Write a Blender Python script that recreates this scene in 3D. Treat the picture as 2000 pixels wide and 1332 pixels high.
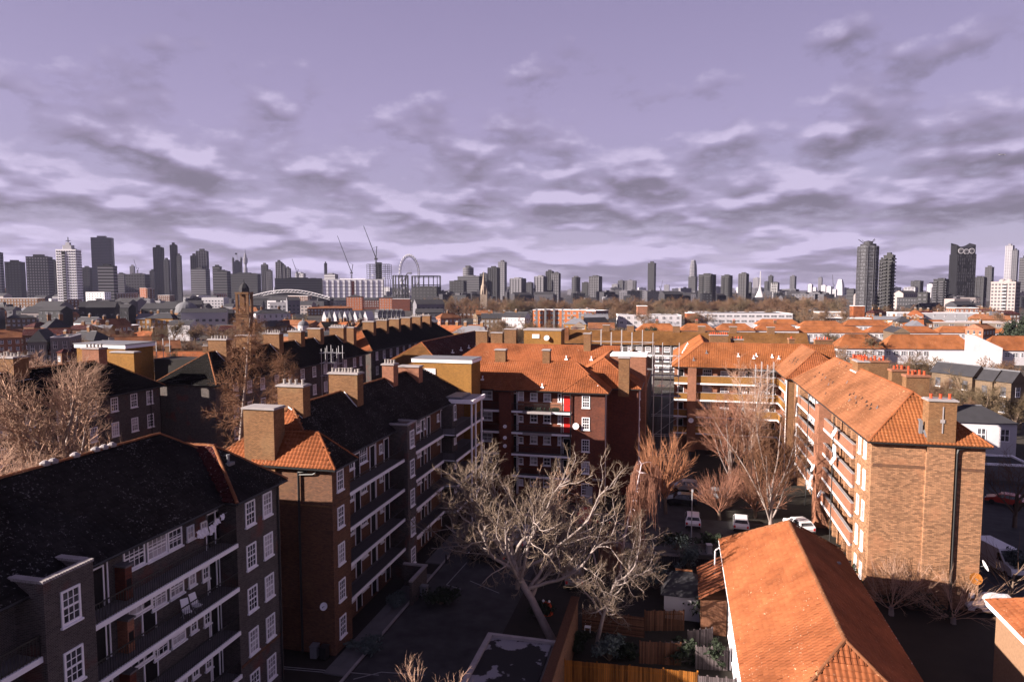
import bpy, math, random
import numpy as np
from mathutils import Vector, Matrix
R = math.radians
for o in list(bpy.data.objects): bpy.data.objects.remove(o)
scene = bpy.context.scene
C = scene.collection

# ---------------------------------------------------------------- camera
# the housing blocks stand on a grid; +Y runs down the yard, the camera looks 13.7 degrees to the left of it
CAMZ = 27.0; F = 1333.3; YAW = R(13.7); PITCH = math.atan((666 - 563) / F)
cam = bpy.data.cameras.new('camera'); cam.lens = 24; cam.sensor_width = 36
cam.clip_start = 0.5; cam.clip_end = 30000
camo = bpy.data.objects.new('camera', cam); C.objects.link(camo)
camo.location = (0, 0, CAMZ); camo.rotation_euler = (R(90) - PITCH, 0, YAW)
scene.camera = camo

# ---------------------------------------------------------------- light
SUN_E = R(23.3); LX, LY = 0.86, 0.51            # horizontal travel of the light
sun = bpy.data.lights.new('sun', 'SUN'); sun.energy = 5.0; sun.angle = R(0.5); sun.color = (1, .87, .76)
suno = bpy.data.objects.new('sun', sun); C.objects.link(suno)
d = Vector((LX * math.cos(SUN_E), LY * math.cos(SUN_E), -math.sin(SUN_E)))
suno.rotation_euler = d.to_track_quat('-Z', 'Y').to_euler(); suno.location = (-60, -60, 80)
scene.view_settings.view_transform = 'Standard'; scene.view_settings.look = 'None'
scene.view_settings.gamma = 1; scene.view_settings.exposure = 1.8; scene.view_settings.use_curve_mapping = False
scene.render.film_transparent = False
try:
    scene.cycles.use_denoising = True
    scene.cycles.max_bounces = 5; scene.cycles.diffuse_bounces = 2; scene.cycles.glossy_bounces = 2
    scene.cycles.volume_bounces = 0; scene.cycles.transparent_max_bounces = 4
    scene.cycles.sample_clamp_indirect = 4
except Exception: pass

class NT:
    """small helper round a node tree"""
    def __init__(s, nt): s.nt = nt
    def n(s, t, **k):
        nd = s.nt.nodes.new(t)
        for a, b in k.items(): setattr(nd, a, b)
        return nd
    def put(s, sock, v):
        if isinstance(v, (int, float)): sock.default_value = v
        elif isinstance(v, tuple):
            sock.default_value = v if len(v) == len(sock.default_value) else (*v, 1)[:len(sock.default_value)]
        else: s.nt.links.new(v, sock)
    def m(s, op, a, b=None, c=None, clamp=False):
        nd = s.n('ShaderNodeMath', operation=op, use_clamp=clamp)
        for i, v in enumerate((a, b, c)):
            if v is not None: s.put(nd.inputs[i], v)
        return nd.outputs[0]
    def mix(s, f, a, b, bt='MIX'):
        nd = s.n('ShaderNodeMix', data_type='RGBA', blend_type=bt)
        s.put(nd.inputs[0], f); s.put(nd.inputs[6], a); s.put(nd.inputs[7], b)
        return nd.outputs[2]
    def ramp(s, f, pts):
        nd = s.n('ShaderNodeValToRGB'); e = nd.color_ramp.elements
        while len(e) < len(pts): e.new(.5)
        for el, (p, c) in zip(e, pts):
            el.position = p; el.color = (c, c, c, 1) if isinstance(c, (int, float)) else (*c, 1)
        s.put(nd.inputs[0], f); return nd.outputs[0]
    def xyz(s, x, y, z):
        nd = s.n('ShaderNodeCombineXYZ')
        for i, v in enumerate((x, y, z)): s.put(nd.inputs[i], v)
        return nd.outputs[0]
    def noise(s, v, sc, det=3, rough=.5):
        nd = s.n('ShaderNodeTexNoise'); nd.inputs['Scale'].default_value = sc
        nd.inputs['Detail'].default_value = det; nd.inputs['Roughness'].default_value = rough
        if v is not None: s.put(nd.inputs['Vector'], v)
        return nd.outputs['Fac']

# sky: the Nishita sky tints the clear air, banks of cumulus thicken towards the horizon
world = bpy.data.worlds.new('World'); scene.world = world; world.use_nodes = True
w = NT(world.node_tree); world.node_tree.nodes.clear()
out = w.n('ShaderNodeOutputWorld'); bg = w.n('ShaderNodeBackground')
sky = w.n('ShaderNodeTexSky', sky_type='NISHITA'); sky.sun_disc = False
sky.sun_elevation = SUN_E; sky.sun_rotation = math.atan2(-LX, -LY)
tc = w.n('ShaderNodeTexCoord'); sep = w.n('ShaderNodeSeparateXYZ'); w.put(sep.inputs[0], tc.outputs['Generated'])
dx, dy, dz = sep.outputs
zc = w.m('MAXIMUM', dz, 0.0)
def layer(up, det, rough):                                # banks of cloud flatten towards the horizon
    z_ = w.m('ADD', zc, up); k = w.m('ADD', 5.2, w.m('DIVIDE', .22, w.m('ADD', z_, .07)))
    return w.noise(w.xyz(w.m('MULTIPLY', dx, k), w.m('MULTIPLY', dy, k), w.m('MULTIPLY', w.m('LOGARITHM', w.m('ADD', z_, .055), math.e), 3.2)), 1.0, det, rough)
n0 = layer(0, 12, .59)                                     # cloud bodies with ragged rims
s0 = layer(0, 3.4, .48)                                   # the same bodies, smooth, for light and shade
s1 = layer(.016, 3.4, .48)                                # and a little higher up: tells tops from bases
cov = w.ramp(zc, [(0, .66), (.05, .66), (.12, .65), (.18, .60), (.24, .535), (.30, .45), (.40, .36), (1, .30)])
den = w.m('MULTIPLY', w.m('SUBTRACT', w.m('ADD', n0, cov), 1.02), 7.5, clamp=True)
top = w.m('ADD', w.m('ADD', w.m('MULTIPLY', w.m('SUBTRACT', s0, s1), 7.0), w.m('MULTIPLY', w.m('SUBTRACT', n0, s0), 2.6)), w.m('ADD', .46, w.m('MULTIPLY', w.m('SUBTRACT', .55, s0), .9)), clamp=True)
# Nishita luminance gives the gradient; the air is mauve
bw = w.n('ShaderNodeRGBToBW'); w.put(bw.inputs[0], sky.outputs[0])
lum = w.m('MULTIPLY', w.m('POWER', bw.outputs[0], .35), 1.0)
air = w.ramp(zc, [(0, (.35, .30, .44)), (.08, (.38, .315, .48)), (.22, (.375, .30, .50)), (.36, (.31, .25, .43)), (1, (.12, .096, .17))])
skyc = w.mix(.02, air, sky.outputs[0])
cloud = w.ramp(top, [(0, (.15, .13, .17)), (.25, (.20, .17, .235)), (.5, (.32, .27, .41)), (.75, (.47, .41, .61)), (1, (.68, .60, .83))])
col = w.mix(w.m('MULTIPLY', den, .84), skyc, cloud)
w.put(bg.inputs['Color'], col); bg.inputs['Strength'].default_value = 1 / 2 ** 1.8 * .94
w.put(out.inputs['Surface'], bg.outputs[0])

# ---------------------------------------------------------------- materials
MATS = {}
def base_mat(name, rough=.9, spec=.2):
    m = bpy.data.materials.new(name); m.use_nodes = True; t = NT(m.node_tree)
    b = m.node_tree.nodes['Principled BSDF']; b.inputs['Roughness'].default_value = rough
    b.inputs['Specular IOR Level'].default_value = spec
    MATS[name] = m
    return m, t, b
def plain(name, col, var=.15, scale=1.5, rough=.85, spec=.2, metal=0):
    m, t, b = base_mat(name, rough, spec)
    geo = t.n('ShaderNodeNewGeometry')
    n = t.noise(geo.outputs['Position'], scale, 4, .6)
    f = t.m('ADD', t.m('MULTIPLY', n, 2 * var), 1 - var)
    t.put(b.inputs['Base Color'], t.mix(1.0, (*col, 1), t.xyz(f, f, f), 'MULTIPLY'))
    b.inputs['Metallic'].default_value = metal
    return m
def brick(name, c1, c2, mortar, patch=(.3, .1, .07), pf=0.0, bw_=.23, bh=.078):
    m, t, b = base_mat(name, .92, .15)
    geo = t.n('ShaderNodeNewGeometry'); s = t.n('ShaderNodeSeparateXYZ'); t.put(s.inputs[0], geo.outputs['Position'])
    v = t.xyz(t.m('ADD', s.outputs[0], s.outputs[1]), s.outputs[2], 0.0)
    br = t.n('ShaderNodeTexBrick'); t.put(br.inputs['Vector'], v)
    br.inputs['Scale'].default_value = 1.0; br.inputs['Brick Width'].default_value = bw_; br.inputs['Row Height'].default_value = bh
    br.inputs['Mortar Size'].default_value = .012; br.inputs['Mortar Smooth'].default_value = .3; br.inputs['Bias'].default_value = -.1
    t.put(br.inputs['Color1'], (*c1, 1)); t.put(br.inputs['Color2'], (*c2, 1)); t.put(br.inputs['Mortar'], (*mortar, 1))
    n = t.noise(geo.outputs['Position'], .35, 5, .65); n2 = t.noise(v, 3.5, 3, .6)
    f = t.m('ADD', t.m('MULTIPLY', n, .7), t.m('MULTIPLY', n2, .55)); f = t.m('ADD', f, .38)
    c = t.mix(1.0, br.outputs['Color'], t.xyz(f, f, f), 'MULTIPLY')
    if pf:
        pm = t.ramp(t.noise(geo.outputs['Position'], .55, 3, .5), [(.56, 0.0), (.72, pf)])
        c = t.mix(pm, c, (*patch, 1))
    t.put(b.inputs['Base Color'], c)
    bp = t.n('ShaderNodeBump'); bp.inputs['Strength'].default_value = .5; bp.inputs['Distance'].default_value = .02
    t.put(bp.inputs['Height'], t.m('SUBTRACT', 1.0, br.outputs['Fac'])); t.put(b.inputs['Normal'], bp.outputs[0])
    return m
def tilemat(name, c1, c2, lichen=0.0, lc=(.4, .38, .36), lsc=2.2):
    m, t, b = base_mat(name, .9, .06)
    geo = t.n('ShaderNodeNewGeometry'); at = t.n('ShaderNodeAttribute', attribute_name='rnd'); oi = t.n('ShaderNodeObjectInfo')
    rv = t.m('FRACT', t.m('ADD', at.outputs['Fac'], oi.outputs['Random']))
    n = t.noise(geo.outputs['Position'], .4, 4, .6)
    f = t.m('ADD', t.m('MULTIPLY', rv, .5), t.m('MULTIPLY', n, .6), clamp=True)
    c = t.mix(f, (*c1, 1), (*c2, 1))
    soot = t.ramp(t.noise(geo.outputs['Position'], .23, 5, .65), [(.42, 1.0), (.68, .55)]); c = t.mix(1.0, c, t.xyz(soot, soot, soot), 'MULTIPLY')
    if lichen:
        l = t.ramp(t.m('ADD', t.noise(geo.outputs['Position'], lsc * 1.5, 2, .7), t.m('MULTIPLY', t.m('SUBTRACT', t.noise(geo.outputs['Position'], .5, 3, .6), .5), .35)), [(lichen, 0.0), (lichen + .04, 1.0)])
        c = t.mix(l, c, (*lc, 1))
    t.put(b.inputs['Base Color'], c)
    return m
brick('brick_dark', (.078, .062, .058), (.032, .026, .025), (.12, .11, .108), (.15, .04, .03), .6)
brick('brick_brown', (.165, .075, .042), (.085, .042, .027), (.075, .05, .04), (.16, .09, .05), .5)
brick('brick_red', (.15, .042, .026), (.09, .028, .02), (.07, .04, .032), (.17, .055, .03), .6)
brick('brick_yellow', (.34, .178, .098), (.13, .068, .04), (.13, .078, .05), (.33, .15, .08), .5, .34, .115)
brick('brick_buff', (.25, .125, .058), (.15, .075, .035), (.08, .05, .032), (.2, .13, .07), .4)
brick('brick_dull', (.17, .115, .075), (.10, .07, .048), (.09, .07, .055), (.12, .09, .06), .5)
brick('brick_pink', (.33, .14, .085), (.24, .10, .06), (.12, .07, .05))
brick('brick_gold', (.31, .15, .035), (.24, .11, .03), (.13, .075, .03))
tilemat('tile_orange', (.285, .098, .042), (.20, .064, .028), .70, (.42, .28, .19), 5)
tilemat('tile_orange_plain', (.275, .102, .040), (.20, .068, .028), .70, (.42, .28, .18), 5)
tilemat('tile_brownred', (.24, .100, .050), (.16, .066, .034), .66, (.36, .2, .11), 4)
tilemat('tile_ochre', (.17, .085, .032), (.12, .055, .022), .68, (.22, .12, .06), 3)
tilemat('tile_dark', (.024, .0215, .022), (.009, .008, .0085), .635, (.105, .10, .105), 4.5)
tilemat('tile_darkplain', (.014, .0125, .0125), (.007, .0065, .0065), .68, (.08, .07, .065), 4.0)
tilemat('tile_oxblood', (.060, .016, .016), (.035, .011, .011), .64, (.24, .2, .2), 4.5)
plain('white_paint', (.76, .74, .78), .08, 2, .6)
plain('white_render', (.44, .42, .45), .18, .6)
plain('cream_stone', (.24, .19, .155), .25, .8)
plain('concrete', (.13, .12, .125), .3, 1.2)
plain('pale_stone', (.26, .235, .24), .3, 1.2)
plain('lead', (.13, .13, .145), .3, 1.5, .6, .4)
plain('dark_void', (.012, .011, .012), .2, 1)
plain('black_metal', (.015, .015, .016), .2, 3, .5, .5)
plain('galvanised', (.42, .42, .45), .2, 4, .45, .5, .4)
plain('red_paint', (.55, .015, .012), .15, 2, .5, .4)
plain('pot_terracotta', (.42, .062, .024), .25, 3)
plain('pot_white', (.26, .235, .225), .25, 3)
plain('asphalt', (.043, .0415, .044), .85, .7)
plain('paving', (.10, .096, .10), .4, .5)
plain('soil', (.022, .019, .016), .5, .6)
plain('road_paint', (.22, .215, .23), .3, 2)
plain('far_ground', (.035, .03, .026), .6, .03)
plain('rust_sheet', (.20, .065, .03), .5, 3)
plain('leaf_dark', (.022, .030, .018), .4, 3)
plain('leaf_grey', (.075, .095, .09), .4, 3)
plain('bark_pale', (.25, .205, .19), .35, 4)
plain('bark_white', (.55, .45, .47), .3, 4)
plain('bark_brown', (.12, .085, .065), .35, 4)
plain('twig_tan', (.38, .24, .175), .35, 1.2)
plain('twig_olive', (.235, .175, .135), .4, 1.2)
plain('twig_orange', (.34, .155, .085), .4, 1.2)
plain('twig_larch', (.17, .085, .05), .45, 1.2)
plain('twig_red', (.26, .125, .085), .4, 1.2)
plain('twig_brown', (.14, .08, .05), .4, .1)
plain('twig_far', (.165, .10, .062), .45, .06)
plain('twig_far2', (.125, .09, .055), .45, .06)
plain('twig_rose', (.18, .10, .09), .4, .1)
plain('orange_brick_far', (.36, .115, .042), .2, .2)
plain('cloth', (.7, .68, .74), .1, 3)
plain('slate', (.030, .029, .034), .35, .8)
plain('grey_roof', (.12, .12, .14), .3, .3)
plain('slate_pale', (.12, .12, .135), .3, .5)
plain('grass_dry', (.16, .10, .05), .5, 1)
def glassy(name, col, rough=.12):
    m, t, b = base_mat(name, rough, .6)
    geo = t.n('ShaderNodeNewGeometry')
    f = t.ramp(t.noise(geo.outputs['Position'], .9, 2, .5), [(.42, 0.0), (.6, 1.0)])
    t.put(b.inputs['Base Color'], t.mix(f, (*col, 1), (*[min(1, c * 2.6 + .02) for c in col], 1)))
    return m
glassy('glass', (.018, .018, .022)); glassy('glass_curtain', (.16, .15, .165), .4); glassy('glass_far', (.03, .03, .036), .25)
for nm_, cc_ in (('timber_orange', (.27, .10, .02)), ('timber_brown', (.15, .07, .042)), ('timber_grey', (.13, .105, .11))):
    m, t, b = base_mat(nm_, .85, .1); oi = t.n('ShaderNodeObjectInfo'); geo = t.n('ShaderNodeNewGeometry'); s3 = t.n('ShaderNodeSeparateXYZ'); t.put(s3.inputs[0], geo.outputs['Position'])
    f = t.m('ADD', t.m('MULTIPLY', oi.outputs['Random'], .75), t.m('MULTIPLY', t.noise(t.xyz(t.m('MULTIPLY', s3.outputs[0], 9), t.m('MULTIPLY', s3.outputs[1], 9), t.m('MULTIPLY', s3.outputs[2], 1.2)), 1.0, 4, .6), .8)); t.put(b.inputs['Base Color'], t.mix(1.0, (*cc_, 1), t.xyz(f, f, f), 'MULTIPLY'))
glassy('car_glass', (.015, .015, .018), .08)
m, t, b = base_mat('car_white', .3, .5); b.inputs['Base Color'].default_value = (.62, .61, .64, 1)
m, t, b = base_mat('car_dark', .25, .6); b.inputs['Base Color'].default_value = (.02, .02, .024, 1)
m, t, b = base_mat('car_silver', .3, .6); b.inputs['Base Color'].default_value = (.25, .25, .27, 1)
m, t, b = base_mat('car_red', .3, .6); b.inputs['Base Color'].default_value = (.35, .03, .02, 1)
m, t, b = base_mat('tyre', .9, .2); b.inputs['Base Color'].default_value = (.015, .015, .015, 1)
# flat garage roof: bitumen with pale dried puddles
m, t, b = base_mat('felt_puddled', .8, .3); geo = t.n('ShaderNodeNewGeometry')
f = t.ramp(t.noise(geo.outputs['Position'], .28, 5, .55), [(.52, 0.0), (.535, 1.0)])
t.put(b.inputs['Base Color'], t.mix(f, (.011, .0105, .012, 1), (.20, .19, .215, 1)))

# ---------------------------------------------------------------- geometry helpers
class MB:
    def __init__(s, *mats): s.v = []; s.f = []; s.mi = []; s.mats = list(mats); s.cur = 0
    def use(s, m):
        if m not in s.mats: s.mats.append(m)
        s.cur = s.mats.index(m); return s
    def poly(s, pts):
        n = len(s.v); s.v += [tuple(p) for p in pts]; s.f.append(tuple(range(n, n + len(pts)))); s.mi.append(s.cur); return s
    def box(s, x0, x1, y0, y1, z0, z1):
        n = len(s.v)
        s.v += [(x0, y0, z0), (x1, y0, z0), (x1, y1, z0), (x0, y1, z0), (x0, y0, z1), (x1, y0, z1), (x1, y1, z1), (x0, y1, z1)]
        for q in ((0, 3, 2, 1), (4, 5, 6, 7), (0, 1, 5, 4), (1, 2, 6, 5), (2, 3, 7, 6), (3, 0, 4, 7)):
            s.f.append(tuple(n + i for i in q)); s.mi.append(s.cur)
        return s
    def prism(s, pts, z0, z1):
        n = len(s.v); k = len(pts)
        s.v += [(x, y, z0) for x, y in pts] + [(x, y, z1) for x, y in pts]
        s.f.append(tuple(n + k + i for i in range(k))); s.mi.append(s.cur)
        s.f.append(tuple(n + k - 1 - i for i in range(k))); s.mi.append(s.cur)
        for i in range(k):
            j = (i + 1) % k; s.f.append((n + i, n + j, n + k + j, n + k + i)); s.mi.append(s.cur)
        return s
    def lathe(s, x, y, prof, k=10):
        """prof: list of (radius, z)"""
        n = len(s.v)
        for r, z in prof: s.v += [(x + r * math.cos(2 * math.pi * i / k), y + r * math.sin(2 * math.pi * i / k), z) for i in range(k)]
        for a in range(len(prof) - 1):
            for i in range(k):
                j = (i + 1) % k
                s.f.append((n + a * k + i, n + a * k + j, n + (a + 1) * k + j, n + (a + 1) * k + i)); s.mi.append(s.cur)
        s.f.append(tuple(n + (len(prof) - 1) * k + i for i in range(k))); s.mi.append(s.cur)
        s.f.append(tuple(n + k - 1 - i for i in range(k))); s.mi.append(s.cur)
        return s
    def tube(s, p, q, r, r2=None, k=4):
        p = Vector(p); q = Vector(q); d = q - p
        if d.length < 1e-6: return s
        d.normalize(); a = d.orthogonal().normalized(); b = d.cross(a); r2 = r if r2 is None else r2; n = len(s.v)
        for c, rr in ((p, r), (q, r2)):
            for i in range(k):
                t = 2 * math.pi * (i + .5) / k; s.v.append(tuple(c + a * rr * math.cos(t) + b * rr * math.sin(t)))
        for i in range(k):
            j = (i + 1) % k; s.f.append((n + i, n + j, n + k + j, n + k + i)); s.mi.append(s.cur)
        s.f.append(tuple(n + k - 1 - i for i in range(k))); s.mi.append(s.cur)
        s.f.append(tuple(n + k + i for i in range(k))); s.mi.append(s.cur)
        return s
    def mesh(s, name, org=(0, 0, 0)):
        me = bpy.data.meshes.new(name)
        ox, oy, oz = org
        me.from_pydata([(x - ox, y - oy, z - oz) for x, y, z in s.v], [], s.f)
        for mm in s.mats: me.materials.append(MATS[mm])
        if len(s.mats) > 1: me.polygons.foreach_set('material_index', s.mi)
        me.update(); return me
    def build(s, name, parent=None, org=None, kind=None, label=None):
        """vertices are in world metres; org is the world position of the parent (remembered on it)"""
        if org is None: org = WO[parent.name] if parent else (0, 0, 0)
        o = bpy.data.objects.new(name, s.mesh(name, org)); C.objects.link(o)
        if parent: o.parent = parent; WO[o.name] = org
        if kind: o['kind'] = kind
        if label: o['label'] = label
        return o
WO = {}
def thing(name, label, cat, loc=(0, 0, 0), group=None, rz=0):
    o = bpy.data.objects.new(name, None); C.objects.link(o); o.location = loc; o.rotation_euler = (0, 0, rz)
    o.empty_display_size = .5
    o['label'] = label; o['category'] = cat
    if group: o['group'] = group
    WO[o.name] = tuple(loc); return o
def put(name, me, parent, loc=(0, 0, 0), rz=0, sc=None, wo=True):
    o = bpy.data.objects.new(name, me); C.objects.link(o)
    if parent:
        o.parent = parent; b = WO[parent.name] if wo else (0, 0, 0)
        o.location = (loc[0] - b[0], loc[1] - b[1], loc[2] - b[2])
    else: o.location = loc
    o.rotation_euler = (0, 0, rz)
    if sc: o.scale = sc
    return o
def struct(o): o['kind'] = 'structure'; return o
def copy_tree(o, parent=None):
    c = o.copy(); C.objects.link(c); c.parent = parent; WO[c.name] = WO.get(o.name, (0, 0, 0))
    for ch in o.children: copy_tree(ch, c)
    return c

# where a ray through the photograph meets the ground, a height or a wall: turns survey marks into metres
def ray(px, py):
    x = (px - 1000) / F; y = (666 - py) / F
    fy = math.cos(PITCH) + y * math.sin(PITCH); fz = -math.sin(PITCH) + y * math.cos(PITCH)
    return x * math.cos(YAW) - fy * math.sin(YAW), x * math.sin(YAW) + fy * math.cos(YAW), fz
def atz(px, py, z=0): a, b, c = ray(px, py); t = (z - CAMZ) / c; return a * t, b * t
def onx(px, py, x): a, b, c = ray(px, py); t = x / a; return b * t, CAMZ + c * t
def ony(px, py, y): a, b, c = ray(px, py); t = y / b; return a * t, CAMZ + c * t
def atd(px, D):
    X = (px - 1000) / F * D; return X * math.cos(YAW) - D * math.sin(YAW), X * math.sin(YAW) + D * math.cos(YAW)
def zat(py, D): return CAMZ + (563 - py) / F * D
def pxof(x, y):
    X = x * math.cos(YAW) + y * math.sin(YAW); Y = -x * math.sin(YAW) + y * math.cos(YAW); return 1000 + F * X / max(Y, .1), Y

# ---------------------------------------------------------------- roofs of real tiles
TW, TH = .30, .34
def tile_proto():
    us = (0, .09, .17, .24, .30); hs = (.006, .030, .030, .006, .003)
    v = []
    for vv, lift in ((0, .045), (TH + .04, .004)):
        v += [(u, vv, h + lift) for u, h in zip(us, hs)]
    v += [(u, 0, h + .005) for u, h in zip(us, hs)]
    f = [(i, i + 1, i + 6, i + 5) for i in range(4)] + [(10 + i, 11 + i, i + 1, i) for i in range(4)]
    return np.array(v), f
TV, TF = tile_proto()
def tile_mesh(mat):
    me = bpy.data.meshes.new('tile'); me.from_pydata([tuple(x) for x in TV - np.array([.15, 0, 0])], [], TF); me.materials.append(MATS[mat]); me.update(); return me
TILE_ME = {}
rt = np.random.default_rng(4)
def tiles(poly, mat, roof, root, pieces=0, hump=1.0):
    """poly: planar roof face, first edge is the eave (left to right seen from outside). Lays pantiles; the `pieces` nearest the camera are objects."""
    P = np.array(poly, float); o = P[0]; u = P[1] - P[0]; u /= np.linalg.norm(u)
    nrm = np.cross(u, P[2] - P[0]); nrm /= np.linalg.norm(nrm)
    if nrm[2] < 0: nrm = -nrm
    v = np.cross(nrm, u)
    if v[2] < 0: v = -v
    L = np.stack([(P - o) @ u, (P - o) @ v], 1)
    U = np.arange(L[:, 0].min(), L[:, 0].max(), TW); V = np.arange(0, L[:, 1].max(), TH)
    cu, cv = np.meshgrid(U, V); cu = cu.ravel(); cv = cv.ravel(); tu = cu + TW / 2; tv = cv + TH / 2
    ins = np.zeros(len(tu), bool); n = len(L); j = n - 1
    for i in range(n):
        xi, yi = L[i]; xj, yj = L[j]
        c = ((yi > tv) != (yj > tv)) & (tu < (xj - xi) * (tv - yi) / (yj - yi + 1e-12) + xi)
        ins ^= c; j = i
    cu = cu[ins]; cv = cv[ins]
    k = len(cu)
    if not k: return
    base = o + cu[:, None] * u + cv[:, None] * v
    jit = rt.normal(0, .006, (k, 1)) * nrm + rt.normal(0, .006, (k, 1)) * u
    base = base + jit
    if pieces:
        cc = base + u * TW / 2; dist = np.linalg.norm(cc - np.array([0, 0, CAMZ]), axis=1)
        # of the tiles inside the picture, the nearest ones become objects of their own
        inpic = np.array([0 < pxof(a, b_)[0] < 2000 for a, b_ in cc[:, :2]])
        pic = np.array([CAMZ - c[2] < (1332 - 563) / F * pxof(c[0], c[1])[1] for c in cc])
        dist = np.where(inpic & pic, dist, 1e9)
        idx = np.argsort(dist)[:pieces]; idx = idx[dist[idx] < 1e8]
        keep = np.ones(k, bool); keep[idx] = False
        if mat not in TILE_ME: TILE_ME[mat] = tile_mesh(mat)
        Mx = Matrix((u, v, nrm)).transposed().to_euler()
        wo = WO[root.name]
        for i in idx:
            t_ = bpy.data.objects.new('tile', TILE_ME[mat]); C.objects.link(t_); t_.parent = roof
            t_.location = tuple(cc[i] - np.array(wo)); t_.rotation_euler = Mx; t_.scale = (1, 1, hump)
        base = base[keep]; k = len(base)
    A = TV[:, 0:1] * u + TV[:, 1:2] * v + TV[:, 2:3] * hump * nrm
    allv = (base[:, None, :] + A[None]).reshape(-1, 3) - np.array(WO[root.name])
    nf = len(TF); fa = (np.array(TF)[None] + (np.arange(k) * len(TV))[:, None, None]).reshape(-1)
    me = bpy.data.meshes.new('roof_tiles'); me.vertices.add(len(allv)); me.vertices.foreach_set('co', allv.astype(np.float32).ravel())
    me.loops.add(len(fa)); me.loops.foreach_set('vertex_index', fa.astype(np.int32))
    me.polygons.add(k * nf); me.polygons.foreach_set('loop_start', np.arange(0, len(fa), 4, dtype=np.int32))
    me.update(calc_edges=True)
    at = me.attributes.new('rnd', 'FLOAT', 'FACE'); at.data.foreach_set('value', np.repeat(rt.random(k), nf).astype(np.float32))
    me.materials.append(MATS[mat])
    ob = bpy.data.objects.new('roof_tiles', me); C.objects.link(ob); ob.parent = roof; ob['kind'] = 'stuff'

def ridge_caps(mb, p, q, r=.13, st=.45):
    p = Vector(p); q = Vector(q); n = max(1, int((q - p).length / st)); d = (q - p) / n
    side = d.cross(Vector((0, 0, 1))).normalized(); up = side.cross(d).normalized()
    rr = random.Random(int(abs(p.x * 31 + q.y * 17)))
    for i in range(n):
        a = p + d * i; b = p + d * (i + 1.04); lift = .03 + rr.uniform(-.01, .015)
        k = len(mb.v)
        for c, s_ in ((a, 1.12), (b, 1.0)):
            for ang in (-80, -35, 0, 35, 80):
                t = R(ang); mb.v.append(tuple(c + side * r * s_ * math.sin(t) + up * (r * s_ * math.cos(t) + lift - .02)))
        for j in range(4): mb.f.append((k + j, k + j + 1, k + 6 + j, k + 5 + j)); mb.mi.append(mb.cur)
        mb.f.append((k + 4, k + 3, k + 2, k + 1, k)); mb.mi.append(mb.cur)

def roof(root, x0, x1, y0, y1, ze, zr, axis='y', h0=None, h1=None, mats=None, tile='SEWN', cap='tile_orange', pieces=None, wallmat='brick_brown', fascia='black_metal', soff=.14):
    """hipped or gabled (h=0) roof. axis: direction of the ridge; h0/h1: inset of the ridge ends. returns the roof part"""
    mats = mats or {}; pieces = pieces or {}
    dm = mats.get('all', 'tile_orange'); g = lambda k: mats.get(k, dm)
    if axis == 'y':
        xm = (x0 + x1) / 2; h0 = (x1 - x0) / 2 if h0 is None else h0; h1 = (x1 - x0) / 2 if h1 is None else h1
        a = (xm, y0 + h0, zr); b = (xm, y1 - h1, zr)
    else:
        ym = (y0 + y1) / 2; h0 = (y1 - y0) / 2 if h0 is None else h0; h1 = (y1 - y0) / 2 if h1 is None else h1
        a = (x0 + h0, ym, zr); b = (x1 - h1, ym, zr)
    sw, se, ne, nw = (x0, y0, ze), (x1, y0, ze), (x1, y1, ze), (x0, y1, ze)
    if axis == 'y': faces = {'E': [se, ne, b, a], 'W': [nw, sw, a, b], 'S': [sw, se, a], 'N': [ne, nw, b]}
    else: faces = {'S': [sw, se, b, a], 'N': [ne, nw, a, b], 'W': [nw, sw, a], 'E': [se, ne, b]}
    ends = {'y': (('S', h0), ('N', h1)), 'x': (('W', h0), ('E', h1))}[axis]
    mb = MB()
    for k, fc in faces.items():
        mb.use(wallmat if any(k == e and h == 0 for e, h in ends) else g(k)); mb.poly(fc)
    mb.use(fascia); mb.box(x0 + .02, x1 - .02, y0 + .02, y1 - .02, ze - soff, ze - .01)
    rf = mb.build('roof', root)
    for k, fc in faces.items():
        if k in tile and not any(k == e and h == 0 for e, h in ends): tiles(fc, g(k), rf, root, pieces.get(k, 0), .5 if k == 'E' else 1.7)
    rc = MB(cap); ridge_caps(rc, a, b)
    if ends[0][1]:
        for c in ((sw, se) if axis == 'y' else (sw, nw)): ridge_caps(rc, c, a, .11)
    if ends[1][1]:
        for c in ((ne, nw) if axis == 'y' else (se, ne)): ridge_caps(rc, c, b, .11)
    rc.build('ridge_tiles', rf, WO[root.name], 'stuff'); WO[rf.name] = WO[root.name]
    gt = MB(fascia)                                       # gutters along the eaves
    for p, q in ((sw, se), (se, ne), (nw, sw)): gt.tube((p[0], p[1], ze - .08), (q[0], q[1], ze - .08), .07, k=5)
    gt.build('gutter', rf, WO[root.name])
    return rf

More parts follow.
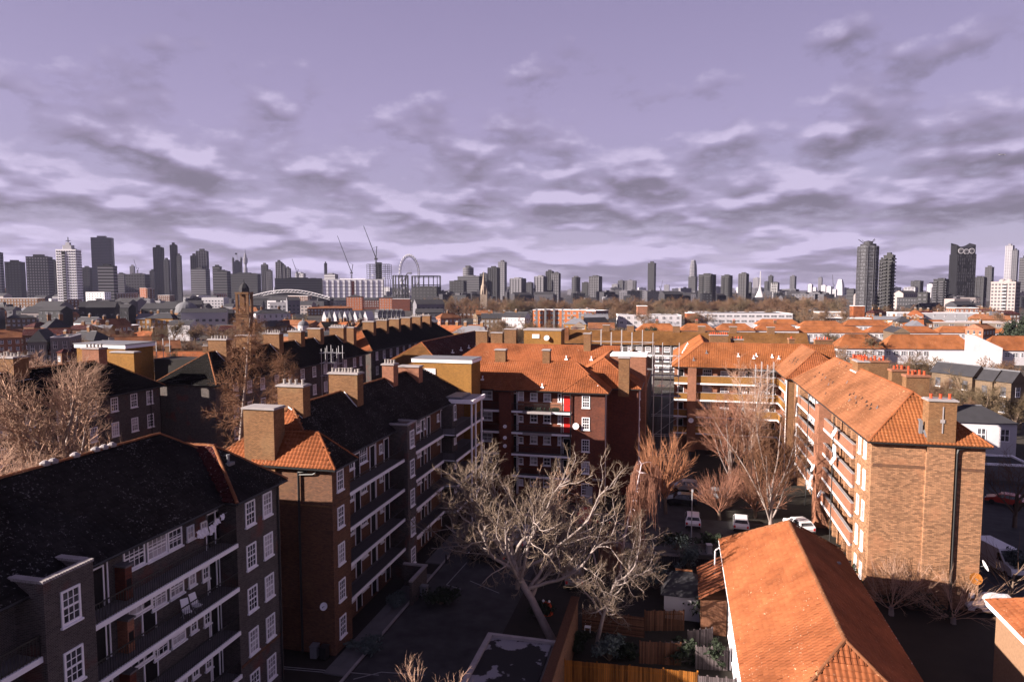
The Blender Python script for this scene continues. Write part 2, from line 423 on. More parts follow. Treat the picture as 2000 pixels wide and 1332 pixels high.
def vent(root, x, y, z, rf=None, s=1, mat='lead'):
    mb = MB(mat); mb.box(x - .28 * s, x + .28 * s, y - .3 * s, y + .3 * s, z - .12, z + .07); mb.lathe(x, y, [(.09 * s, z), (.09 * s, z + .5 * s), (.13 * s, z + .5 * s), (.13 * s, z + .6 * s)], 8)
    return mb.build('roof_vent', rf or root, WO[root.name])
def pot_mesh(mat):
    return MB(mat).lathe(0, 0, [(.13, 0), (.15, .05), (.12, .1), (.11, .5), (.14, .52), (.14, .6), (.09, .6)], 8).mesh('chimney_pot')
POT = {}
def chimney(root, x0, x1, y0, y1, zb, zt, mat='brick_pink', pots=4, potm='pot_white', cap='pale_stone', along='x', flash=True, rf=None):
    zt2 = zt - .22
    mb = MB(mat).box(x0, x1, y0, y1, zb, zt2 + .06); mb.use(cap).box(x0 - .12, x1 + .12, y0 - .12, y1 + .12, zt2 + .06, zt2 + .16)
    mb.box(x0 - .04, x1 + .04, y0 - .04, y1 + .04, zt2 + .16, zt)
    ch = mb.build('chimney', rf or root, WO[root.name]); WO[ch.name] = WO[root.name]
    par = ch if rf is None else (rf)                    # pots hang one level below where the depth allows
    if potm not in POT: POT[potm] = pot_mesh(potm)
    for i in range(pots):
        t_ = (i + .5) / pots; rr = random.Random(i + int(x0 * 7 + y0 * 3))
        px_ = x0 + t_ * (x1 - x0) if along == 'x' else (x0 + x1) / 2 + rr.uniform(-.08, .08)
        py_ = y0 + t_ * (y1 - y0) if along == 'y' else (y0 + y1) / 2 + rr.uniform(-.08, .08)
        b = WO[root.name]; put('chimney_pot', POT[potm], ch, (px_, py_, zt), 0, (1, 1, rr.uniform(.45, .8)))
    return ch

# ---------------------------------------------------------------- windows (front faces -Y in their own axes)
def window_meshes(wd, h, cols, rows, meet=True, glass='glass', bar=.035, fr=.10):
    f = MB('white_paint')
    f.box(-wd/2, -wd/2 + fr, -.07, 0, 0, h); f.box(wd/2 - fr, wd/2, -.07, 0, 0, h)
    f.box(-wd/2 + fr, wd/2 - fr, -.069, 0, 0, fr * 1.2); f.box(-wd/2 + fr, wd/2 - fr, -.069, 0, h - fr, h)
    iw = wd - 2 * fr
    if meet: f.box(-wd/2 + fr, wd/2 - fr, -.06, 0, h * .5 - .04, h * .5 + .05)
    for c in range(1, cols): x = -iw/2 + iw * c / cols; f.box(x - bar/2, x + bar/2, -.05, 0, fr * 1.2, h - fr)
    for r in range(1, rows):
        z = fr + (h - 2 * fr) * r / rows
        if meet and abs(z - h * .5) < .12: continue
        f.box(-wd/2 + fr, wd/2 - fr, -.045, 0, z - bar/2, z + bar/2)
    p = MB(glass).poly([(-wd/2 + .02, -.022, .02), (wd/2 - .02, -.022, .02), (wd/2 - .02, -.022, h - .02), (-wd/2 + .02, -.022, h - .02)])
    s = MB('white_paint').box(-wd/2 - .06, wd/2 + .06, -.14, 0, -.09, -.002)
    return f.mesh('window'), p.mesh('pane'), s.mesh('sill')
WK = {}
def wkind(k):
    if k not in WK:
        WK[k] = {'sash': lambda: window_meshes(1.02, 1.62, 3, 4), 'sashc': lambda: window_meshes(1.02, 1.62, 3, 4, glass='glass_curtain'),
                 'wide': lambda: window_meshes(1.5, 1.35, 4, 3), 'mid': lambda: window_meshes(1.15, 1.15, 3, 3), 'small': lambda: window_meshes(.62, .85, 2, 2, False),
                 'case': lambda: window_meshes(1.45, 1.15, 2, 1, True, 'glass_curtain'), 'casec': lambda: window_meshes(1.0, 1.1, 2, 1, True),
                 'tall': lambda: window_meshes(.75, 1.75, 1, 2), 'slim': lambda: window_meshes(.45, 1.15, 1, 2, True), 'vic': lambda: window_meshes(.95, 1.7, 1, 2, glass='glass_curtain'),
                 'strip': lambda: window_meshes(2.2, .8, 4, 1, False)}[k]()
    return WK[k]
ROT = {'S': 0, 'E': R(90), 'N': R(180), 'W': R(-90)}
WR = [5]; PC = {}
def win(root, kind, face, plane, s, z, eps=.0):
    me = wkind(kind); loc = (s, plane, z) if face in 'SN' else (plane, s, z)
    wdw = put('window', me[0], root, loc, ROT[face]); WO[wdw.name] = (0, 0, 0)
    WR[0] = (WR[0] * 7 + 3) % 101
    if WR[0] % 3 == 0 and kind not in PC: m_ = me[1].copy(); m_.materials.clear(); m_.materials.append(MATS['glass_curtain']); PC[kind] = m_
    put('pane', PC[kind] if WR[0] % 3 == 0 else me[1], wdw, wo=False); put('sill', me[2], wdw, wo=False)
    return wdw
DOORS = {}
def door(root, face, plane, s, z, mat='dark_void', wd=.9, h=2.05):
    key = (mat, wd, h)
    if key not in DOORS:
        m1 = MB(mat).box(-wd/2, wd/2, -.04, 0, 0, h); m1.box(-wd/2 + .15, wd/2 - .15, -.055, -.04, .2, h * .45); m1.box(-wd/2 + .15, wd/2 - .15, -.055, -.04, h * .55, h - .2)
        m2 = MB('white_paint').box(-wd/2 - .08, -wd/2, -.07, 0, 0, h); m2.box(wd/2, wd/2 + .08, -.07, 0, 0, h); m2.box(-wd/2 - .08, wd/2 + .08, -.072, 0, h, h + .08)
        DOORS[key] = (m1.mesh('door'), m2.mesh('door_frame'))
    a, b_ = DOORS[key]; loc = (s, plane, z) if face in 'SN' else (plane, s, z)
    dd = put('door', a, root, loc, ROT[face]); put('door_frame', b_, dd, wo=False); return dd
def pipe(root, pts, mat='black_metal', r=.06, name='drainpipe'):
    mb = MB(mat)
    for p, q in zip(pts, pts[1:]): mb.tube(p, q, r, k=5)
    return mb.build(name, root)
def walls(root, mat, *boxes, name='wall'):
    mb = MB(mat)
    for b_ in boxes: mb.box(*b_)
    return mb.build(name, root)
def railing(root, face, plane, s0, s1, z, h=1.0, step=.14, mat='black_metal'):
    mb = MB(mat)
    def bx(a, b_, t0, t1, z0, z1):
        if face in 'SN': mb.box(a, b_, plane + t0, plane + t1, z0, z1)
        else: mb.box(plane + t0, plane + t1, a, b_, z0, z1)
    bx(s0, s1, -.03, .03, z + h - .05, z + h); bx(s0, s1, -.02, .02, z + .08, z + .12)
    n = int((s1 - s0) / step)
    for i in range(n + 1): a = s0 + (s1 - s0) * i / n; bx(a - .012, a + .012, -.012, .012, z, z + h)
    return mb.build('railing', root)
def dish(root, c, face, r=.4, mat='white_paint', tilt=25):
    """satellite dish on a wall bracket"""
    mb = MB(mat); ang = {'S': -90, 'E': 0, 'W': 180, 'N': 90}[face]; d_ = Vector((math.cos(R(ang)) * math.cos(R(tilt)), math.sin(R(ang)) * math.cos(R(tilt)), math.sin(R(tilt))))
    a = d_.orthogonal().normalized(); b_ = d_.cross(a); c = Vector(c); n = len(mb.v); k = 14
    for rr, dd in ((.12 * r, -.16 * r), (.6 * r, -.1 * r), (r, 0.0), (r, .03), (.6 * r, -.07 * r), (.12 * r, -.13 * r)):
        mb.v += [tuple(c + a * rr * math.cos(2 * math.pi * i / k) + b_ * rr * math.sin(2 * math.pi * i / k) + d_ * (dd - .03)) for i in range(k)]
    for q in range(5):
        for i in range(k): j = (i + 1) % k; mb.f.append((n + q * k + i, n + q * k + j, n + (q + 1) * k + j, n + (q + 1) * k + i)); mb.mi.append(0)
    mb.use('lead'); mb.tube(c - d_ * .1 * r, c + d_ * .5 * r - Vector((0, 0, .3 * r)), .02); mb.tube(c + d_ * .45 * r - Vector((0, 0, .32 * r)), c + d_ * .6 * r - Vector((0, 0, .2 * r)), .05)
    back = Vector((-math.cos(R(ang)), -math.sin(R(ang)), 0)) * .45; mb.tube(c - d_ * .1 * r, c + back - Vector((0, 0, .15)), .03)
    return mb.build('satellite_dish', root)
# ================================================================ ground
GZ = -0.9
FL = [10.85, 8.0, 5.12, 2.25]                       # gallery slab levels above the ground floor
struct(MB('far_ground').poly([(-9000, -300, GZ - .03), (6500, -300, GZ - .03), (6500, 9500, GZ - .03), (-9000, 9500, GZ - .03)]).build('ground'))
struct(MB('soil').poly([(-110, -20, GZ - .012), (60, -20, GZ - .012), (60, 190, GZ - .012), (-110, 190, GZ - .012)]).build('garden_ground'))
struct(MB('asphalt').poly([(-22.6, 0, GZ), (-13.4, 0, GZ), (-13.4, 66, GZ), (-22.6, 66, GZ)]).poly([(-22.6, 66, GZ), (-9.0, 66, GZ), (-9.0, 86, GZ), (-22.6, 86, GZ)]).poly([(-9.0, 74, GZ), (14.6, 74, GZ), (14.6, 84, GZ), (-9, 84, GZ)]).poly([(-4, 84, GZ), (2.5, 84, GZ), (2.5, 190, GZ), (-4, 190, GZ)]).build('road'))
pv = MB('paving').box(-24.6, -22.9, 43, 61, GZ - .1, GZ + .1).box(-24.6, -22.9, 63.6, 80, GZ - .1, GZ + .1).box(-9, 14.6, 72.4, 73.9, GZ - .1, GZ + .1)
pv.box(-4.8, 2.2, 69.2, 72.2, GZ - .1, GZ + .06); struct(pv.build('pavement'))
slab = MB('paving')
for i in range(12):
    for j in range(2): slab.box(-24.55 + j * .84, -23.75 + j * .84, 44 + i * 1.4, 45.36 + i * 1.4, GZ + .1, GZ + .125)
struct(slab.build('pavement'))
mk = MB('road_paint')
for (p, q) in (((536, 1300), (640, 1309)), ((640, 1309), (740, 1318)), ((536, 1304), (640, 1313)), ((690, 1326), (745, 1312)), ((745, 1312), (830, 1318)), ((872, 1142), (912, 1098)), ((872, 1142), (900, 1150)), ((918, 1134), (975, 1158))):
    a = Vector((*atz(*p, GZ), GZ + .012)); b = Vector((*atz(*q, GZ), GZ + .012)); s_ = (b - a).cross(Vector((0, 0, 1))).normalized() * .05
    mk.poly([a - s_, b - s_, b + s_, a + s_])
struct(mk.build('road_marking'))
struct(MB('asphalt').poly([(27, 40, GZ), (60, 40, GZ), (60, 120, GZ), (27, 120, GZ)]).build('road'))

def flats(name, label, org, cat='apartment block', group=None): return thing(name, label, cat, org, group)
def gallery(root, face, plane, out, s0, s1, levels=FL, edge='white_paint', rail='bars', parapet='brick_pink', hi=1.0):
    """walkway slabs with white edges; face tells which way it looks, plane is the outer edge, out the depth back to the wall"""
    sg = 1 if face in 'EN' else -1
    for z in levels:
        def B(mb, a, b, t0, t1, z0, z1):
            t0, t1 = sorted((plane - sg * t0, plane - sg * t1))
            (mb.box(t0, t1, a, b, z0, z1) if face in 'EW' else mb.box(a, b, t0, t1, z0, z1))
        mb = MB('concrete'); B(mb, s0, s1, .11, out, z - .2, z - .02); mb.use(edge); B(mb, s0, s1, 0, .12, z - .2, z + .06)
        mb.build('gallery_slab', root)
        if rail == 'bars':
            railing(root, face, plane - sg * .08, s0 + .05, s1 - .05, z + .05, hi, .16)
        else:
            mb = MB(parapet); B(mb, s0, s1, .06, .28, z + .06, z + hi); mb.use('pale_stone'); B(mb, s0, s1, .03, .31, z + hi, z + hi + .07)
            mb.build('parapet', root)
def band(root, face, plane, s0, s1, z, mat='brick_brown', h=.16, d=.05):
    mb = MB(mat)
    if face in 'SN': y0, y1 = sorted((plane, plane - d if face == 'S' else plane + d)); mb.box(s0, s1, y0, y1, z, z + h)
    else: x0, x1 = sorted((plane, plane + d if face == 'E' else plane - d)); mb.box(x0, x1, s0, s1, z, z + h)
    return mb.build('brick_band', root)

# ================================================================ block A, nearest on the left
A = flats('apartment_block', 'nearest dark brick flats on the left with lichened roof and open galleries', (-33, 24, GZ))
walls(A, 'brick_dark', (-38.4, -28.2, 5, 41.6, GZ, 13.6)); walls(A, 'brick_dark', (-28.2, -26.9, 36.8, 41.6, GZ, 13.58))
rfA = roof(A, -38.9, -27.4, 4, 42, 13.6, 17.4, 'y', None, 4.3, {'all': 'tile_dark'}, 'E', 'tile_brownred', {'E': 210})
rfA2 = roof(A, -32.5, -26.5, 36.4, 42.03, 13.62, 16.4, 'x', 0, 3.7, {'all': 'tile_dark', 'S': 'tile_oxblood', 'N': 'tile_oxblood'}, 'ESN', 'tile_brownred', {'E': 60, 'S': 28}, wallmat='tile_dark')  # wing's south slope is orange tile; its shade is put into darker red
# stair bay with a brick parapet, tiles running in behind it
mb = MB('brick_dark'); mb.box(-28.2, -26.6, 23.1, 25.7, GZ, 13.2); mb.box(-26.85, -26.6, 23.1, 25.7, 13.2, 14.2); mb.box(-30, -26.85, 23.1, 23.35, 13.2, 14.2); mb.box(-29.2, -26.85, 25.45, 25.7, 13.2, 14.2); mb.build('stair_bay', A)
cp = MB('pale_stone')                                   # soldier course on the parapet, brick by brick
for i in range(19): cp.box(-26.9, -26.55, 23.05 + i * .143, 23.15 + i * .143, 14.2, 14.33)
for i in range(22): cp.box(-30 + i * .143, -29.9 + i * .143, 23.02, 23.4, 14.2, 14.33)
for i in range(16): cp.box(-29.2 + i * .143, -29.1 + i * .143, 25.4, 25.78, 14.2, 14.33)
cp.use('brick_dark').box(-26.88, -26.6, 23.07, 25.74, 14.18, 14.29); cp.build('parapet_coping', A)
MB('white_paint').poly([(-30.8, 25.85, 15.25), (-29.2, 25.85, 14.55), (-29.2, 26.1, 14.6), (-30.8, 26.1, 15.33)]).poly([(-30.8, 22.7, 15.2), (-29.2, 22.7, 14.5), (-29.2, 23.0, 14.55), (-30.8, 23.0, 15.25)]).build('flashing', A)
gallery(A, 'E', -26.8, 1.4, 25.7, 36.8); gallery(A, 'E', -26.8, 1.4, 12, 23.1)
for z in FL: win(A, 'sash', 'E', -26.6, 24.4, z + 1.0)
for z in FL + [-.65]:
    win(A, 'sash', 'E', -26.9, 38.2, z + .75); win(A, 'sashc', 'E', -26.9, 40.1, z + .75)
    top_ = z > 10
    win(A, 'wide' if top_ else 'strip', 'E', -28.2, 29.85, z + 1.15 + (0 if top_ else .25)); win(A, 'wide' if top_ else 'mid', 'E', -28.2, 31.5, z + 1.1)
    win(A, 'mid', 'E', -28.2, 32.9, z + 1.1); win(A, 'small', 'E', -28.2, 34.2, z + 1.15); win(A, 'small', 'E', -28.2, 35.4, z + 1.0)
    for s_ in (27.3, 30.7 if not top_ else 36.2, 36.2): door(A, 'E', -28.2, s_, z + .05)
    pipe(A, [(-28.1, 28.0, z + .1), (-28.1, 28.0, z + 2.6)], 'white_paint', .05); pipe(A, [(-28.1, 36.35, z + .1), (-28.1, 36.35, z + 2.6)], 'white_paint', .05)
    if z > -.5: pipe(A, [(-28.1, 35.5, z - .6), (-28.1, 35.5, z + .9)], 'white_paint', .035)
    win(A, 'wide', 'E', -28.2, 20.5, z + 1.1); win(A, 'sash', 'E', -28.2, 17.5, z + .8)
    mb = MB('brick_pink' if z in FL[1:2] else 'brick_red').box(-28.2, -27.55, 28.55, 29.0, z, z + 1.75); mb.use('concrete').box(-28.22, -27.45, 28.5, 29.05, z + 1.75, z + 1.85); mb.use('dark_void').box(-27.55, -27.53, 28.62, 28.93, z + .5, z + 1.1)
    mb.build('meter_cupboard', A)
for px_, py_ in ((310, 985), (205, 1033), (88, 1078), (462, 938)):
    # roof vents stand on the east slope z = 13.6 + (-27.4 - x) * .661
    for x in np.arange(-33, -27, .05):
        y, z = onx(px_, py_, x)
        if z <= 13.6 + (-27.4 - x) * .661 + .1: break
    if px_ > 400: x, y, z = -28.9, 38.9, 15.4
    vent(A, x, y, z, rfA)
mb = MB('pale_stone')
for s_ in (29.3, 29.8, 31.2, 32.6, 33.2, 33.8): mb.lathe(-33.15, s_, [(.24, 17.45), (.27, 17.6), (.1, 17.72)], 8)
mb.build('ridge_vent', A)
pipe(A, [(-26.82, 41.3, 13.5), (-26.82, 41.3, GZ)])
band(A, 'E', -26.9, 36.9, 41.5, 2.6)
# things on block A's galleries
wl = thing('washing_line', 'pale laundry hung on a line across the top gallery of the nearest left block', 'laundry', (-27.1, 34.6, 12.5))
mb = MB('cloth'); random.seed(3)
for i in range(7):
    s_ = 33.4 + i * .36; w_ = .33; h_ = random.uniform(.35, .75); z_ = 12.75 + .1 * math.cos(i) + i * .045
    k = 5; n = len(mb.v)
    for a in range(k):
        for b_ in range(4): mb.v.append((-27.1 + .07 * math.sin(a * 1.7 + i * 2 + b_), s_ + w_ * a / (k - 1), z_ - h_ * b_ / 3 + .02 * math.sin(a * 2.2)))
    for a in range(k - 1):
        for b_ in range(3): p = n + a * 4 + b_; mb.f.append((p, p + 4, p + 5, p + 1)); mb.mi.append(0)
mb.build('clothing', wl); MB('galvanised').tube((-27.1, 33.2, 12.8), (-27.1, 36.2, 13.1), .012).build('line', wl)
def deck_chair(label, x, y, z, rz):
    t = thing('folding_chair', label, 'chair', (x, y, z), 'white chairs on the gallery', rz)
    def q(n, mb): o = bpy.data.objects.new(n, mb.mesh(n)); C.objects.link(o); o.parent = t
    q('backrest', MB('white_paint').poly([(-.22, .12, .45), (.22, .12, .45), (.22, .38, 1.05), (-.22, .38, 1.05)]).poly([(-.22, .14, .45), (-.22, .40, 1.05), (.22, .40, 1.05), (.22, .14, .45)]))
    q('seat', MB('white_paint').box(-.22, .22, -.28, .14, .40, .44))
    q('frame', MB('galvanised').tube((-.24, -.3, 0), (-.24, .2, .62), .015).tube((.24, -.3, 0), (.24, .2, .62), .015).tube((-.24, .3, 0), (-.24, -.25, .42), .015).tube((.24, .3, 0), (.24, -.25, .42), .015))
deck_chair('left one of two white folding chairs on the second gallery down', -27.25, 32.55, 8.02, R(60))
deck_chair('right one of two white folding chairs on the second gallery down', -27.25, 33.35, 8.02, R(75))

# ================================================================ block B, middle left
Bk = flats('apartment_block', 'long dark flats middle left with orange hipped end and row of five chimneys', (-30, 60, GZ))
walls(Bk, 'brick_brown', (-34.6, -26.4, 45.4, 82.4, GZ, 13.6)); walls(Bk, 'brick_brown', (-26.4, -24.9, 45.4, 48.2, GZ, 13.58)); walls(Bk, 'brick_dark', (-26.4, -24.6, 59.3, 61.4, GZ, 14.1), name='stair_bay')
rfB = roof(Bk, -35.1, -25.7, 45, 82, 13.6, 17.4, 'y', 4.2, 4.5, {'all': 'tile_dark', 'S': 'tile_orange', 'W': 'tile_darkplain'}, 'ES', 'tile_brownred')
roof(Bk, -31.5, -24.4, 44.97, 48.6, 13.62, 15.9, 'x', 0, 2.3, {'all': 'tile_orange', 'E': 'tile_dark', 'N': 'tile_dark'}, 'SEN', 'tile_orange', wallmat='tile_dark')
gallery(Bk, 'E', -24.9, 1.5, 48.2, 59.3); gallery(Bk, 'E', -24.9, 1.5, 61.4, 70.4)
# the gallery steps forward towards the lift tower
gallery(Bk, 'E', -23.5, 2.9, 70.4, 81.5); gallery(Bk, 'S', 70.4, .2, -24.9, -23.5, hi=1.0)
mb = MB('pale_stone').box(-28.5, -23.2, 75.5, 80.4, 13.7, 13.95); mb.use('lead').box(-28.5, -24.6, 75.6, 79.5, 13.95, 14.25); mb.use('white_paint').box(-23.22, -23.0, 75.5, 80.4, 13.55, 14.0).box(-26, -23.0, 75.28, 75.5, 13.55, 14.0); mb.build('canopy', Bk)
for y_ in (75.8, 77.4, 79.9): pipe(Bk, [(-23.35, y_, GZ), (-23.35, y_, 13.7)], 'white_paint', .11, 'post')
cpb = MB('pale_stone').box(-26.4, -24.5, 59.2, 59.45, 14.1, 14.25).box(-26.4, -24.5, 61.25, 61.5, 14.1, 14.25).box(-24.75, -24.5, 59.45, 61.25, 14.1, 14.25); cpb.build('parapet_coping', Bk)
for z in FL + [-.65]:
    win(Bk, 'sash', 'E', -24.9, 46.6, z + .75); win(Bk, 'sash', 'E', -24.6, 60.35, z + 1.0)
    for s_, k_ in ((49.4, 'small'), (51.1, 'mid'), (53.6, 'mid'), (57.2, 'small'), (63.4, 'mid'), (65.3, 'slim'), (66.7, 'mid'), (68.3, 'slim'), (72.6, 'small'), (76.5, 'mid')):
        if z > 10 and k_ == 'mid': k_ = 'wide'
        win(Bk, k_, 'E', -26.4, s_, z + (1.05 if z > 10 else 1.25))
    for s_ in (50.2, 52.4, 55.4, 58.4, 62.4, 64.4, 67.6, 69.5, 74): door(Bk, 'E', -26.4, s_, z + .05)
    pipe(Bk, [(-26.3, 56.0, z), (-26.3, 56.0, z + 2.6)], 'white_paint', .04); pipe(Bk, [(-26.3, 69.0, z), (-26.3, 69.0, z + 2.6)], 'white_paint', .04)
    win(Bk, 'tall', 'E', -25.1, 74.8, z + .9) if z > 0 else None
walls(Bk, 'brick_dark', (-26.4, -25.1, 73.9, 75.6, GZ, 13.55), name='pier')
chimney(Bk, -32.1, -29.5, 45.15, 46.6, 13.0, 18.0, 'brick_buff', 0)
chimney(Bk, -31.6, -29.3, 49.0, 50.1, 15.8, 19.2, 'brick_buff', 4)
chimney(Bk, -31.6, -28.7, 57.4, 58.6, 15.6, 19.2, 'brick_buff', 9)
chimney(Bk, -30.6, -29.3, 67.0, 68.2, 16.0, 19.0, 'brick_pink', 4)
chimney(Bk, -31.3, -28.8, 73.0, 74.2, 15.5, 18.1, 'brick_pink', 0)
mb = MB('white_paint')
for x_, y_ in ((-28.7, 57.4), (-29.3, 49.0), (-29.3, 67)): mb.poly([(x_, y_ - .12, 17.4 - (x_ + 30.4) * .81 + .1), (x_ - 1.3, y_ - .12, 17.5), (x_ - 1.3, y_ - .12, 17.36), (x_, y_ - .12, 17.4 - (x_ + 30.4) * .81 - .06)])
mb.build('flashing', Bk)
# lift tower
mb = MB('brick_gold').box(-33.3, -25.4, 82.4, 86.4, GZ, 17.5); mb.use('white_paint').box(-33.45, -25.25, 82.25, 86.5, 17.5, 17.92); mb.use('lead').box(-33.5, -25.2, 82.2, 86.55, 17.92, 18.0); mb.use('white_paint').box(-31.9, -30.2, 82.3, 82.4, 15.9, 16.7); mb.build('lift_tower', Bk)
for px_, py_ in ((655, 858), (700, 838), (760, 805), (705, 780), (808, 792), (838, 782)):
    for x in np.arange(-30.4, -25.7, .05):
        y, z = onx(px_, py_, x)
        if z <= 13.6 + (-25.7 - x) * .81: break
    vent(Bk, x, y, z + .1, rfB, .8)
pipe(Bk, [(-26.9, 45.3, 13.3), (-27.6, 45.25, 13.2), (-27.6, 45.25, GZ)], r=.09); pipe(Bk, [(-26.0, 45.3, 13.35), (-26.4, 45.25, 13.1), (-27.6, 45.25, 13.0)], r=.06)
band(Bk, 'S', 45.4, -34.6, -24.9, 10.6, 'brick_buff', .12); band(Bk, 'S', 45.4, -34.6, -24.9, 2.4); band(Bk, 'E', -24.9, 45.4, 48.2, 10.6)
dish(Bk, (-25.6, 45.0, 3.1), 'S', .3)
# porch roof with white edge and low wall at the foot of block B
pw = thing('porch_wall', 'low walled porch with white coping at the foot of the long dark block', 'wall', (-24, 56, GZ))
MB('brick_dark').box(-24.6, -22.4, 58.0, 58.25, GZ, 1.2).box(-22.6, -22.35, 54.5, 58.0, GZ, 1.2).build('wall', pw); MB('pale_stone').box(-24.65, -22.3, 57.95, 58.3, 1.2, 1.34).box(-22.65, -22.3, 54.5, 57.95, 1.2, 1.34).build('coping', pw)

# ================================================================ block C, red brick in the centre
Ck = flats('apartment_block', 'red brick flats in the centre with bright orange roof, red door and two ridge chimneys', (-17, 88, GZ))
walls(Ck, 'brick_red', (-30, -9, 88, 95.4, GZ, 13.6)); walls(Ck, 'brick_red', (-13.2, -8.9, 86.7, 88, GZ, 13.58))
walls(Ck, 'brick_red', (-22.8, -21.2, 86.3, 88, GZ, 13.6), name='stair_bay')
rfC = roof(Ck, -30, -8.5, 86.9, 95.7, 13.6, 17.0, 'x', 0, 4.8, {'all': 'tile_orange'}, 'SE', 'tile_orange')
roof(Ck, -14.5, -8.45, 86.3, 92.3, 13.62, 15.6, 'y', 2.6, 0, {'all': 'tile_orange'}, 'SWE', 'tile_orange', wallmat='tile_orange')
roof(Ck, -23.4, -20.7, 86.0, 90.5, 13.62, 14.7, 'y', 1.3, 0, {'all': 'tile_orange'}, 'SWE', 'tile_orange', wallmat='tile_orange')
gallery(Ck, 'S', 86.6, 1.4, -21.2, -13.2); gallery(Ck, 'S', 86.6, 1.4, -27, -22.8)
MB('pale_stone').box(-19.6, -15.8, 86.2, 86.6, FL[0] - .2, FL[0] + .1).build('gallery_slab', Ck); MB('pale_stone').box(-19.6, -15.8, 86.2, 86.6, FL[1] - .2, FL[1] + .1).build('gallery_slab', Ck)
MB('brick_pink').box(-20.6, -14.6, 87.86, 88, FL[0], 12.0).build('wall_panel', Ck)
for z in FL + [-.65]:
    win(Ck, 'sash', 'S', 86.7, -11.35, z + .8)
    for s_, k_ in ((-24.9, 'case'), (-26.6, 'casec'), (-20.2, 'tall' if z > 10 else 'small'), (-18.45, 'casec'), (-16.65, 'casec'), (-15.0, 'slim')): win(Ck, k_, 'S', 88, s_, z + (.75 if k_ == 'tall' else 1.2))
    door(Ck, 'S', 88, -14.0, z + .05, 'red_paint' if z > 7 else 'dark_void'); door(Ck, 'S', 88, -20.95, z + .05, 'dark_void', .6)
    pipe(Ck, [(-20.75, 87.9, z), (-20.75, 87.9, z + 2.5)], 'white_paint', .05); pipe(Ck, [(-14.75, 87.9, z), (-14.75, 87.9, z + 2.5)], 'white_paint', .05)
chimney(Ck, -24.6, -23.1, 90.9, 92.0, 15.5, 18.6, 'brick_buff', 0); chimney(Ck, -17.9, -16.9, 90.9, 92.0, 15.5, 18.7, 'brick_buff', 0)
pipe(Ck, [(-8.83, 87.1, 13.5), (-8.83, 87.1, GZ)], 'white_paint', .05); pipe(Ck, [(-13.3, 86.5, 13.5), (-13.3, 86.5, GZ)], r=.08)
for x_, z_ in ((-25.6, 1.0), (-25.9, .35), (-17.2, .35), (-9.9, .35)): vent(Ck, x_, 86.9 + z_ * 4.6 / 3.4, 13.6 + z_ + .1, rfC, .8, 'white_paint')
mb = MB('leaf_dark')
for i in range(26): a = -19.5 + random.random() * 4.6; mb.lathe(a, 86.9, [(.05, FL[0] + .1), (.16, FL[0] + .3 + .2 * random.random()), (.02, FL[0] + .65)], 5)
mb.build('window_box', Ck)
dish(Ck, (-12.6, 86.3, 9.3), 'S', .42); dish(Ck, (-21.9, 85.9, 8.9), 'S', .25); dish(Ck, (-21.9, 85.9, 7.4), 'S', .25); dish(Ck, (-21.9, 85.9, 6.3), 'S', .25)
MB('galvanised').box(-11.3, -10.4, 86.62, 86.68, GZ, 1.4).build('door', Ck); MB('pale_stone').box(-10.4, -9.0, 86.3, 86.7, 2.3, 2.5).build('window_ledge', Ck)

# C2, C3 and the roofs behind
C2 = flats('apartment_block', 'second orange roof directly behind the red brick block, with brick roof-top box', (-24, 118, GZ))
walls(C2, 'brick_buff', (-38.5, -10, 114, 122.5, GZ, 13.6)); roof(C2, -39, -9.6, 113.6, 122.9, 13.6, 17.0, 'x', 4.4, 0, {'all': 'tile_orange'}, 'SW', 'tile_orange')
chimney(C2, -15.8, -14.6, 117.0, 118.2, 15.3, 19.3, 'brick_buff', 0)
for x_, t_ in ((-36.5, 19.2), (-33.6, 18.9), (-31.0, 19.6)): chimney(C2, x_, x_ + 2.2, 121.3, 122.3, 14, t_, 'brick_buff', 0)
mb = MB('brick_gold').box(-27.5, -20.6, 122, 126, 10, 19.3); mb.use('pale_stone').box(-27.6, -20.5, 121.9, 126.1, 19.3, 19.55); mb.use('white_paint').box(-25.9, -24.6, 121.88, 122, 17.9, 18.6); mb.build('lift_tower', C2)
dish(C2, (-23.2, 121.6, 18.0), 'S', .5)
for x_ in (-18.5, -14.2, -11.6): vent(C2, x_, 115.2, 14.9, None, 1, 'white_paint')
C3 = flats('apartment_block', 'narrow red brick end wall right of the central block, with a tall end chimney', (-10, 100, GZ))
walls(C3, 'brick_red', (-15.2, -5.0, 91.6, 112, GZ, 13.6)); roof(C3, -15.6, -4.6, 91.2, 112.4, 13.6, 17.2, 'y', 4.8, 4.8, {'all': 'tile_orange'}, 'SEW', 'tile_orange')
chimney(C3, -7.6, -6.2, 91.0, 92.2, 12.6, 17.9, 'brick_buff', 0)
mb = MB('brick_pink').box(-9.4, -4.4, 99, 103, GZ, 17.2); mb.use('white_paint').box(-9.5, -4.3, 98.9, 103.1, 17.2, 17.5); mb.build('lift_tower', C3)
pipe(C3, [(-4.85, 91.9, 13.5), (-4.85, 91.9, GZ)], 'white_paint', .05)
for z in FL: win(C3, 'vic', 'E', -5.0, 95, z + .9); win(C3, 'vic', 'E', -5.0, 107, z + .9)
C5 = flats('apartment_block', 'maroon tiled roof with white vents left of the second orange roof', (-46, 135, GZ))
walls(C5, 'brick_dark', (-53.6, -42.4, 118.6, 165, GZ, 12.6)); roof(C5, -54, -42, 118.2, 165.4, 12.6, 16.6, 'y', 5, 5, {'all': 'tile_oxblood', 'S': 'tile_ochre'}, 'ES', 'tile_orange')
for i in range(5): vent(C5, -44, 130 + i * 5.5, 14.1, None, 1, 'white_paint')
C4 = flats('apartment_block', 'long ochre brown roof behind the scaffolding with small ridge chimneys', (-8, 200, GZ))
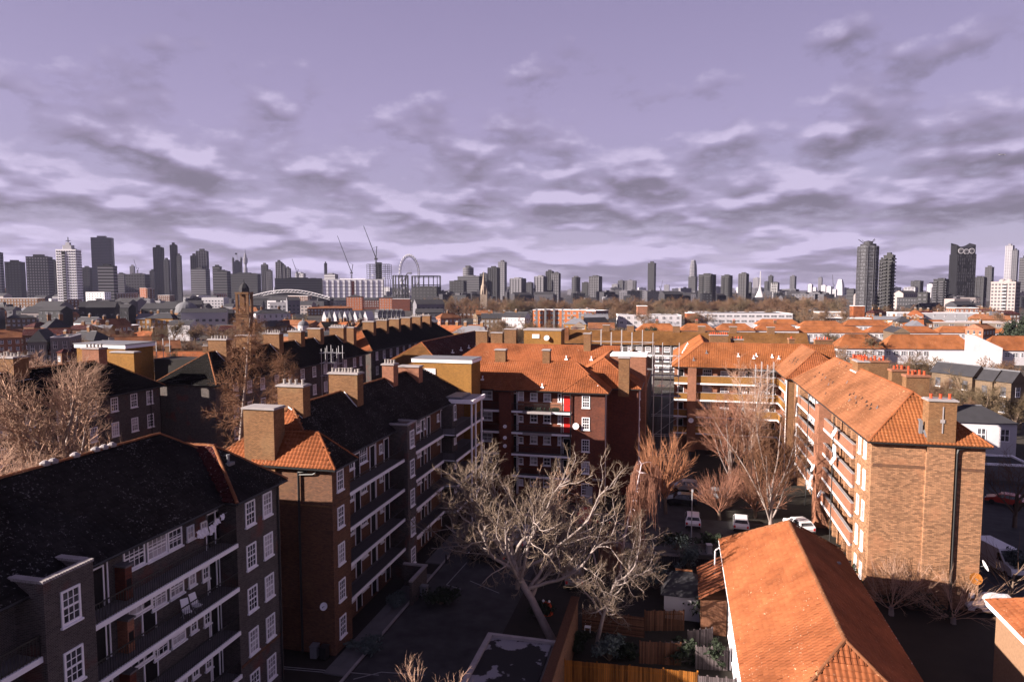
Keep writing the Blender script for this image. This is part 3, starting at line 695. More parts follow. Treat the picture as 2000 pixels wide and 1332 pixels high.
walls(C4, 'brick_dark', (-36, 34, 196.5, 204, GZ, 11.0)); roof(C4, -36.4, 34.4, 196, 206, 11.0, 14.6, 'x', 5, 0, {'all': 'tile_ochre'}, 'S', 'tile_ochre')
for x_ in (-21.5, -14.5, -1.5, 5.5, 14, 24): chimney(C4, x_, x_ + 2.0, 200.5, 201.7, 13, 16.3, 'brick_buff', 0)
for z in (8.2, 5.4, 2.6):
    MB('white_paint').box(-30, 8, 194.9, 195.05, z - .25, z + .1).build('gallery_slab', C4)
    for i in range(14): win(C4, 'wide' if i % 3 else 'vic', 'S', 196.5, -29 + i * 2.6, z + .9)
mb = MB('tile_brownred').box(-32.3, -31, 197, 198.2, 11, 15.6); mb.build('chimney', C4)

shade_block = flats('apartment_block', 'unseen low block added behind the narrow brick end wall to shade the ground', (-10, 145, GZ)); walls(shade_block, 'brick_dark', (-15.6, -6, 113.4, 178, GZ, 8.5)); roof(shade_block, -16, -5.6, 113, 178.4, 8.5, 11.5, 'y', 4, 4, {'all': 'tile_ochre'}, 'S', 'tile_ochre')  # added block, out of view, to cast shade over the ground gap
# ================================================================ block F + G, orange facade across the yard
Fk = flats('apartment_block', 'orange-roofed brick flats with white gallery bands across the far side of the yard', (9, 122, GZ))
walls(Fk, 'brick_pink', (-.5, 25, 121, 128.6, GZ, 13.6)); walls(Fk, 'brick_pink', (-.5, 9, 128.6, 150, GZ, 13.6))
rfF = roof(Fk, -.9, 25.4, 119.4, 129, 13.6, 17.4, 'x', 5.2, 0, {'all': 'tile_orange_plain'}, 'SW', 'tile_orange')
roof(Fk, -.88, 9.7, 119.45, 151, 13.58, 17.37, 'y', 5.0, 4.8, {'all': 'tile_orange_plain', 'S': 'tile_orange_plain'}, 'W', 'tile_orange')
roof(Fk, 15.6, 25.4, 107, 129.02, 13.62, 17.42, 'y', 4.8, 4.8, {'all': 'tile_brownred', 'S': 'tile_orange'}, 'WS', 'tile_orange')
walls(Fk, 'brick_pink', (16.9, 25, 107.4, 121, GZ, 13.6)); walls(Fk, 'brick_buff', (15.9, 16.9, 107.4, 109, GZ, 13.58), name='pier')
gallery(Fk, 'S', 119.6, 1.5, 3.2, 16.3, rail='brick', parapet='brick_gold', hi=1.25); gallery(Fk, 'S', 119.6, 1.5, -.5, 1.7, rail='brick', parapet='brick_gold', hi=1.1); gallery(Fk, 'W', 16.3, .7, 109, 119.6, rail='brick', parapet='brick_gold', hi=1.1)
walls(Fk, 'brick_pink', (1.75, 3.15, 119.2, 121, GZ, 13.5), name='stair_bay')
for z in FL:
    for s_ in (6.3, 9.6, 13.4): walls(Fk, 'brick_pink', (s_ - .35, s_ + .35, 120.6, 121, z, z + 2.7), name='pier')
    win(Fk, 'case', 'S', 121, 7.9, z + .95); win(Fk, 'case', 'S', 121, 10.8, z + .95); win(Fk, 'casec', 'S', 121, 12.4, z + .95); win(Fk, 'casec', 'S', 121, 14.6, z + .95); win(Fk, 'wide', 'S', 121, 5.0, z + .95)
    door(Fk, 'S', 121, 11.7, z + .1); door(Fk, 'S', 121, 15.6, z + .1); door(Fk, 'S', 121, .6, z + .1)
    for s_ in (112.0, 115.5): win(Fk, 'mid', 'W', 16.9, s_, z + 1.1)
chimney(Fk, 5.6, 8.8, 128.9, 130.2, 13, 18.6, 'brick_buff', 9, 'pot_terracotta'); chimney(Fk, 9.4, 11.5, 129.6, 130.8, 13, 17.8, 'brick_buff', 4, 'pot_terracotta')
for i, (px_, py_) in enumerate(((1380, 690), (1355, 704), (1442, 696), (1472, 700), (1477, 696), (1508, 698), (1521, 701))):
    for y in np.arange(124.2, 119.4, -.05):
        x, z = ony(px_, py_, y)
        if z >= 13.6 + (y - 119.4) * .79: break
    vent(Fk, x, y, z + .05, rfF, .8, 'lead' if i < 2 else 'white_paint')
for i in range(7): vent(Fk, 17.6 + .35 * (i % 3), 112.2 + i * .8, 15.2 + .3 * (i % 3), rfF, .4, 'black_metal')
for i in range(5): vent(Fk, .9 + .25 * i, 131 + i * 2.6, 15.0 + .2 * i, rfF, .6, 'white_paint')
dish(Fk, (2.4, 118.8, 4.6), 'S', .45); pipe(Fk, [(15.8, 107.3, 13.5), (15.8, 107.3, GZ)], 'white_paint', .07)

# ================================================================ block E, big yellow brick block on the right
Ek = flats('apartment_block', 'large sunlit yellow brick flats on the right with plain end wall and tall end chimney', (21, 85, GZ))
walls(Ek, 'brick_yellow', (17.9, 25.6, 65.1, 106.6, GZ, 13.6)); walls(Ek, 'brick_yellow', (16.8, 17.9, 65.1, 70.6, GZ, 13.58)); walls(Ek, 'brick_yellow', (16.8, 17.9, 102, 106.6, GZ, 13.58))
walls(Ek, 'brick_pink', (16.0, 17.9, 84.2, 86.6, GZ, 13.35), name='stair_bay')
rfE = roof(Ek, 16.4, 26.0, 64.7, 107, 13.6, 17.4, 'y', 4.8, 5, {'all': 'tile_brownred', 'S': 'tile_orange_plain'}, 'WS', 'tile_orange')
gallery(Ek, 'W', 16.5, 1.4, 70.6, 84.2, rail='brick', parapet='brick_pink', hi=1.15); gallery(Ek, 'W', 16.5, 1.4, 86.6, 102, rail='brick', parapet='brick_pink', hi=1.15)
for z in FL + [-.65]:
    for s_ in (67.2, 69.1): win(Ek, 'tall', 'W', 16.8, s_, z + .75)
    for s_ in (104, ): win(Ek, 'tall', 'W', 16.8, s_, z + .75)
    for i in range(6):
        s_ = 72 + i * 2.25; walls(Ek, 'brick_yellow', (17.2, 17.9, s_ - .3, s_ + .3, z, z + 2.7), name='pier')
        win(Ek, 'casec', 'W', 17.9, s_ + 1.1, z + 1.0); door(Ek, 'W', 17.9, s_ + .65, z + .05, 'dark_void', .8) if i % 2 else None
    for i in range(6):
        s_ = 88.5 + i * 2.3; win(Ek, 'case', 'W', 17.9, s_, z + 1.0); door(Ek, 'W', 17.9, s_ + 1.15, z + .05)
    win(Ek, 'sash', 'E', 25.6, 69, z + .8)
chimney(Ek, 21.05, 23.2, 64.85, 66.3, 12.9, 17.5, 'brick_buff', 3, 'pot_terracotta')
walls(Ek, 'brick_yellow', (21.05, 23.2, 64.8, 65.1, GZ, 13.45), name='chimney_breast'); MB('pale_stone').box(22.12, 22.2, 64.79, 64.84, 14.6, 16.9).box(21.98, 22.32, 64.78, 64.83, 15.5, 15.8).build('mortar_repair', Ek)
mb = MB('lead').poly([(20.9, 64.95, 14.2), (21.05, 64.95, 14.2), (21.05, 66.6, 15.5), (20.75, 66.6, 15.5)]); mb.box(20.6, 20.85, 65.5, 65.75, 14.3, 15.5); mb.build('flashing', Ek)
chimney(Ek, 20.8, 22.0, 88, 90.5, 15.6, 18.4, 'brick_buff', 4, 'pot_terracotta', along='y'); MB('white_paint').box(20.55, 20.8, 87.9, 90.6, 16.9, 17.1).build('flashing', Ek)
band(Ek, 'S', 65.1, 16.9, 21.05, 11.35, 'brick_brown', .26, .03); band(Ek, 'S', 65.1, 23.2, 25.6, 11.35, 'brick_brown', .26, .03)
pipe(Ek, [(24.4, 64.95, 13.4), (23.5, 64.93, 13.25), (23.42, 64.93, 12.9), (23.42, 64.93, GZ)], r=.10)
pipe(Ek, [(16.3, 77.9, 13.4), (16.3, 77.9, GZ)], 'black_metal', .06); pipe(Ek, [(16.3, 92.5, 13.4), (16.3, 92.5, GZ)], 'black_metal', .06)
rr = random.Random(9)
for (px_, py_) in ((1592, 737), (1600, 730), (1607, 733), (1613, 739), (1605, 744), (1621, 744), (1619, 752), (1627, 748), (1613, 770), (1655, 748), (1660, 772), (1668, 770), (1672, 778), (1684, 780), (1660, 783), (1673, 788), (1693, 786), (1693, 795), (1702, 792), (1714, 797), (1700, 800), (1640, 711), (1653, 718), (1675, 725)):
    for x in np.arange(21, 16.4, -.05):
        y, z = onx(px_, py_, x)
        if y > 64 and z >= 13.6 + (x - 16.4) * .79: break
    # the photograph's vents lie on the west slope
    if 66 < y < 104: vent(Ek, x, y, z + .0, rfE, .42, 'black_metal' if rr.random() < .6 else 'lead')
for (s_, z_, r_) in ((76.3, 12.0, .55), (76.5, 9.0, .5), (84.8, 6.0, .5), (85.5, 4.6, .5), (82.5, 3.6, .5), (86.5, 3.4, .5)): dish(Ek, (16.0 if s_ < 84 else 15.6, s_, z_), 'W', r_)
dish(Ek, (25.2, 64.55, 2.2), 'S', .5, 'timber_orange'); dish(Ek, (26.1, 65.2, 3.2), 'E', .5); MB('white_paint').box(24.9, 25.3, 64.98, 65.1, .3, .7).build('meter_box', Ek)
ln = MB('cloth')
for i in range(3): ln.box(16.1, 16.2, 76.0 + i * .4, 76.3 + i * .4, 9.2 + .3 * i, 10.6)
ln = ln.build('laundry'); ln['label'] = 'white sheets hanging over the gallery of the sunlit yellow block'; ln['category'] = 'laundry'

# ================================================================ house D, orange hipped roof bottom right
Dk = thing('terraced_house', 'pale rendered low house with big orange hipped roof at the bottom right', 'house', (8.7, 46, GZ))
walls(Dk, 'white_render', (4.3, 13.1, 33, 60, GZ, 5.2))
rfD = roof(Dk, 3.8, 13.6, 32.4, 60.5, 5.2, 8.8, 'y', 4.8, 4.6, {'all': 'tile_orange'}, 'WSE', 'tile_brownred', {'W': 230, 'S': 70}, fascia='white_paint')
for y_ in (36, 40, 44, 48, 52, 56): win(Dk, 'vic', 'W', 4.3, y_, 2.9); win(Dk, 'mid', 'W', 4.3, y_ + 1, .2)
pipe(Dk, [(4.15, 42.5, 5.1), (4.15, 42.5, GZ)]); pipe(Dk, [(4.15, 50.5, 5.1), (4.15, 50.5, GZ)], 'white_paint'); pipe(Dk, [(3.95, 59.5, 5.0), (3.5, 60.6, 4.2), (3.5, 60.6, GZ)], 'white_paint', .07)
MB('lead').box(11.6, 12.2, 54.2, 54.5, 6.35, 6.45).build('roof_vent', Dk)
Sh = thing('lean_to_shed', 'rusty brown slatted lean-to beside the far left corner of the orange-roofed house', 'shed', (3.4, 60, GZ))
mb = MB('timber_brown').box(2.2, 4.2, 55.5, 62, GZ, 1.9); mb.build('wall', Sh)
mb = MB('rust_sheet')
for i in range(11):
    for j in range(1): mb.poly([(2.0, 55.3 + i * .62, 2.0), (4.2, 55.3 + i * .62, 3.3), (4.2, 55.88 + i * .62, 3.25), (2.0, 55.88 + i * .62, 1.94)])
mb.build('roof_sheet', Sh)
# ================================================================ house H, right edge
Hk = thing('terraced_house', 'pebble-dashed house corner with orange roof and white fascia at the right edge', 'house', (26, 48, GZ))
plain('pebbledash', (.22, .13, .08), .35, 6); MATS['pebbledash']
walls(Hk, 'pebbledash', (21.8, 34, 30, 52.4, GZ, 5.1)); roof(Hk, 21.3, 34, 29, 52.9, 5.2, 8.4, 'y', 4.5, 5, {'all': 'tile_orange'}, 'WSN', 'tile_orange', fascia='white_paint', soff=.35)
an = thing('tv_aerial', 'thin aerial on the roof at the right edge', 'aerial', (23.6, 49.5, 6.5)); MB('galvanised').tube((23.6, 49.5, 6.6), (23.6, 49.5, 8.7), .03).tube((23.0, 49.5, 8.6), (24.3, 49.3, 8.7), .02).tube((23.1, 49.2, 8.6), (23.1, 49.8, 8.6), .015).tube((23.6, 49.1, 8.62), (23.6, 49.9, 8.62), .015).tube((24.1, 49.0, 8.65), (24.1, 49.7, 8.65), .015).build('antenna', an)

# ================================================================ A2, A3 and the row behind on the left
def row_block(label, x0, x1, y0, y1, ze, zr, win_ys, mats, h1=None, h0=None, rows=5, tilef='ES'):
    t = flats('apartment_block', label, ((x0 + x1) / 2, (y0 + y1) / 2, GZ))
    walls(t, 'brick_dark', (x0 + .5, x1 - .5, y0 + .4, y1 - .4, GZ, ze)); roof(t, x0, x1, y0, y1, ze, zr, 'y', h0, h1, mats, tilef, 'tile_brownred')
    for i in range(rows):
        for y in win_ys: win(t, 'sashc' if (int(y) + i) % 3 == 0 else 'sash', 'E', x1 - .5, y, ze - 2.0 - i * 2.87)
    for y in (y0 + 2, y1 - 2): pipe(t, [(x1 - .4, y, ze - .1), (x1 - .4, y, GZ)])
    return t
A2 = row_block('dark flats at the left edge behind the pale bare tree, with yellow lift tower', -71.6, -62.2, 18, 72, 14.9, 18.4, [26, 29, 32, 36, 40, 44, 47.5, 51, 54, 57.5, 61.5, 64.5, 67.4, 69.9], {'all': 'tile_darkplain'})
chimney(A2, -69.5, -65.9, 55.3, 57, 15.5, 20, 'brick_buff', 8, along='x'); chimney(A2, -68.6, -66.2, 66.2, 67.4, 17, 20, 'brick_pink', 5); chimney(A2, -68.4, -65, 70.2, 71.2, 15.5, 19.2, 'brick_gold', 0)
mb = MB('brick_gold').box(-79.6, -71.7, 76, 81, GZ, 18.95); mb.use('white_paint').box(-79.8, -71.5, 75.8, 81.2, 18.95, 19.45); mb.use('lead').box(-79.9, -71.4, 75.7, 81.3, 19.45, 19.55); mb.build('lift_tower', A2)
MB('white_paint').poly([(-66.0, 55.15, 17.65), (-67.8, 55.15, 18.6), (-67.8, 55.15, 18.45), (-66.0, 55.15, 17.5)]).box(-65.9, -65.7, 55.2, 57.1, 17.3, 17.55).build('flashing', A2)
A3 = row_block('dark roofed flats behind the larch, chimneys stepping along the ridge', -65.2, -56, 73.6, 117, 14.9, 18.5, [78, 81, 84, 87.5, 91, 94.5, 98, 101.5, 105, 108.5, 112, 114.6], {'all': 'tile_darkplain'}, h0=4.6)  # south hip in dark tile too: the shade on it is painted in
for i, (y_, w_, t_) in enumerate(((79.5, 2.8, 20.2), (85.5, 2.4, 20.3), (92, 2.8, 20.2), (99, 2.3, 20.1), (105, 2.4, 20.2), (112.5, 2.8, 20.0))):
    chimney(A3, -61.6, -61.6 + w_, y_, y_ + 1.2, 15.5, t_, 'brick_buff', (6, 0, 7, 3, 0, 5)[i])
    MB('white_paint').poly([(-61.6 + w_, y_ - .1, 18.5 - (w_ - .95) * .78 + .05), (-60.3, y_ - .1, 18.6), (-60.3, y_ - .1, 18.46), (-61.6 + w_, y_ - .1, 18.4 - (w_ - .95) * .78 - .05)]).build('flashing', A3)
plain('shade_black_render', (.014, .012, .012), .4, 1)  # near-black colour stands in for the shade on A3's end tower
walls(A3, 'shade_black_render', (-69.5, -63.4, 78.6, 82.2, GZ, 17.4), name='lift_tower')
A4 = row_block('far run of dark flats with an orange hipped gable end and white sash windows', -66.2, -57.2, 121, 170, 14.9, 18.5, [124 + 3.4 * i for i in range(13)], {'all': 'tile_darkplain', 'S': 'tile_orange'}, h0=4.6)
for i in range(6): chimney(A4, -62.6, -60.2, 128 + i * 6.5, 129.2 + i * 6.5, 15.5, 20.3, 'brick_buff', (0, 4, 3, 0, 5, 2)[i])
chimney(A4, -63.5, -61, 120.8, 122, 14, 19.5, 'brick_buff', 0); chimney(A4, -67.5, -64.5, 124, 125.4, 14, 19.6, 'brick_buff', 0)

# ================================================================ scaffolding
def scaffold(label, x0, x1, y0, y1, z0, z1, nx, lifts, boards=(), dep=1.3):
    t = thing('scaffolding', label, 'scaffolding', (x0, y0, GZ)); n = nx
    for i in range(n + 1):
        x = x0 + (x1 - x0) * i / n; y = y0 + (y1 - y0) * i / n
        for k in (0, dep):
            zz = z1 + (.5 if i % 2 else 0); MB('galvanised').tube((x, y + k, z0), (x, y + k, zz), .045, k=5).build('pole', t)
    for z in lifts:
        mb = MB('galvanised')
        for k in (0, dep): mb.tube((x0 - .3, y0 + k, z), (x1 + .3, y1 + k, z), .035, k=5)
        for i in range(n + 1): x = x0 + (x1 - x0) * i / n; y = y0 + (y1 - y0) * i / n; mb.tube((x, y - .2, z), (x, y + dep + .2, z), .03, k=5)
        mb.build('ledger', t)
    mb = MB('galvanised')
    for a, b_ in zip(lifts, lifts[1:]): mb.tube((x0, y0 - .05, a), (x1, y1 - .05, b_), .03, k=5)
    mb.build('brace', t)
    for z in boards:
        for j in range(4): MB('timber_grey').box(x0 - .3, x1 + .3, y0 + .1 + j * .28, y0 + .35 + j * .28, z + .04, z + .09).build('board', t)
    return t
scaffold('tall scaffolding against the far red block between the two orange roofs', -3.4, .2, 103, 103, GZ, 18.4, 3, [2, 5, 8, 11, 14, 17], (11, 14))
scaffold('scaffolding platform with pale boards behind the narrow end-wall chimney', -16, -4.5, 128, 128, 8, 18.8, 6, [12, 15, 17], (15,))
scaffold('small scaffold at the roof corner of the white-banded flats', 12.6, 15.4, 118.3, 118.3, 8, 14.4, 3, [9.0, 11.2, 12.3, 13.4], (11.2,), 1.0)
scaffold('small scaffold on the dark row roof left of the middle chimneys', -54.6, -51.6, 97, 97, 8, 17.5, 3, [13.2, 15.2, 16.8], (13.2,))
scaffold('white scaffold landing beside the left lift tower', -73.2, -70.9, 82, 82, 8, 19.4, 1, [15.2, 16.6], (15.2,))

# ================================================================ yard: garage, fences, sheds, walls
Gg = thing('garage', 'flat roofed dark garage with dried puddles on its felt roof', 'garage', (-10.3, 39, GZ))
walls(Gg, 'brick_dark', (-12.7, -8.0, 26, 45.4, GZ, 2.1)); MB('felt_puddled').box(-12.5, -8.2, 26.2, 45.2, 2.1, 2.22).build('roof', Gg)
MB('pale_stone').box(-12.85, -12.5, 26, 45.5, 2.1, 2.42).box(-12.5, -7.9, 45.2, 45.5, 2.1, 2.42).build('roof_kerb', Gg)
bw_t = thing('brick_wall', 'tall brown garden wall running along the right side of the garage', 'wall', (-7.5, 38, GZ)); walls(bw_t, 'brick_brown', (-7.75, -7.3, 24, 52, GZ, 2.6)); MB('timber_brown').box(-7.85, -7.2, 24, 52, 2.6, 2.72).build('coping', bw_t)
def fence(label, p, q, zt, n, mat, group=None, horiz=False, posts=4, z0=GZ):
    p = Vector((*p, 0)); q = Vector((*q, 0)); L = (q - p).length; ang = math.atan2(q.y - p.y, q.x - p.x)
    t = thing('timber_fence', label, 'fence', (p.x, p.y, z0), group, ang); h = zt - z0; rr = random.Random(int(L * 100))
    def q_(nm, me, loc, sc=None):
        o = bpy.data.objects.new(nm, me); C.objects.link(o); o.parent = t; o.location = loc
        if sc: o.scale = sc
    if not horiz:
        pw_ = L / n; me = MB(mat).box(.008, pw_ - .010, -.012, .012, 0, h).mesh('plank')
        for i in range(n): q_('plank', me, (i * pw_, rr.uniform(-.012, .012), rr.uniform(-.03, .02)))
    else:
        me = MB(mat).box(0, L, -.014, .014, .01, h / n * .9).mesh('slat')
        for i in range(n): q_('slat', me, (0, .012 * (i % 2), i * h / n))
    pm = MB(mat).box(-.05, .05, .02, .12, 0, h + .06).mesh('post')
    for i in range(posts + 1): q_('post', pm, (L * i / posts, 0, 0))
    rm = MB(mat).box(0, L, .015, .06, 0, .07).mesh('rail')
    for k in (.25, .8): q_('rail', rm, (0, 0, h * k))
    return t
fence('bright orange plank fence along the bottom of the picture', (-7.3, 45.4), (1.7, 46.0), 1.15, 66, 'timber_orange')
fence('greyish plank fence stub between the orange fence and the pale house', (1.75, 46.0), (4.2, 46.2), .9, 18, 'timber_grey')
fence('brown slatted fence behind the garage garden under the pollarded branches', atz(1138, 1190, .8), atz(1258, 1205, .8), .8, 15, 'timber_brown', horiz=True)
fence('brown plank fence right of the slatted one', atz(1260, 1192, .8), atz(1336, 1192, .8), .8, 30, 'timber_brown')
fence('reddish plank fence panel nearer the camera in the middle garden', atz(1250, 1252, .8), atz(1330, 1256, .8), .8, 26, 'timber_brown')
fence('grey slatted fence panel beside the reddish one', atz(1300, 1256, .5), atz(1352, 1258, .5), .6, 15, 'timber_grey', horiz=True)
fence('mauve plank fence panel next to the pale house wall', atz(1360, 1262, .8), atz(1422, 1266, .8), .8, 22, 'timber_grey')
fence('low sunlit fence piece at the foot of the birch gardens', atz(1345, 1232, .6), atz(1392, 1226, .6), .6, 16, 'timber_grey')
fence('iron-grey rail fence along the parking bays', (-4.8, 68.6), (6, 68.6), .2, 60, 'black_metal')
pg = thing('garden_shed', 'dark hip-roofed pavilion in the garden left of the orange house', 'shed', (1.2, 62, GZ))
sx0, sy0 = atz(1290, 1162, 1.2); sx1, _ = atz(1380, 1162, 1.2)
walls(pg, 'white_render', (sx0 + .3, sx1 - .2, sy0 + .3, sy0 + 4, GZ, 1.2)); mb = MB('slate')
xm = (sx0 + sx1) / 2
for fc in ([(sx0, sy0, 1.2), (sx1, sy0, 1.2), (xm + .7, sy0 + 2.2, 2.6), (xm - .7, sy0 + 2.2, 2.6)], [(sx0, sy0 + 4.4, 1.2), (sx0, sy0, 1.2), (xm - .7, sy0 + 2.2, 2.6)], [(sx1, sy0, 1.2), (sx1, sy0 + 4.4, 1.2), (xm + .7, sy0 + 2.2, 2.6)], [(sx1, sy0 + 4.4, 1.2), (sx0, sy0 + 4.4, 1.2), (xm - .7, sy0 + 2.2, 2.6), (xm + .7, sy0 + 2.2, 2.6)]): mb.poly(fc)
mb.build('roof', pg); rc = MB('tile_brownred'); ridge_caps(rc, (xm - .7, sy0 + 2.2, 2.6), (xm + .7, sy0 + 2.2, 2.6)); rc.build('ridge_tiles', pg, kind='stuff')
# garden chair
gx, gy = atz(1148, 1232, GZ); t = thing('garden_chair', 'white plastic chair lying by the slatted fence', 'chair', (gx, gy, GZ))
MB('white_paint').box(gx - .25, gx + .25, gy - .25, gy + .25, GZ + .38, GZ + .43).build('seat', t)
mb = MB('white_paint').box(gx - .25, gx - .2, gy + .2, gy + .25, GZ + .43, GZ + .95).box(gx + .2, gx + .25, gy + .2, gy + .25, GZ + .43, GZ + .95).box(gx - .2, gx + .2, gy + .2, gy + .25, GZ + .8, GZ + .95); mb.build('backrest', t)
for a in (-1, 1):
    for b_ in (-1, 1): MB('white_paint').box(gx + a * .22 - .02, gx + a * .22 + .02, gy + b_ * .22 - .02, gy + b_ * .22 + .02, GZ, GZ + .38).build('leg', t)
# orange flowering tub under the plane tree
gx, gy = atz(1068, 1165, .6); t = thing('toy_tent', 'small bright orange heap with two white balls under the big pollarded tree', 'toy', (gx, gy, GZ))
mb = MB('pot_terracotta').lathe(gx, gy, [(.55, GZ), (.5, -.3), (.3, .1), (.1, .2)], 9); mb.build('cover', t); MB('white_paint').lathe(gx - .3, gy, [(.05, .1), (.13, .2), (.05, .32)], 8).lathe(gx + .2, gy, [(.05, .1), (.13, .2), (.05, .32)], 8).build('ball', t)
# kerbs and wheelie bins
kb = MB('pale_stone')
for i in range(30): kb.box(-22.9, -22.72, 30 + i * 1.2, 31.16 + i * 1.2, GZ, GZ + .12)
struct(kb.build('kerb'))
def bin_(label, x, y, rz, mat):
    t = thing('wheelie_bin', label, 'bin', (x, y, GZ), 'bins in the yard', rz)
    for n, mb in (('body', MB(mat).box(-.26, .26, -.3, .3, .08, .95)), ('lid', MB(mat).box(-.29, .29, -.34, .33, .95, 1.04)), ('wheel', MB('tyre').tube((-.28, .28, .1), (.28, .28, .1), .1, k=8))):
        o = bpy.data.objects.new(n, mb.mesh(n)); C.objects.link(o); o.parent = t
bin_('dark wheelie bin against the foot of the end wall by the slab path', -25.5, 44.8, 0, 'black_metal'); bin_('grey wheelie bin beside the dark one at the slab path', -26.3, 44.8, .1, 'lead'); bin_('grey wheelie bin by the porch wall', -22.0, 56.5, 1.5, 'lead'); bin_('dark bin at the corner of the garage', -13.3, 44.6, .4, 'black_metal'); bin_('pale bin on the parking bays behind the rail fence', 3.6, 73.0, .2, 'galvanised')
for i in range(6):
    x_, y_ = -22.5, 64 + i * 2.6; t = thing('bollard', 'low dark bollard on the kerb, %s from the camera' % ['first', 'second', 'third', 'fourth', 'fifth', 'sixth'][i], 'bollard', (x_, y_, GZ), 'bollards along the kerb'); MB('black_metal').lathe(x_, y_, [(.1, GZ), (.09, GZ + .8), (.12, GZ + .82), (.05, GZ + .95)], 8).build('post', t)
# street lamp
lx_, ly_ = atz(1350, 1060, GZ); t = thing('street_lamp', 'slim grey lamp post beside the white car on the parking bays', 'lamp post', (lx_, ly_, GZ)); MB('galvanised').tube((lx_, ly_, GZ), (lx_, ly_, 5.0), .07, .05, 8).build('pole', t); MB('galvanised').box(lx_ - .1, lx_ + .1, ly_ - .5, ly_ + .05, 4.95, 5.1).build('lamp_head', t)

# ================================================================ cars
def car_proto(body, kind='hatch'):
    L, W = (4.1, 1.74) if kind != 'van' else (5.6, 2.0); H = {'hatch': 1.5, 'van': 2.4, 'saloon': 1.42}[kind]
    if kind == 'van': prof = [(-L/2, .35), (-L/2, H - .15), (-L/2 + .15, H), (L/2 - 1.9, H), (L/2 - 1.0, 1.35), (L/2 - .1, 1.05), (L/2, .8), (L/2, .35)]
    else: prof = [(-L/2, .35), (-L/2 - .02, .8), (-L/2 + .12, 1.0), (-L/2 + .55, H - .05), (-L/2 + .9, H), (L/2 - 2.0, H), (L/2 - 1.6, H - .06), (L/2 - 1.05, 1.0), (L/2 - .12, .78), (L/2, .6), (L/2, .35)]
    def half(y, z): return W/2 * (1.0 if z < 1.02 else 1.0 - .26 * (z - 1.02) / (H - 1.0) if kind != 'van' else 1.0 - .08 * max(0, z - 1) / 1.4)
    mb = MB(body); n = len(prof)
    for s_ in (-1, 1):
        for y, z in prof: mb.v.append((s_ * half(y, z), y, z))
    for i in range(n): j = (i + 1) % n; mb.f.append((i, j, n + j, n + i)); mb.mi.append(0)
    mb.f.append(tuple(range(n))[::-1]); mb.mi.append(0); mb.f.append(tuple(range(n, 2 * n))); mb.mi.append(0)
    me = mb.mesh('body')
    g = MB('car_glass'); e = .012
    def strip(a, b_, ins=.1):
        (y0, z0), (y1, z1) = a, b_; w0, w1 = half(y0, z0) - ins, half(y1, z1) - ins; ny, nz = (z1 - z0), -(y1 - y0); l = math.hypot(ny, nz) or 1; ny, nz = ny / l * e, nz / l * e
        if nz < 0: ny, nz = -ny, -nz
        g.poly([(-w0, y0 + ny, z0 + nz), (w0, y0 + ny, z0 + nz), (w1, y1 + ny, z1 + nz), (-w1, y1 + ny, z1 + nz)])
    if kind == 'van':
        strip((L/2 - 1.05, 1.42), (L/2 - 1.75, H - .15)); sides = [((L/2 - 2.0, 1.35), (L/2 - 1.15, 1.35), (L/2 - 1.7, H - .35), (L/2 - 2.0, H - .35))]
    else:
        strip((L/2 - 1.12, 1.03), (L/2 - 1.6, H - .08)); strip((-L/2 + .2, 1.08), (-L/2 + .52, H - .1)); sides = [((-L/2 + .5, 1.05), (-.15, 1.05), (-.15, H - .1), (-L/2 + .8, H - .1)), ((-.05, 1.05), (L/2 - 1.3, 1.05), (L/2 - 1.75, H - .1), (-.05, H - .1))]
    for sd in sides:
        for s_ in (-1, 1): g.poly([(s_ * (half(y, z) + .012), y, z) for y, z in sd])
    gl = g.mesh('window'); wm = MB('tyre'); k = 12
    n = 0; wm.v += [(dx_, .32 * math.cos(2 * math.pi * i / k), .32 * math.sin(2 * math.pi * i / k)) for dx_ in (-.11, .11) for i in range(k)]
    for i in range(k): j = (i + 1) % k; wm.f.append((i, j, k + j, k + i)); wm.mi.append(0)
    wm.f.append(tuple(range(k))[::-1]); wm.mi.append(0); wm.f.append(tuple(range(k, 2 * k))); wm.mi.append(0); wme = wm.mesh('wheel')
    hl = MB('white_paint').box(-.14, .14, -.03, .03, -.08, .08).mesh('headlight'); tl = MB('red_paint').box(-.1, .1, -.03, .03, -.14, .14).mesh('tail_light'); bp = MB('black_metal').box(-W/2 + .05, W/2 - .05, -.04, .04, -.1, .1).mesh('bumper')
    return dict(body=me, window=gl, wheel=wme, headlight=hl, tail=tl, bumper=bp, L=L, W=W)
CARS = {}
def car(label, x, y, rz, body='car_white', kind='hatch', group='cars parked round the yard'):
    if (body, kind) not in CARS: CARS[(body, kind)] = car_proto(body, kind)
    p = CARS[(body, kind)]; t = thing('parked_van' if kind == 'van' else 'parked_car', label, 'van' if kind == 'van' else 'car', (x, y, GZ + .01), group, rz); L, W = p['L'], p['W']
    def q(n, me, loc=(0, 0, 0)): o = bpy.data.objects.new(n, me); C.objects.link(o); o.parent = t; o.location = loc
    q('body', p['body']); q('window', p['window'])
    for sx in (-1, 1):
        for sy in (-1, 1): q('wheel', p['wheel'], (sx * (W/2 - .1), sy * (L/2 - .78), .32))
        q('headlight', p['headlight'], (sx * (W/2 - .25), L/2 - .02, .68)); q('tail_light', p['tail'], (sx * (W/2 - .16), -L/2 - .01, .75))
    q('bumper', p['bumper'], (0, L/2 + .01, .42)); q('bumper', p['bumper'], (0, -L/2 - .01, .42))
    return t
def cpx(px_, py_): return atz(px_, py_, GZ)
car('white hatchback beside the lamp post, boot to the camera', *cpx(1353, 1024), 0)
car('white hatchback under the pale upright branches right of the lamp post', *cpx(1447, 1030), R(-4))
car('small silver car half hidden by the orange brush tree', *cpx(1338, 958), R(90), 'car_silver')
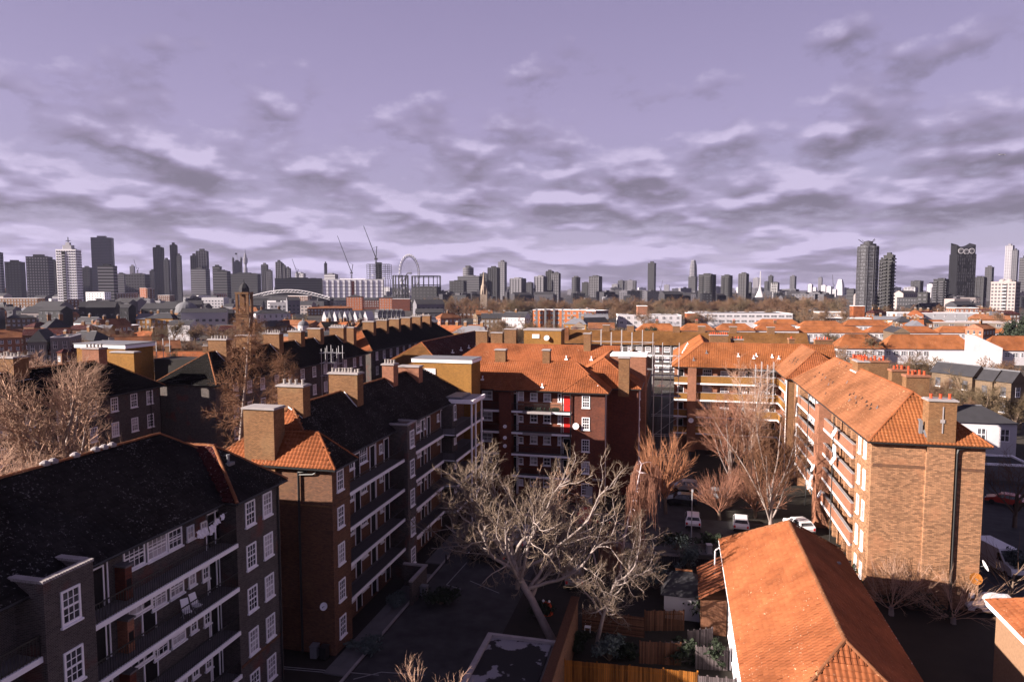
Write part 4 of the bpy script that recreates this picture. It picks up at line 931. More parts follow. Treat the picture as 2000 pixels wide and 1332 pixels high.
car('dark car in the second bay behind the brush tree', *cpx(1330, 985), R(90), 'car_dark')
car('white van under the big pollarded tree', *cpx(985, 1062), R(72), 'car_white', 'van')
car('black estate car in front of the white van under the tree', *cpx(955, 1095), R(78), 'car_dark')
car('dark car by the foot of the red brick block', *cpx(1180, 1020), R(4), 'car_dark')
car('red car left of the birch, nose to the camera', *cpx(1142, 1020), R(180), 'car_red')
car('silver car showing between the tree trunks nearest the garage', *cpx(1122, 1135), R(8), 'car_silver')
car('silver car parked behind the pink brush by the yard corner', *cpx(1395, 975), R(90), 'car_silver')
car('white car parked between the bare trees left of the stair bay', *cpx(1560, 1035), R(20))
car('white delivery van on the shaded side road at the right edge', *cpx(1952, 1110), R(196), 'car_white', 'van')
car('small white car behind the house corner at the right edge', *cpx(1935, 1195), R(90))
car('red car on the far side of the shaded road', *cpx(1962, 985), R(60), 'car_red')
# ================================================================ trees
def seg_mesh(name, segs, k, mat):
    """segs: array n x 8 (p, q, r0, r1) -> open prisms"""
    S = np.array(segs, float)
    if not len(S): S = np.zeros((0, 8))
    p, q, r0, r1 = S[:, :3], S[:, 3:6], S[:, 6], S[:, 7]
    d = q - p; L = np.linalg.norm(d, axis=1, keepdims=True); d = d / np.maximum(L, 1e-6)
    h = np.where(np.abs(d[:, 2:3]) > .9, np.array([[1., 0, 0]]), np.array([[0, 0, 1.]]))
    a = np.cross(d, h); a /= np.linalg.norm(a, axis=1, keepdims=True); b = np.cross(d, a)
    th = 2 * np.pi * np.arange(k) / k
    ring = a[:, None] * np.cos(th)[None, :, None] + b[:, None] * np.sin(th)[None, :, None]
    v = np.concatenate([p[:, None] + ring * r0[:, None, None], q[:, None] + ring * r1[:, None, None]], 1).reshape(-1, 3)
    n = len(S); i = np.arange(k); j = (i + 1) % k
    f = np.stack([i, j, k + j, k + i], 1)[None] + (np.arange(n) * 2 * k)[:, None, None]
    f = f.reshape(-1).astype(np.int32)
    me = bpy.data.meshes.new(name); me.vertices.add(len(v)); me.vertices.foreach_set('co', v.astype(np.float32).ravel())
    me.loops.add(len(f)); me.loops.foreach_set('vertex_index', f); me.polygons.add(n * k)
    me.polygons.foreach_set('loop_start', np.arange(0, len(f), 4, dtype=np.int32)); me.update(calc_edges=True)
    me.materials.append(MATS[mat]); me.shade_smooth(); return me
def rvec(rr): return Vector((rr.gauss(0, 1), rr.gauss(0, 1), rr.gauss(0, 1)))
def grow(seed, levels, base=(0, 0, 0), dir0=(0, 0, 1)):
    """levels: dicts len, n (children), ang, gn (gnarl), up, seg, r, start"""
    rr = random.Random(seed); out = [[] for _ in levels]
    def br(p, d, L, r, lv):
        P = levels[lv]; ns = P.get('seg', 4); st = L / ns; tip = r * P.get('taper', .35); pts = [(p, d, r)]
        for i in range(ns):
            d = (d + rvec(rr) * P['gn'] + Vector((0, 0, 1)) * P.get('up', 0)).normalized(); q = p + d * st; ra = r + (tip - r) * i / ns; rb = r + (tip - r) * (i + 1) / ns
            out[lv].append((*p, *q, ra, rb)); p = q; pts.append((p, d, rb))
        if lv + 1 < len(levels):
            N = levels[lv + 1]; n = P['n']; n = n if isinstance(n, int) else rr.randint(*n); s0 = P.get('start', .3)
            for c in range(n):
                t = s0 + (1 - s0) * (c + rr.random() * .8) / n if n > 1 else 1; t = min(t, .999); i = int(t * ns); f = t * ns - i
                a, da, ra = pts[i]; b_, _, rb = pts[i + 1]; q = a.lerp(b_, f); rad = ra + (rb - ra) * f
                perp = da.cross(rvec(rr)).normalized(); an = R(N['ang'] * rr.uniform(.7, 1.25))
                dd = (da * math.cos(an) + perp * math.sin(an)).normalized()
                if N.get('flat'): dd.z *= N['flat']; dd.normalize()
                Lc = N['len'] * rr.uniform(.65, 1.2) * (1 - N.get('shr', .35) * t); br(q, dd, Lc, min(N['r'], rad * .9), lv + 1)
    br(Vector(base), Vector(dir0).normalized(), levels[0]['len'], levels[0]['r'], 0)
    return out
def bare_tree(label, x, y, seed, levels, bark, twig, z0=GZ, split=2, base_dir=(0, 0, 1), group=None, twig2=None, name='bare_tree', crown=None):
    o = grow(seed, levels, dir0=base_dir)
    t = thing(name, label, 'tree', (x, y, z0), group)
    a = sum(o[:split], []); b = sum(o[split:], [])
    if crown: b = b + crown(o)
    def q(n, me): ob = bpy.data.objects.new(n, me); C.objects.link(ob); ob.parent = t
    q('trunk', seg_mesh('trunk', a, 5, bark)); q('crown', seg_mesh('crown', b, 3, twig))
    if twig2: q('twigs', seg_mesh('twigs', o[-1], 3, twig2))
    return t
# the big contorted pollards in the yard
def pollard(T, L, r, n1=8, n2=8, n3=8, n4=8, fl=.6, tw=.014):
    return [dict(len=T, n=n1, gn=.07, up=.03, seg=7, r=r, start=.42, taper=.5), dict(len=L, n=n2, ang=62, gn=.20, up=.075, seg=10, r=r * .42, start=.22, taper=.3, shr=.12, flat=fl),
            dict(len=L * .44, n=n3, ang=50, gn=.25, up=.10, seg=7, r=r * .15, start=.15, taper=.4, shr=.25), dict(len=L * .17, n=n4, ang=50, gn=.32, up=.16, seg=4, r=r * .062, start=.2, taper=.6, shr=.2),
            dict(len=L * .06, n=0, ang=40, gn=.25, up=.16, seg=2, r=tw, taper=.6)]
x, y = atz(1085, 1262, GZ); bare_tree('big contorted pollarded plane in the middle of the yard with pale branches', x, y, 12, pollard(9.0, 9.6, .38, 15, 10, 8, 10, .5, .013), 'bark_pale', 'twig_olive', base_dir=(-.48, .05, 1), split=3, twig2='twig_tan')
x, y = atz(1010, 1150, GZ); bare_tree('fine twigged pollard over the parked van, behind the big yard tree', x, y, 23, pollard(9, 6.4, .24, 8, 7, 7, 7), 'bark_pale', 'twig_tan', base_dir=(-.05, .05, 1), split=3)
x, y = atz(1165, 1262, GZ); bare_tree('low pollard with pale twisted branches over the slatted fence', x, y, 31, pollard(5.6, 5.4, .18, 9, 9, 8, 9), 'bark_pale', 'twig_olive', base_dir=(.12, .02, 1), split=3, twig2='twig_tan')
# round spreading tree between A and A2
LT = [dict(len=7.5, n=11, gn=.04, up=.02, seg=5, r=.32, start=.35, taper=.6), dict(len=8.5, n=11, ang=44, gn=.13, up=.06, seg=7, r=.17, start=.2, taper=.25, shr=.2), dict(len=4.0, n=8, ang=38, gn=.2, up=.08, seg=5, r=.06, start=.2, taper=.3, shr=.3), dict(len=1.8, n=8, ang=40, gn=.25, up=.08, seg=4, r=.03, start=.1, taper=.4, shr=.2), dict(len=.8, n=0, ang=35, gn=.25, up=.1, seg=2, r=.018, taper=.5)]
bare_tree('round pale bare tree at the left edge before dark flats', -48.5, 46, 5, [dict(LT[0], len=11.5)] + LT[1:], 'bark_pale', 'twig_tan', split=2, twig2='twig_orange', z0=3.4)
bare_tree('smaller pale bare tree at the very left edge above the nearest roof', -46.5, 34.5, 6, LT, 'bark_pale', 'twig_tan', split=2, z0=1.0)
# larches behind block B
LA = [dict(len=25, n=50, gn=.018, up=.03, seg=14, r=.34, start=.3, taper=.12), dict(len=5.4, n=11, ang=82, gn=.09, up=.05, seg=6, r=.07, start=.12, taper=.25, shr=.75), dict(len=1.7, n=10, ang=50, gn=.2, up=-.02, seg=3, r=.024, start=.05, taper=.4, shr=.4), dict(len=.7, n=0, ang=50, gn=.2, up=-.08, seg=2, r=.018, taper=.5, shr=0)]
bare_tree('tall larch with pale trunk and orange twigs behind the middle left chimneys', -46, 62, 8, LA, 'bark_pale', 'twig_larch', split=1, base_dir=(.05, .03, 1), name='larch_tree')
bare_tree('darker brown larch right of the pale trunked one', -42.5, 68, 9, [dict(LA[0], len=20, r=.22)] + [dict(LA[1], len=4.4)] + LA[2:], 'bark_brown', 'twig_larch', split=1, name='larch_tree')
# weeping birch
o_ = None
def birch(label, x, y):
    rr = random.Random(4); t = thing('weeping_birch', label, 'tree', (x, y, GZ)); tr = []; tw = []
    p = Vector((0, 0, 0)); d = Vector((.10, 0, 1)).normalized(); r = .15
    tips = []
    for i in range(13):
        d = (d + rvec(rr) * .03 + Vector((.0, 0, .03))).normalized(); q = p + d * .9; tr.append((*p, *q, r, r * .93)); 
        if i > 2:
            for s_ in range(2 if i < 11 else 3): tips.append((q.copy(), r * .5))
        p = q; r *= .92
    for q, r0 in tips:
        a = rr.uniform(0, 6.28); h = q.z; L = rr.uniform(1.0, 2.3) * (1.1 if h < 8 else .75); dd = Vector((math.cos(a), math.sin(a), .9)).normalized(); c = q; r1 = min(r0, .05)
        for k in range(7):
            dd = (dd + Vector((0, 0, -.30))).normalized(); e = c + dd * L / 5; (tr if k < 3 else tw).append((*c, *e, r1, r1 * .8)); c = e; r1 *= .8
            if k > 1:
                for m_ in range(9):
                    f = c + Vector((rr.uniform(-.2, .2), rr.uniform(-.2, .2), 0)); dr = Vector((rr.gauss(0, .06), rr.gauss(0, .06), -1)); hang = rr.uniform(1.2, 4.2)
                    hang = min(hang, max(.3, f.z - .4))
                    for g_ in range(4): e2 = f + dr * hang / 4 + rvec(rr) * .02; tw.append((*f, *e2, .014, .011)); f = e2
    for n, s_, k, m_ in (('trunk', tr, 5, 'bark_white'), ('crown', tw, 3, 'twig_red')):
        ob = bpy.data.objects.new(n, seg_mesh(n, s_, k, m_)); C.objects.link(ob); ob.parent = t
x, y = atz(1208, 1135, GZ); birch('weeping birch with white trunk and hanging red brown twigs', x, y)
x, y = atz(1165, 1110, GZ); bare_tree('slim white stemmed sapling leaning left of the weeping birch', x, y, 14, [dict(len=6.5, n=7, gn=.05, seg=7, r=.09, start=.3, taper=.2), dict(len=2.6, n=6, ang=45, gn=.12, up=.02, seg=5, r=.04, start=.2, taper=.3), dict(len=1.3, n=5, ang=40, gn=.2, up=-.05, seg=3, r=.015, taper=.5), dict(len=.6, n=0, ang=40, gn=.2, up=-.15, seg=2, r=.01)], 'bark_white', 'twig_red', base_dir=(-.25, 0, 1))
# upright orange brush
BR = [dict(len=2.6, n=15, gn=.03, seg=3, r=.24, start=.55, taper=.8), dict(len=7.0, n=11, ang=34, gn=.07, up=.05, seg=6, r=.08, start=.15, taper=.25, shr=.15), dict(len=3.2, n=8, ang=22, gn=.09, up=.09, seg=4, r=.028, start=.1, taper=.4, shr=.3), dict(len=1.3, n=0, ang=20, gn=.1, up=.08, seg=3, r=.02, taper=.5)]
x, y = atz(1300, 1003, GZ); bare_tree('brush shaped orange tree with dense upright twigs behind the parking bays', x, y, 17, BR, 'bark_brown', 'twig_orange', split=1)
UP = [dict(len=5.0, n=8, gn=.03, seg=4, r=.26, start=.25, taper=.7), dict(len=12, n=10, ang=24, gn=.06, up=.05, seg=8, r=.13, start=.15, taper=.2, shr=.25), dict(len=4.5, n=9, ang=32, gn=.1, up=.05, seg=5, r=.04, start=.15, taper=.3, shr=.4), dict(len=1.7, n=6, ang=34, gn=.15, up=.05, seg=3, r=.016, start=.1, taper=.5, shr=.3), dict(len=.7, n=0, ang=34, gn=.2, up=.04, seg=2, r=.010)]
x, y = atz(1505, 1045, GZ); bare_tree('tall tree with many pale upright stems before the sunlit block', x, y, 19, UP, 'bark_pale', 'twig_larch', split=2)
x, y = atz(1425, 985, GZ); bare_tree('pale trunked tree with reddish twigs in front of the white gallery bands', x, y, 21, [dict(UP[0], len=7)] + [dict(UP[1], len=9)] + UP[2:], 'bark_pale', 'twig_red', split=2)
x, y = atz(1465, 955, GZ); bare_tree('thin pink-twigged tree right behind the pale trunked one', x, y, 22, [dict(UP[0], len=8)] + [dict(UP[1], len=11)] + UP[2:], 'bark_pale', 'twig_tan', split=2)
x, y = atz(1405, 1015, GZ); bare_tree('low brick-red bush behind the two white cars', x, y, 25, [dict(BR[0], len=1.2)] + [dict(BR[1], len=4.2, ang=50)] + BR[2:], 'bark_brown', 'twig_red', split=1)
x, y = atz(1475, 1010, GZ); bare_tree('low reddish bush at the foot of the upright stems', x, y, 27, [dict(BR[0], len=1.2)] + [dict(BR[1], len=5.0, ang=50)] + BR[2:], 'bark_brown', 'twig_red', split=1)
bare_tree('thin bare shrub standing against the plain yellow end wall', 18.2, 62.6, 33, [dict(BR[0], len=.8, n=10)] + [dict(BR[1], len=4.8, ang=55, r=.035, n=8)] + [dict(BR[2], r=.016, n=5)] + BR[3:], 'bark_pale', 'twig_tan', split=1)
bare_tree('pale arching bare bush at the right foot of the yellow end wall', 22.8, 62.2, 34, [dict(BR[0], len=.6, n=12)] + [dict(BR[1], len=4.2, ang=65, r=.035, up=.0, n=7)] + [dict(BR[2], r=.014, n=5)] + BR[3:], 'bark_pale', 'twig_tan', split=1)
BLK = [dict(UP[0], len=4), dict(UP[1], len=7.5, ang=45), *UP[2:]]
x, y = atz(1982, 1030, GZ); bare_tree('dark bare tree at the right edge beside the side road', x, y, 41, BLK, 'bark_brown', 'twig_brown', split=2)
x, y = atz(1975, 1185, GZ); bare_tree('thin dark bare tree in front of the delivery van', x, y, 42, [dict(BLK[0], len=3.0, r=.1), dict(BLK[1], len=4.0, r=.05, n=5), dict(BLK[2], n=4)], 'bark_brown', 'twig_brown', split=2)
for i, (px_, D_, zt_, s_) in enumerate(((765, 29, 10.9, 51), (868, 30, 11.6, 52), (820, 33, 10.3, 53))):
    x, y = atd(px_, D_)
    bare_tree(['pink-barked twigs poking up at the bottom edge, left group', 'pink-barked twigs poking up at the bottom edge, right group', 'thin twigs between the two bottom groups'][i], x, y, s_, [dict(len=(zt_ - GZ) * .7, n=8, gn=.02, seg=5, r=.10, start=.7, taper=.4), dict(len=3.2, n=5, ang=28, gn=.06, up=.1, seg=5, r=.028, start=.2, taper=.4), dict(len=1.3, n=3, ang=35, gn=.08, up=.1, seg=3, r=.02, start=.2), dict(len=.4, n=0, ang=40, gn=.1, seg=1, r=.012)], 'bark_pale', 'twig_tan', split=1)
# evergreen shrubs: clumps of small leaves
def shrub(label, x, y, r, h, seed, mat='leaf_dark', n=900, cat='shrub', ls=.16):
    g = np.random.default_rng(seed); t = thing('shrub', label, cat, (x, y, GZ))
    ce = g.normal(0, .42, (14, 3)) * [r, r, h * .35] + [0, 0, h * .55]; ce[:, 2] = np.clip(ce[:, 2], .3, h)
    c = ce[g.integers(0, 14, n)] + g.normal(0, .2, (n, 3)) * [r, r, h * .4]; c[:, 2] = np.clip(c[:, 2], .08, h * 1.15)
    a = g.normal(0, 1, (n, 3)); a /= np.linalg.norm(a, axis=1, keepdims=True); b = np.cross(a, g.normal(0, 1, (n, 3))); b /= np.linalg.norm(b, axis=1, keepdims=True)
    s = ls * g.uniform(.5, 1.3, (n, 1)); v = np.stack([c - a * s, c - b * s * .5, c + a * s, c + b * s * .5], 1).reshape(-1, 3)
    me = bpy.data.meshes.new('foliage'); me.vertices.add(4 * n); me.vertices.foreach_set('co', v.astype(np.float32).ravel()); me.loops.add(4 * n); me.loops.foreach_set('vertex_index', np.arange(4 * n, dtype=np.int32))
    me.polygons.add(n); me.polygons.foreach_set('loop_start', np.arange(0, 4 * n, 4, dtype=np.int32)); me.update(calc_edges=True); me.materials.append(MATS[mat])
    o = bpy.data.objects.new('foliage', me); C.objects.link(o); o.parent = t
    st = [(0, 0, 0, *(k * .8), .04, .02) for k in ce]; o = bpy.data.objects.new('stem', seg_mesh('stem', st, 4, 'bark_brown')); C.objects.link(o); o.parent = t
for i, (px_, py_, r_, h_, m_, lb) in enumerate(((1320, 1075, 1.6, 2.4, 'leaf_dark', 'round dark evergreen bush behind the rail fence'), (1385, 1070, 1.1, 1.8, 'leaf_dark', 'small dark round bush right of the larger one'),
    (1345, 1130, 1.5, 4.2, 'leaf_grey', 'grey-green magnolia-like shrub beside the garden pavilion'), (1280, 1150, 1.5, 2.6, 'leaf_grey', 'blue grey shrub left of the garden pavilion'), (1400, 1160, 1.4, 3.0, 'leaf_grey', 'grey shrub between pavilion and lean-to shed'),
    (1390, 1215, 1.8, 3.2, 'leaf_dark', 'dark evergreen before the pale house wall'), (1190, 1290, 1.2, 1.9, 'leaf_grey', 'silvery shrub behind the orange plank fence'), (1230, 1285, .9, 1.4, 'leaf_dark', 'dark shrub behind the orange plank fence'), (1335, 1290, 1.1, 1.8, 'leaf_dark', 'dark shrub between the garden fence panels'),
    (1400, 1300, 1.0, 1.9, 'leaf_dark', 'glossy shrub at the foot of the pale house wall'), (1130, 1270, 1.3, 1.6, 'leaf_dark', 'low dark shrub beside the tall garden wall'), (1330, 1180, 1.0, 2.4, 'leaf_dark', 'spiky dark palm-like shrub before the pavilion'), (860, 1180, 1.6, 1.5, 'leaf_dark', 'low dark shrub in the bed beside the road'),
    (770, 1180, 1.0, .9, 'leaf_grey', 'low pale shrub by the porch wall'), (720, 1270, 1.2, .7, 'leaf_grey', 'low straggly shrub beside the path of slabs'), (1415, 1120, 1.0, 3.4, 'leaf_dark', 'dark conifer behind the lean-to shed'), (1780, 1190, 2.4, 2.2, 'leaf_dark', 'dark hedge bush in the shade under the yellow end wall'), (1700, 1150, 1.8, 2.0, 'leaf_dark', 'dark bush at the left foot of the yellow end wall'),
    (1990, 1130, 1.2, 3.0, 'leaf_grey', 'grey leafed bush right of the delivery van'), (1060, 1200, 1.2, 1.2, 'leaf_dark', 'dark undergrowth at the foot of the big yard tree'))):
    x, y = atz(px_, py_, GZ); shrub(lb, x, y, r_, h_, i, m_)

# ================================================================ middle distance
def box_building(label, x, y, w_, d_, z1, mat, rot=0, roofm='slate', rz=None, wins=None, cat='building', name='building', par=.3, z0=GZ, extras=None, group=None, chim=0, wmat='glass_far', frame='white_paint', storey=3.0, bay=3.0, wh=1.5, ww=1.3, hip=True, potm='pot_terracotta'):
    """x,y: middle of the front wall. Local axes: x along the front, -y faces the camera"""
    t = thing(name, label, cat, (x, y, z0), group, rot)
    def q(n, mb, kind=None):
        o = bpy.data.objects.new(n, mb.mesh(n)); C.objects.link(o); o.parent = t
        if kind: o['kind'] = kind
        return o
    h = z1 - z0
    q('wall', MB(mat).box(-w_/2, w_/2, 0, d_, 0, h))
    if rz:
        rise = rz - z1; mb = MB(roofm); e = .35
        if w_ >= d_: i_ = d_/2 if hip else 0; a, b_ = (-w_/2 - e + i_, d_/2, h + rise), (w_/2 + e - i_, d_/2, h + rise)
        else: i_ = w_/2 if hip else 0; a, b_ = (0, -e + i_, h + rise), (0, d_ + e - i_, h + rise)
        c = [(-w_/2 - e, -e, h), (w_/2 + e, -e, h), (w_/2 + e, d_ + e, h), (-w_/2 - e, d_ + e, h)]
        if w_ >= d_:
            mb.poly([c[0], c[1], b_, a]).poly([c[2], c[3], a, b_]); (mb if hip else mb.use(mat)).poly([c[3], c[0], a]).poly([c[1], c[2], b_])
        else:
            mb.poly([c[3], c[0], a, b_]).poly([c[1], c[2], b_, a]); (mb if hip else mb.use(mat)).poly([c[0], c[1], a]).poly([c[2], c[3], b_])
        mb.poly([c[3], c[2], c[1], c[0]]); ro = q('roof', mb)
        rg = MB('tile_brownred' if 'tile' in roofm else 'lead').tube(a, b_, .13, k=5); o = bpy.data.objects.new('ridge', rg.mesh('ridge')); C.objects.link(o); o.parent = ro
    else:
        mb = MB(roofm).box(-w_/2 + .3, w_/2 - .3, .3, d_ - .3, h, h + .05); q('roof', mb)
        if par: mb = MB(frame).box(-w_/2 - .06, w_/2 + .06, -.06, .3, h, h + par).box(-w_/2 - .06, w_/2 + .06, d_ - .3, d_ + .06, h, h + par).box(-w_/2 - .06, -w_/2 + .3, .3, d_ - .3, h, h + par).box(w_/2 - .3, w_/2 + .06, .3, d_ - .3, h, h + par); q('parapet', mb)
    if wins is not False:
        g = MB(wmat); f = MB(frame); ns = max(1, int((h - .5) / storey)); nb = max(1, int(w_ / bay)); nd = max(1, int(d_ / bay))
        for s_ in range(ns):
            z = h - 1.0 - wh - s_ * storey
            if z < .4: continue
            for b_ in range(nb):
                xc = -w_/2 + (b_ + .5) * w_ / nb; g.box(xc - ww/2, xc + ww/2, -.05, 0, z, z + wh); f.box(xc - ww/2 - .1, xc + ww/2 + .1, -.09, 0, z - .14, z - .002).box(xc - ww/2 - .1, xc - ww/2, -.08, 0, z, z + wh).box(xc + ww/2, xc + ww/2 + .1, -.08, 0, z, z + wh).box(xc - .04, xc + .04, -.07, -.05, z, z + wh).box(xc - ww/2, xc + ww/2, -.072, -.05, z + wh * .5 - .05, z + wh * .5 + .05)
            for b_ in range(nd):
                yc = (b_ + .5) * d_ / nd
                for sg in (-1, 1): xx = sorted((sg * w_/2, sg * (w_/2 + .05))); g.box(xx[0], xx[1], yc - ww/2, yc + ww/2, z, z + wh); xx = sorted((sg * w_/2, sg * (w_/2 + .09))); f.box(xx[0], xx[1], yc - ww/2 - .1, yc + ww/2 + .1, z - .14, z - .002)
        q('window_panes', g, 'stuff'); q('window_frames', f, 'stuff')
    for i in range(chim):
        xc = -w_/2 + (i + .5) * w_ / chim; zr_ = (rz or z1) - z0; mb = MB('brick_buff').box(xc - .7, xc + .7, d_/2 - .4, d_/2 + .4, zr_ - 1.2, zr_ + 1.5); mb.use('pale_stone').box(xc - .8, xc + .8, d_/2 - .5, d_/2 + .5, zr_ + 1.5, zr_ + 1.65); co = q('chimney', mb)
        mb = MB(potm)
        for k in range(4): mb.lathe(xc - .5 + k * .33, d_/2, [(.13, zr_ + 1.65), (.11, zr_ + 2.1), (.14, zr_ + 2.25)], 6)
        o = bpy.data.objects.new('chimney_pot', mb.mesh('chimney_pot')); C.objects.link(o); o.parent = co
    if extras: extras(t, q, w_, d_, h)
    return t
def mid(label, px0, px1, ytop, ybase, mat, deep=10, rise=0, **k):
    """a building whose foot would show at ybase: distance from the ground plane, width and height from the survey marks"""
    D = (CAMZ - GZ) * F / (ybase - 563); x, y = atd((px0 + px1) / 2, D); a_ = math.atan((1000 - (px0 + px1) / 2) / F) if px0 < 1000 else 0; w_ = (px1 - px0) * D / F * math.cos(a_) ** 1.5; z1 = zat(ytop, D); k['rot'] = k.get('rot', YAW * .6) + a_ * .75
    return box_building(label, x, y, w_, deep, z1, mat, rot=k.pop('rot', YAW * .6), rz=(z1 + rise) if rise else None, **k)
# --- right: low estate with orange roofs and white walls
OR = dict(roofm='tile_orange_plain', group='low white walled terraces with orange roofs', cat='house', name='terraced_house', storey=2.6, wh=1.3, ww=1.6, bay=2.6)
mid('white walled terrace with orange roof behind the left chimney stacks', 1735, 1905, 682, 712, 'white_render', 9, 5.0, **OR)
mid('white walled terrace with orange roof at the right edge, beyond the white gable', 1935, 2040, 685, 714, 'white_render', 9, 5.0, **OR)
mid('orange roofed terrace just behind the nearest pots of the ochre chimneys', 1640, 1728, 681, 712, 'white_render', 9, 5.0, **OR)
mid('second row orange roofed house above the dark open garage', 1838, 1960, 650, 668, 'white_render', 9, 3.2, **OR)
mid('second row orange roofed house at the right edge', 1965, 2060, 650, 668, 'white_render', 9, 3.2, **OR)
mid('second row orange roofed house with pale balconies left of centre right', 1700, 1832, 650, 668, 'white_render', 9, 3.2, **OR)
mid('second row orange roofed house behind the bare branches', 1560, 1692, 650, 668, 'white_render', 9, 3.2, **OR)
for i, (a, b_) in enumerate(((1478, 1560), (1400, 1475), (1330, 1398), (1245, 1326))):
    mid(['orange hipped roof right above the pot clusters', 'orange hipped roof behind the double chimney stacks', 'orange hipped roof left of the pot clusters', 'orange hipped roof near the round dark conifer'][i], a, b_, 646, 668, 'white_render', 9, 3.6, chim=1, **OR)
for i, (a, b_, yt, yb) in enumerate(((1565, 1650, 638, 652), (1652, 1740, 636, 651), (1742, 1800, 637, 652), (1802, 1860, 636, 651), (1862, 1935, 640, 652), (1936, 2020, 640, 652), (1480, 1563, 634, 648))):
    mid('orange roof in the far row of the low estate, number %s from the left' % ['two', 'three', 'four', 'five', 'six', 'seven', 'one'][i], a, b_, yt, yb, 'white_render', 9, 3.4, **OR)
wg = thing('gable_wall', 'white rendered screen wall standing out before the orange terraces', 'wall', atd(1893, 232) + (GZ,)); x, y = atd(1893, 232); MB('white_paint').box(x - 11.5, x + 10, y, y + .4, GZ, 5.2).build('wall', wg)
x, y = atd(1925, 246); wg2 = thing('gable_wall', 'pale grey sloping gable wall between two orange roofs', 'wall', (x, y, GZ)); mb = MB('white_render'); mb.v += [(x - 6, y, GZ), (x + 6, y, GZ), (x + 6, y, 5.5), (x - 3.5, y, 10.2), (x - 6, y, 10.2), (x - 6, y + .4, GZ), (x + 6, y + .4, GZ), (x + 6, y + .4, 5.5), (x - 3.5, y + .4, 10.2), (x - 6, y + .4, 10.2)]; mb.f += [(0, 1, 2, 3, 4), (9, 8, 7, 6, 5), (0, 5, 6, 1), (1, 6, 7, 2), (2, 7, 8, 3), (3, 8, 9, 4), (4, 9, 5, 0)]; mb.mi += [0] * 7; mb.build('wall', wg2)
# Victorian terrace at the right, white house, chimney stacks behind block E
VIC = dict(cat='house', name='brick_house', storey=3.2, wh=1.8, ww=1.1, bay=2.6, roofm='slate')
mid('brick terrace house with zigzag gables, left one of the pair at the right edge', 1900, 1938, 736, 830, 'brick_dull', 9, 2.2, hip=False, rot=YAW + .35, group='brick gabled terrace', **VIC)
mid('brick terrace house with twin white windows, middle of the gabled row', 1940, 1975, 745, 836, 'brick_dull', 9, 2.2, hip=False, rot=YAW + .35, group='brick gabled terrace', **VIC)
mid('brick terrace house cut by the right edge of the picture', 1977, 2015, 748, 842, 'brick_dull', 9, 2.2, hip=False, rot=YAW + .35, group='brick gabled terrace', **VIC)
mid('white rendered house with slate roof right of the big yellow block', 1868, 1990, 828, 905, 'white_render', 8, 2.2, rot=YAW - .25, **VIC)
mid('low grey outbuilding with small square window below the white house', 1935, 2030, 915, 945, 'concrete', 6, 0, rot=YAW - .2, cat='outbuilding', name='outbuilding', storey=3, bay=4)
def stack(label, px0, px1, ytop, D, mat, npot, zb=6, dd=1.4):
    x0, y0 = atd(px0, D); x1, _ = atd(px1, D); zt = zat(ytop, D); t = thing('chimney_stack', label, 'chimney', (x0, y0, zb)); w_ = (px1 - px0) * D / F; t.rotation_euler = (0, 0, YAW * .3)
    mb = MB(mat).box(0, w_, 0, dd, 0, zt - zb - .3); o = bpy.data.objects.new('stack', mb.mesh('stack')); C.objects.link(o); o.parent = t
    mb = MB('brick_pink').box(-.12, w_ + .12, -.12, dd + .12, zt - zb - .3, zt - zb); o = bpy.data.objects.new('cap', mb.mesh('cap')); C.objects.link(o); o.parent = t
    rr = random.Random(px0)
    for i in range(npot): o = bpy.data.objects.new('chimney_pot', POT['pot_terracotta']); C.objects.link(o); o.parent = t; o.location = (.25 + (w_ - .5) * (i + .5) / npot, dd / 2 + rr.uniform(-.3, .3), zt - zb); s_ = rr.uniform(1.1, 1.5); o.scale = (s_, s_, s_ * rr.uniform(.5, .85))
for a in (('brick stack with a row of red pots, tallest behind the yellow block roof', 1747, 1787, 722, 100, 'brick_buff', 5), ('wide brick stack with five red pots in front of the bare trees', 1776, 1818, 733, 92, 'brick_buff', 5), ('brick stack with clustered red pots at the far end of the yellow block', 1669, 1702, 700, 118, 'brick_buff', 8),
          ('low brick stack with red pots right of the cluster', 1676, 1735, 704, 108, 'brick_buff', 7), ('distant brick stack with a tangle of red pots', 1594, 1626, 663, 165, 'brick_buff', 6), ('brown stack with one red pot left of the white gable', 1543, 1553, 661, 150, 'brick_buff', 1)):
    stack(*a)
# --- school, flat roofed college, silver block
mid('long flat roofed college with pale blue grey roof beyond the trees', 1362, 1545, 613, 640, 'white_render', 40, 0, roofm='grey_roof', storey=3.5, ww=4, wh=1.3, bay=5, cat='school', name='college_building')
mid('white flat roofed wing with windows left of the long college', 1208, 1330, 616, 641, 'white_render', 24, 0, roofm='grey_roof', storey=3.4, bay=4.5, ww=2, cat='school', name='college_building')
mid('orange brick stair tower on the white flat roofed wing', 1245, 1264, 598, 640, 'brick_pink', 8, 0, cat='building', wins=False)
mid('red panelled end block of the long college', 1342, 1360, 612, 640, 'tile_orange', 10, 0, cat='building', wins=False)
mid('long orange brick school with rows of white windows and rooftop plant', 1040, 1160, 606, 641, 'orange_brick_far', 16, 0, roofm='grey_roof', cat='school', name='school_building', storey=3.3, bay=3.6, wh=1.7, ww=1.9, rot=YAW * .2)
mid('darker east wing of the orange brick school with white windows', 1158, 1194, 607, 642, 'brick_red', 30, 0, roofm='grey_roof', cat='school', name='school_building', storey=3.3, bay=3.0, wh=1.6, ww=1.7, rot=YAW + .7)
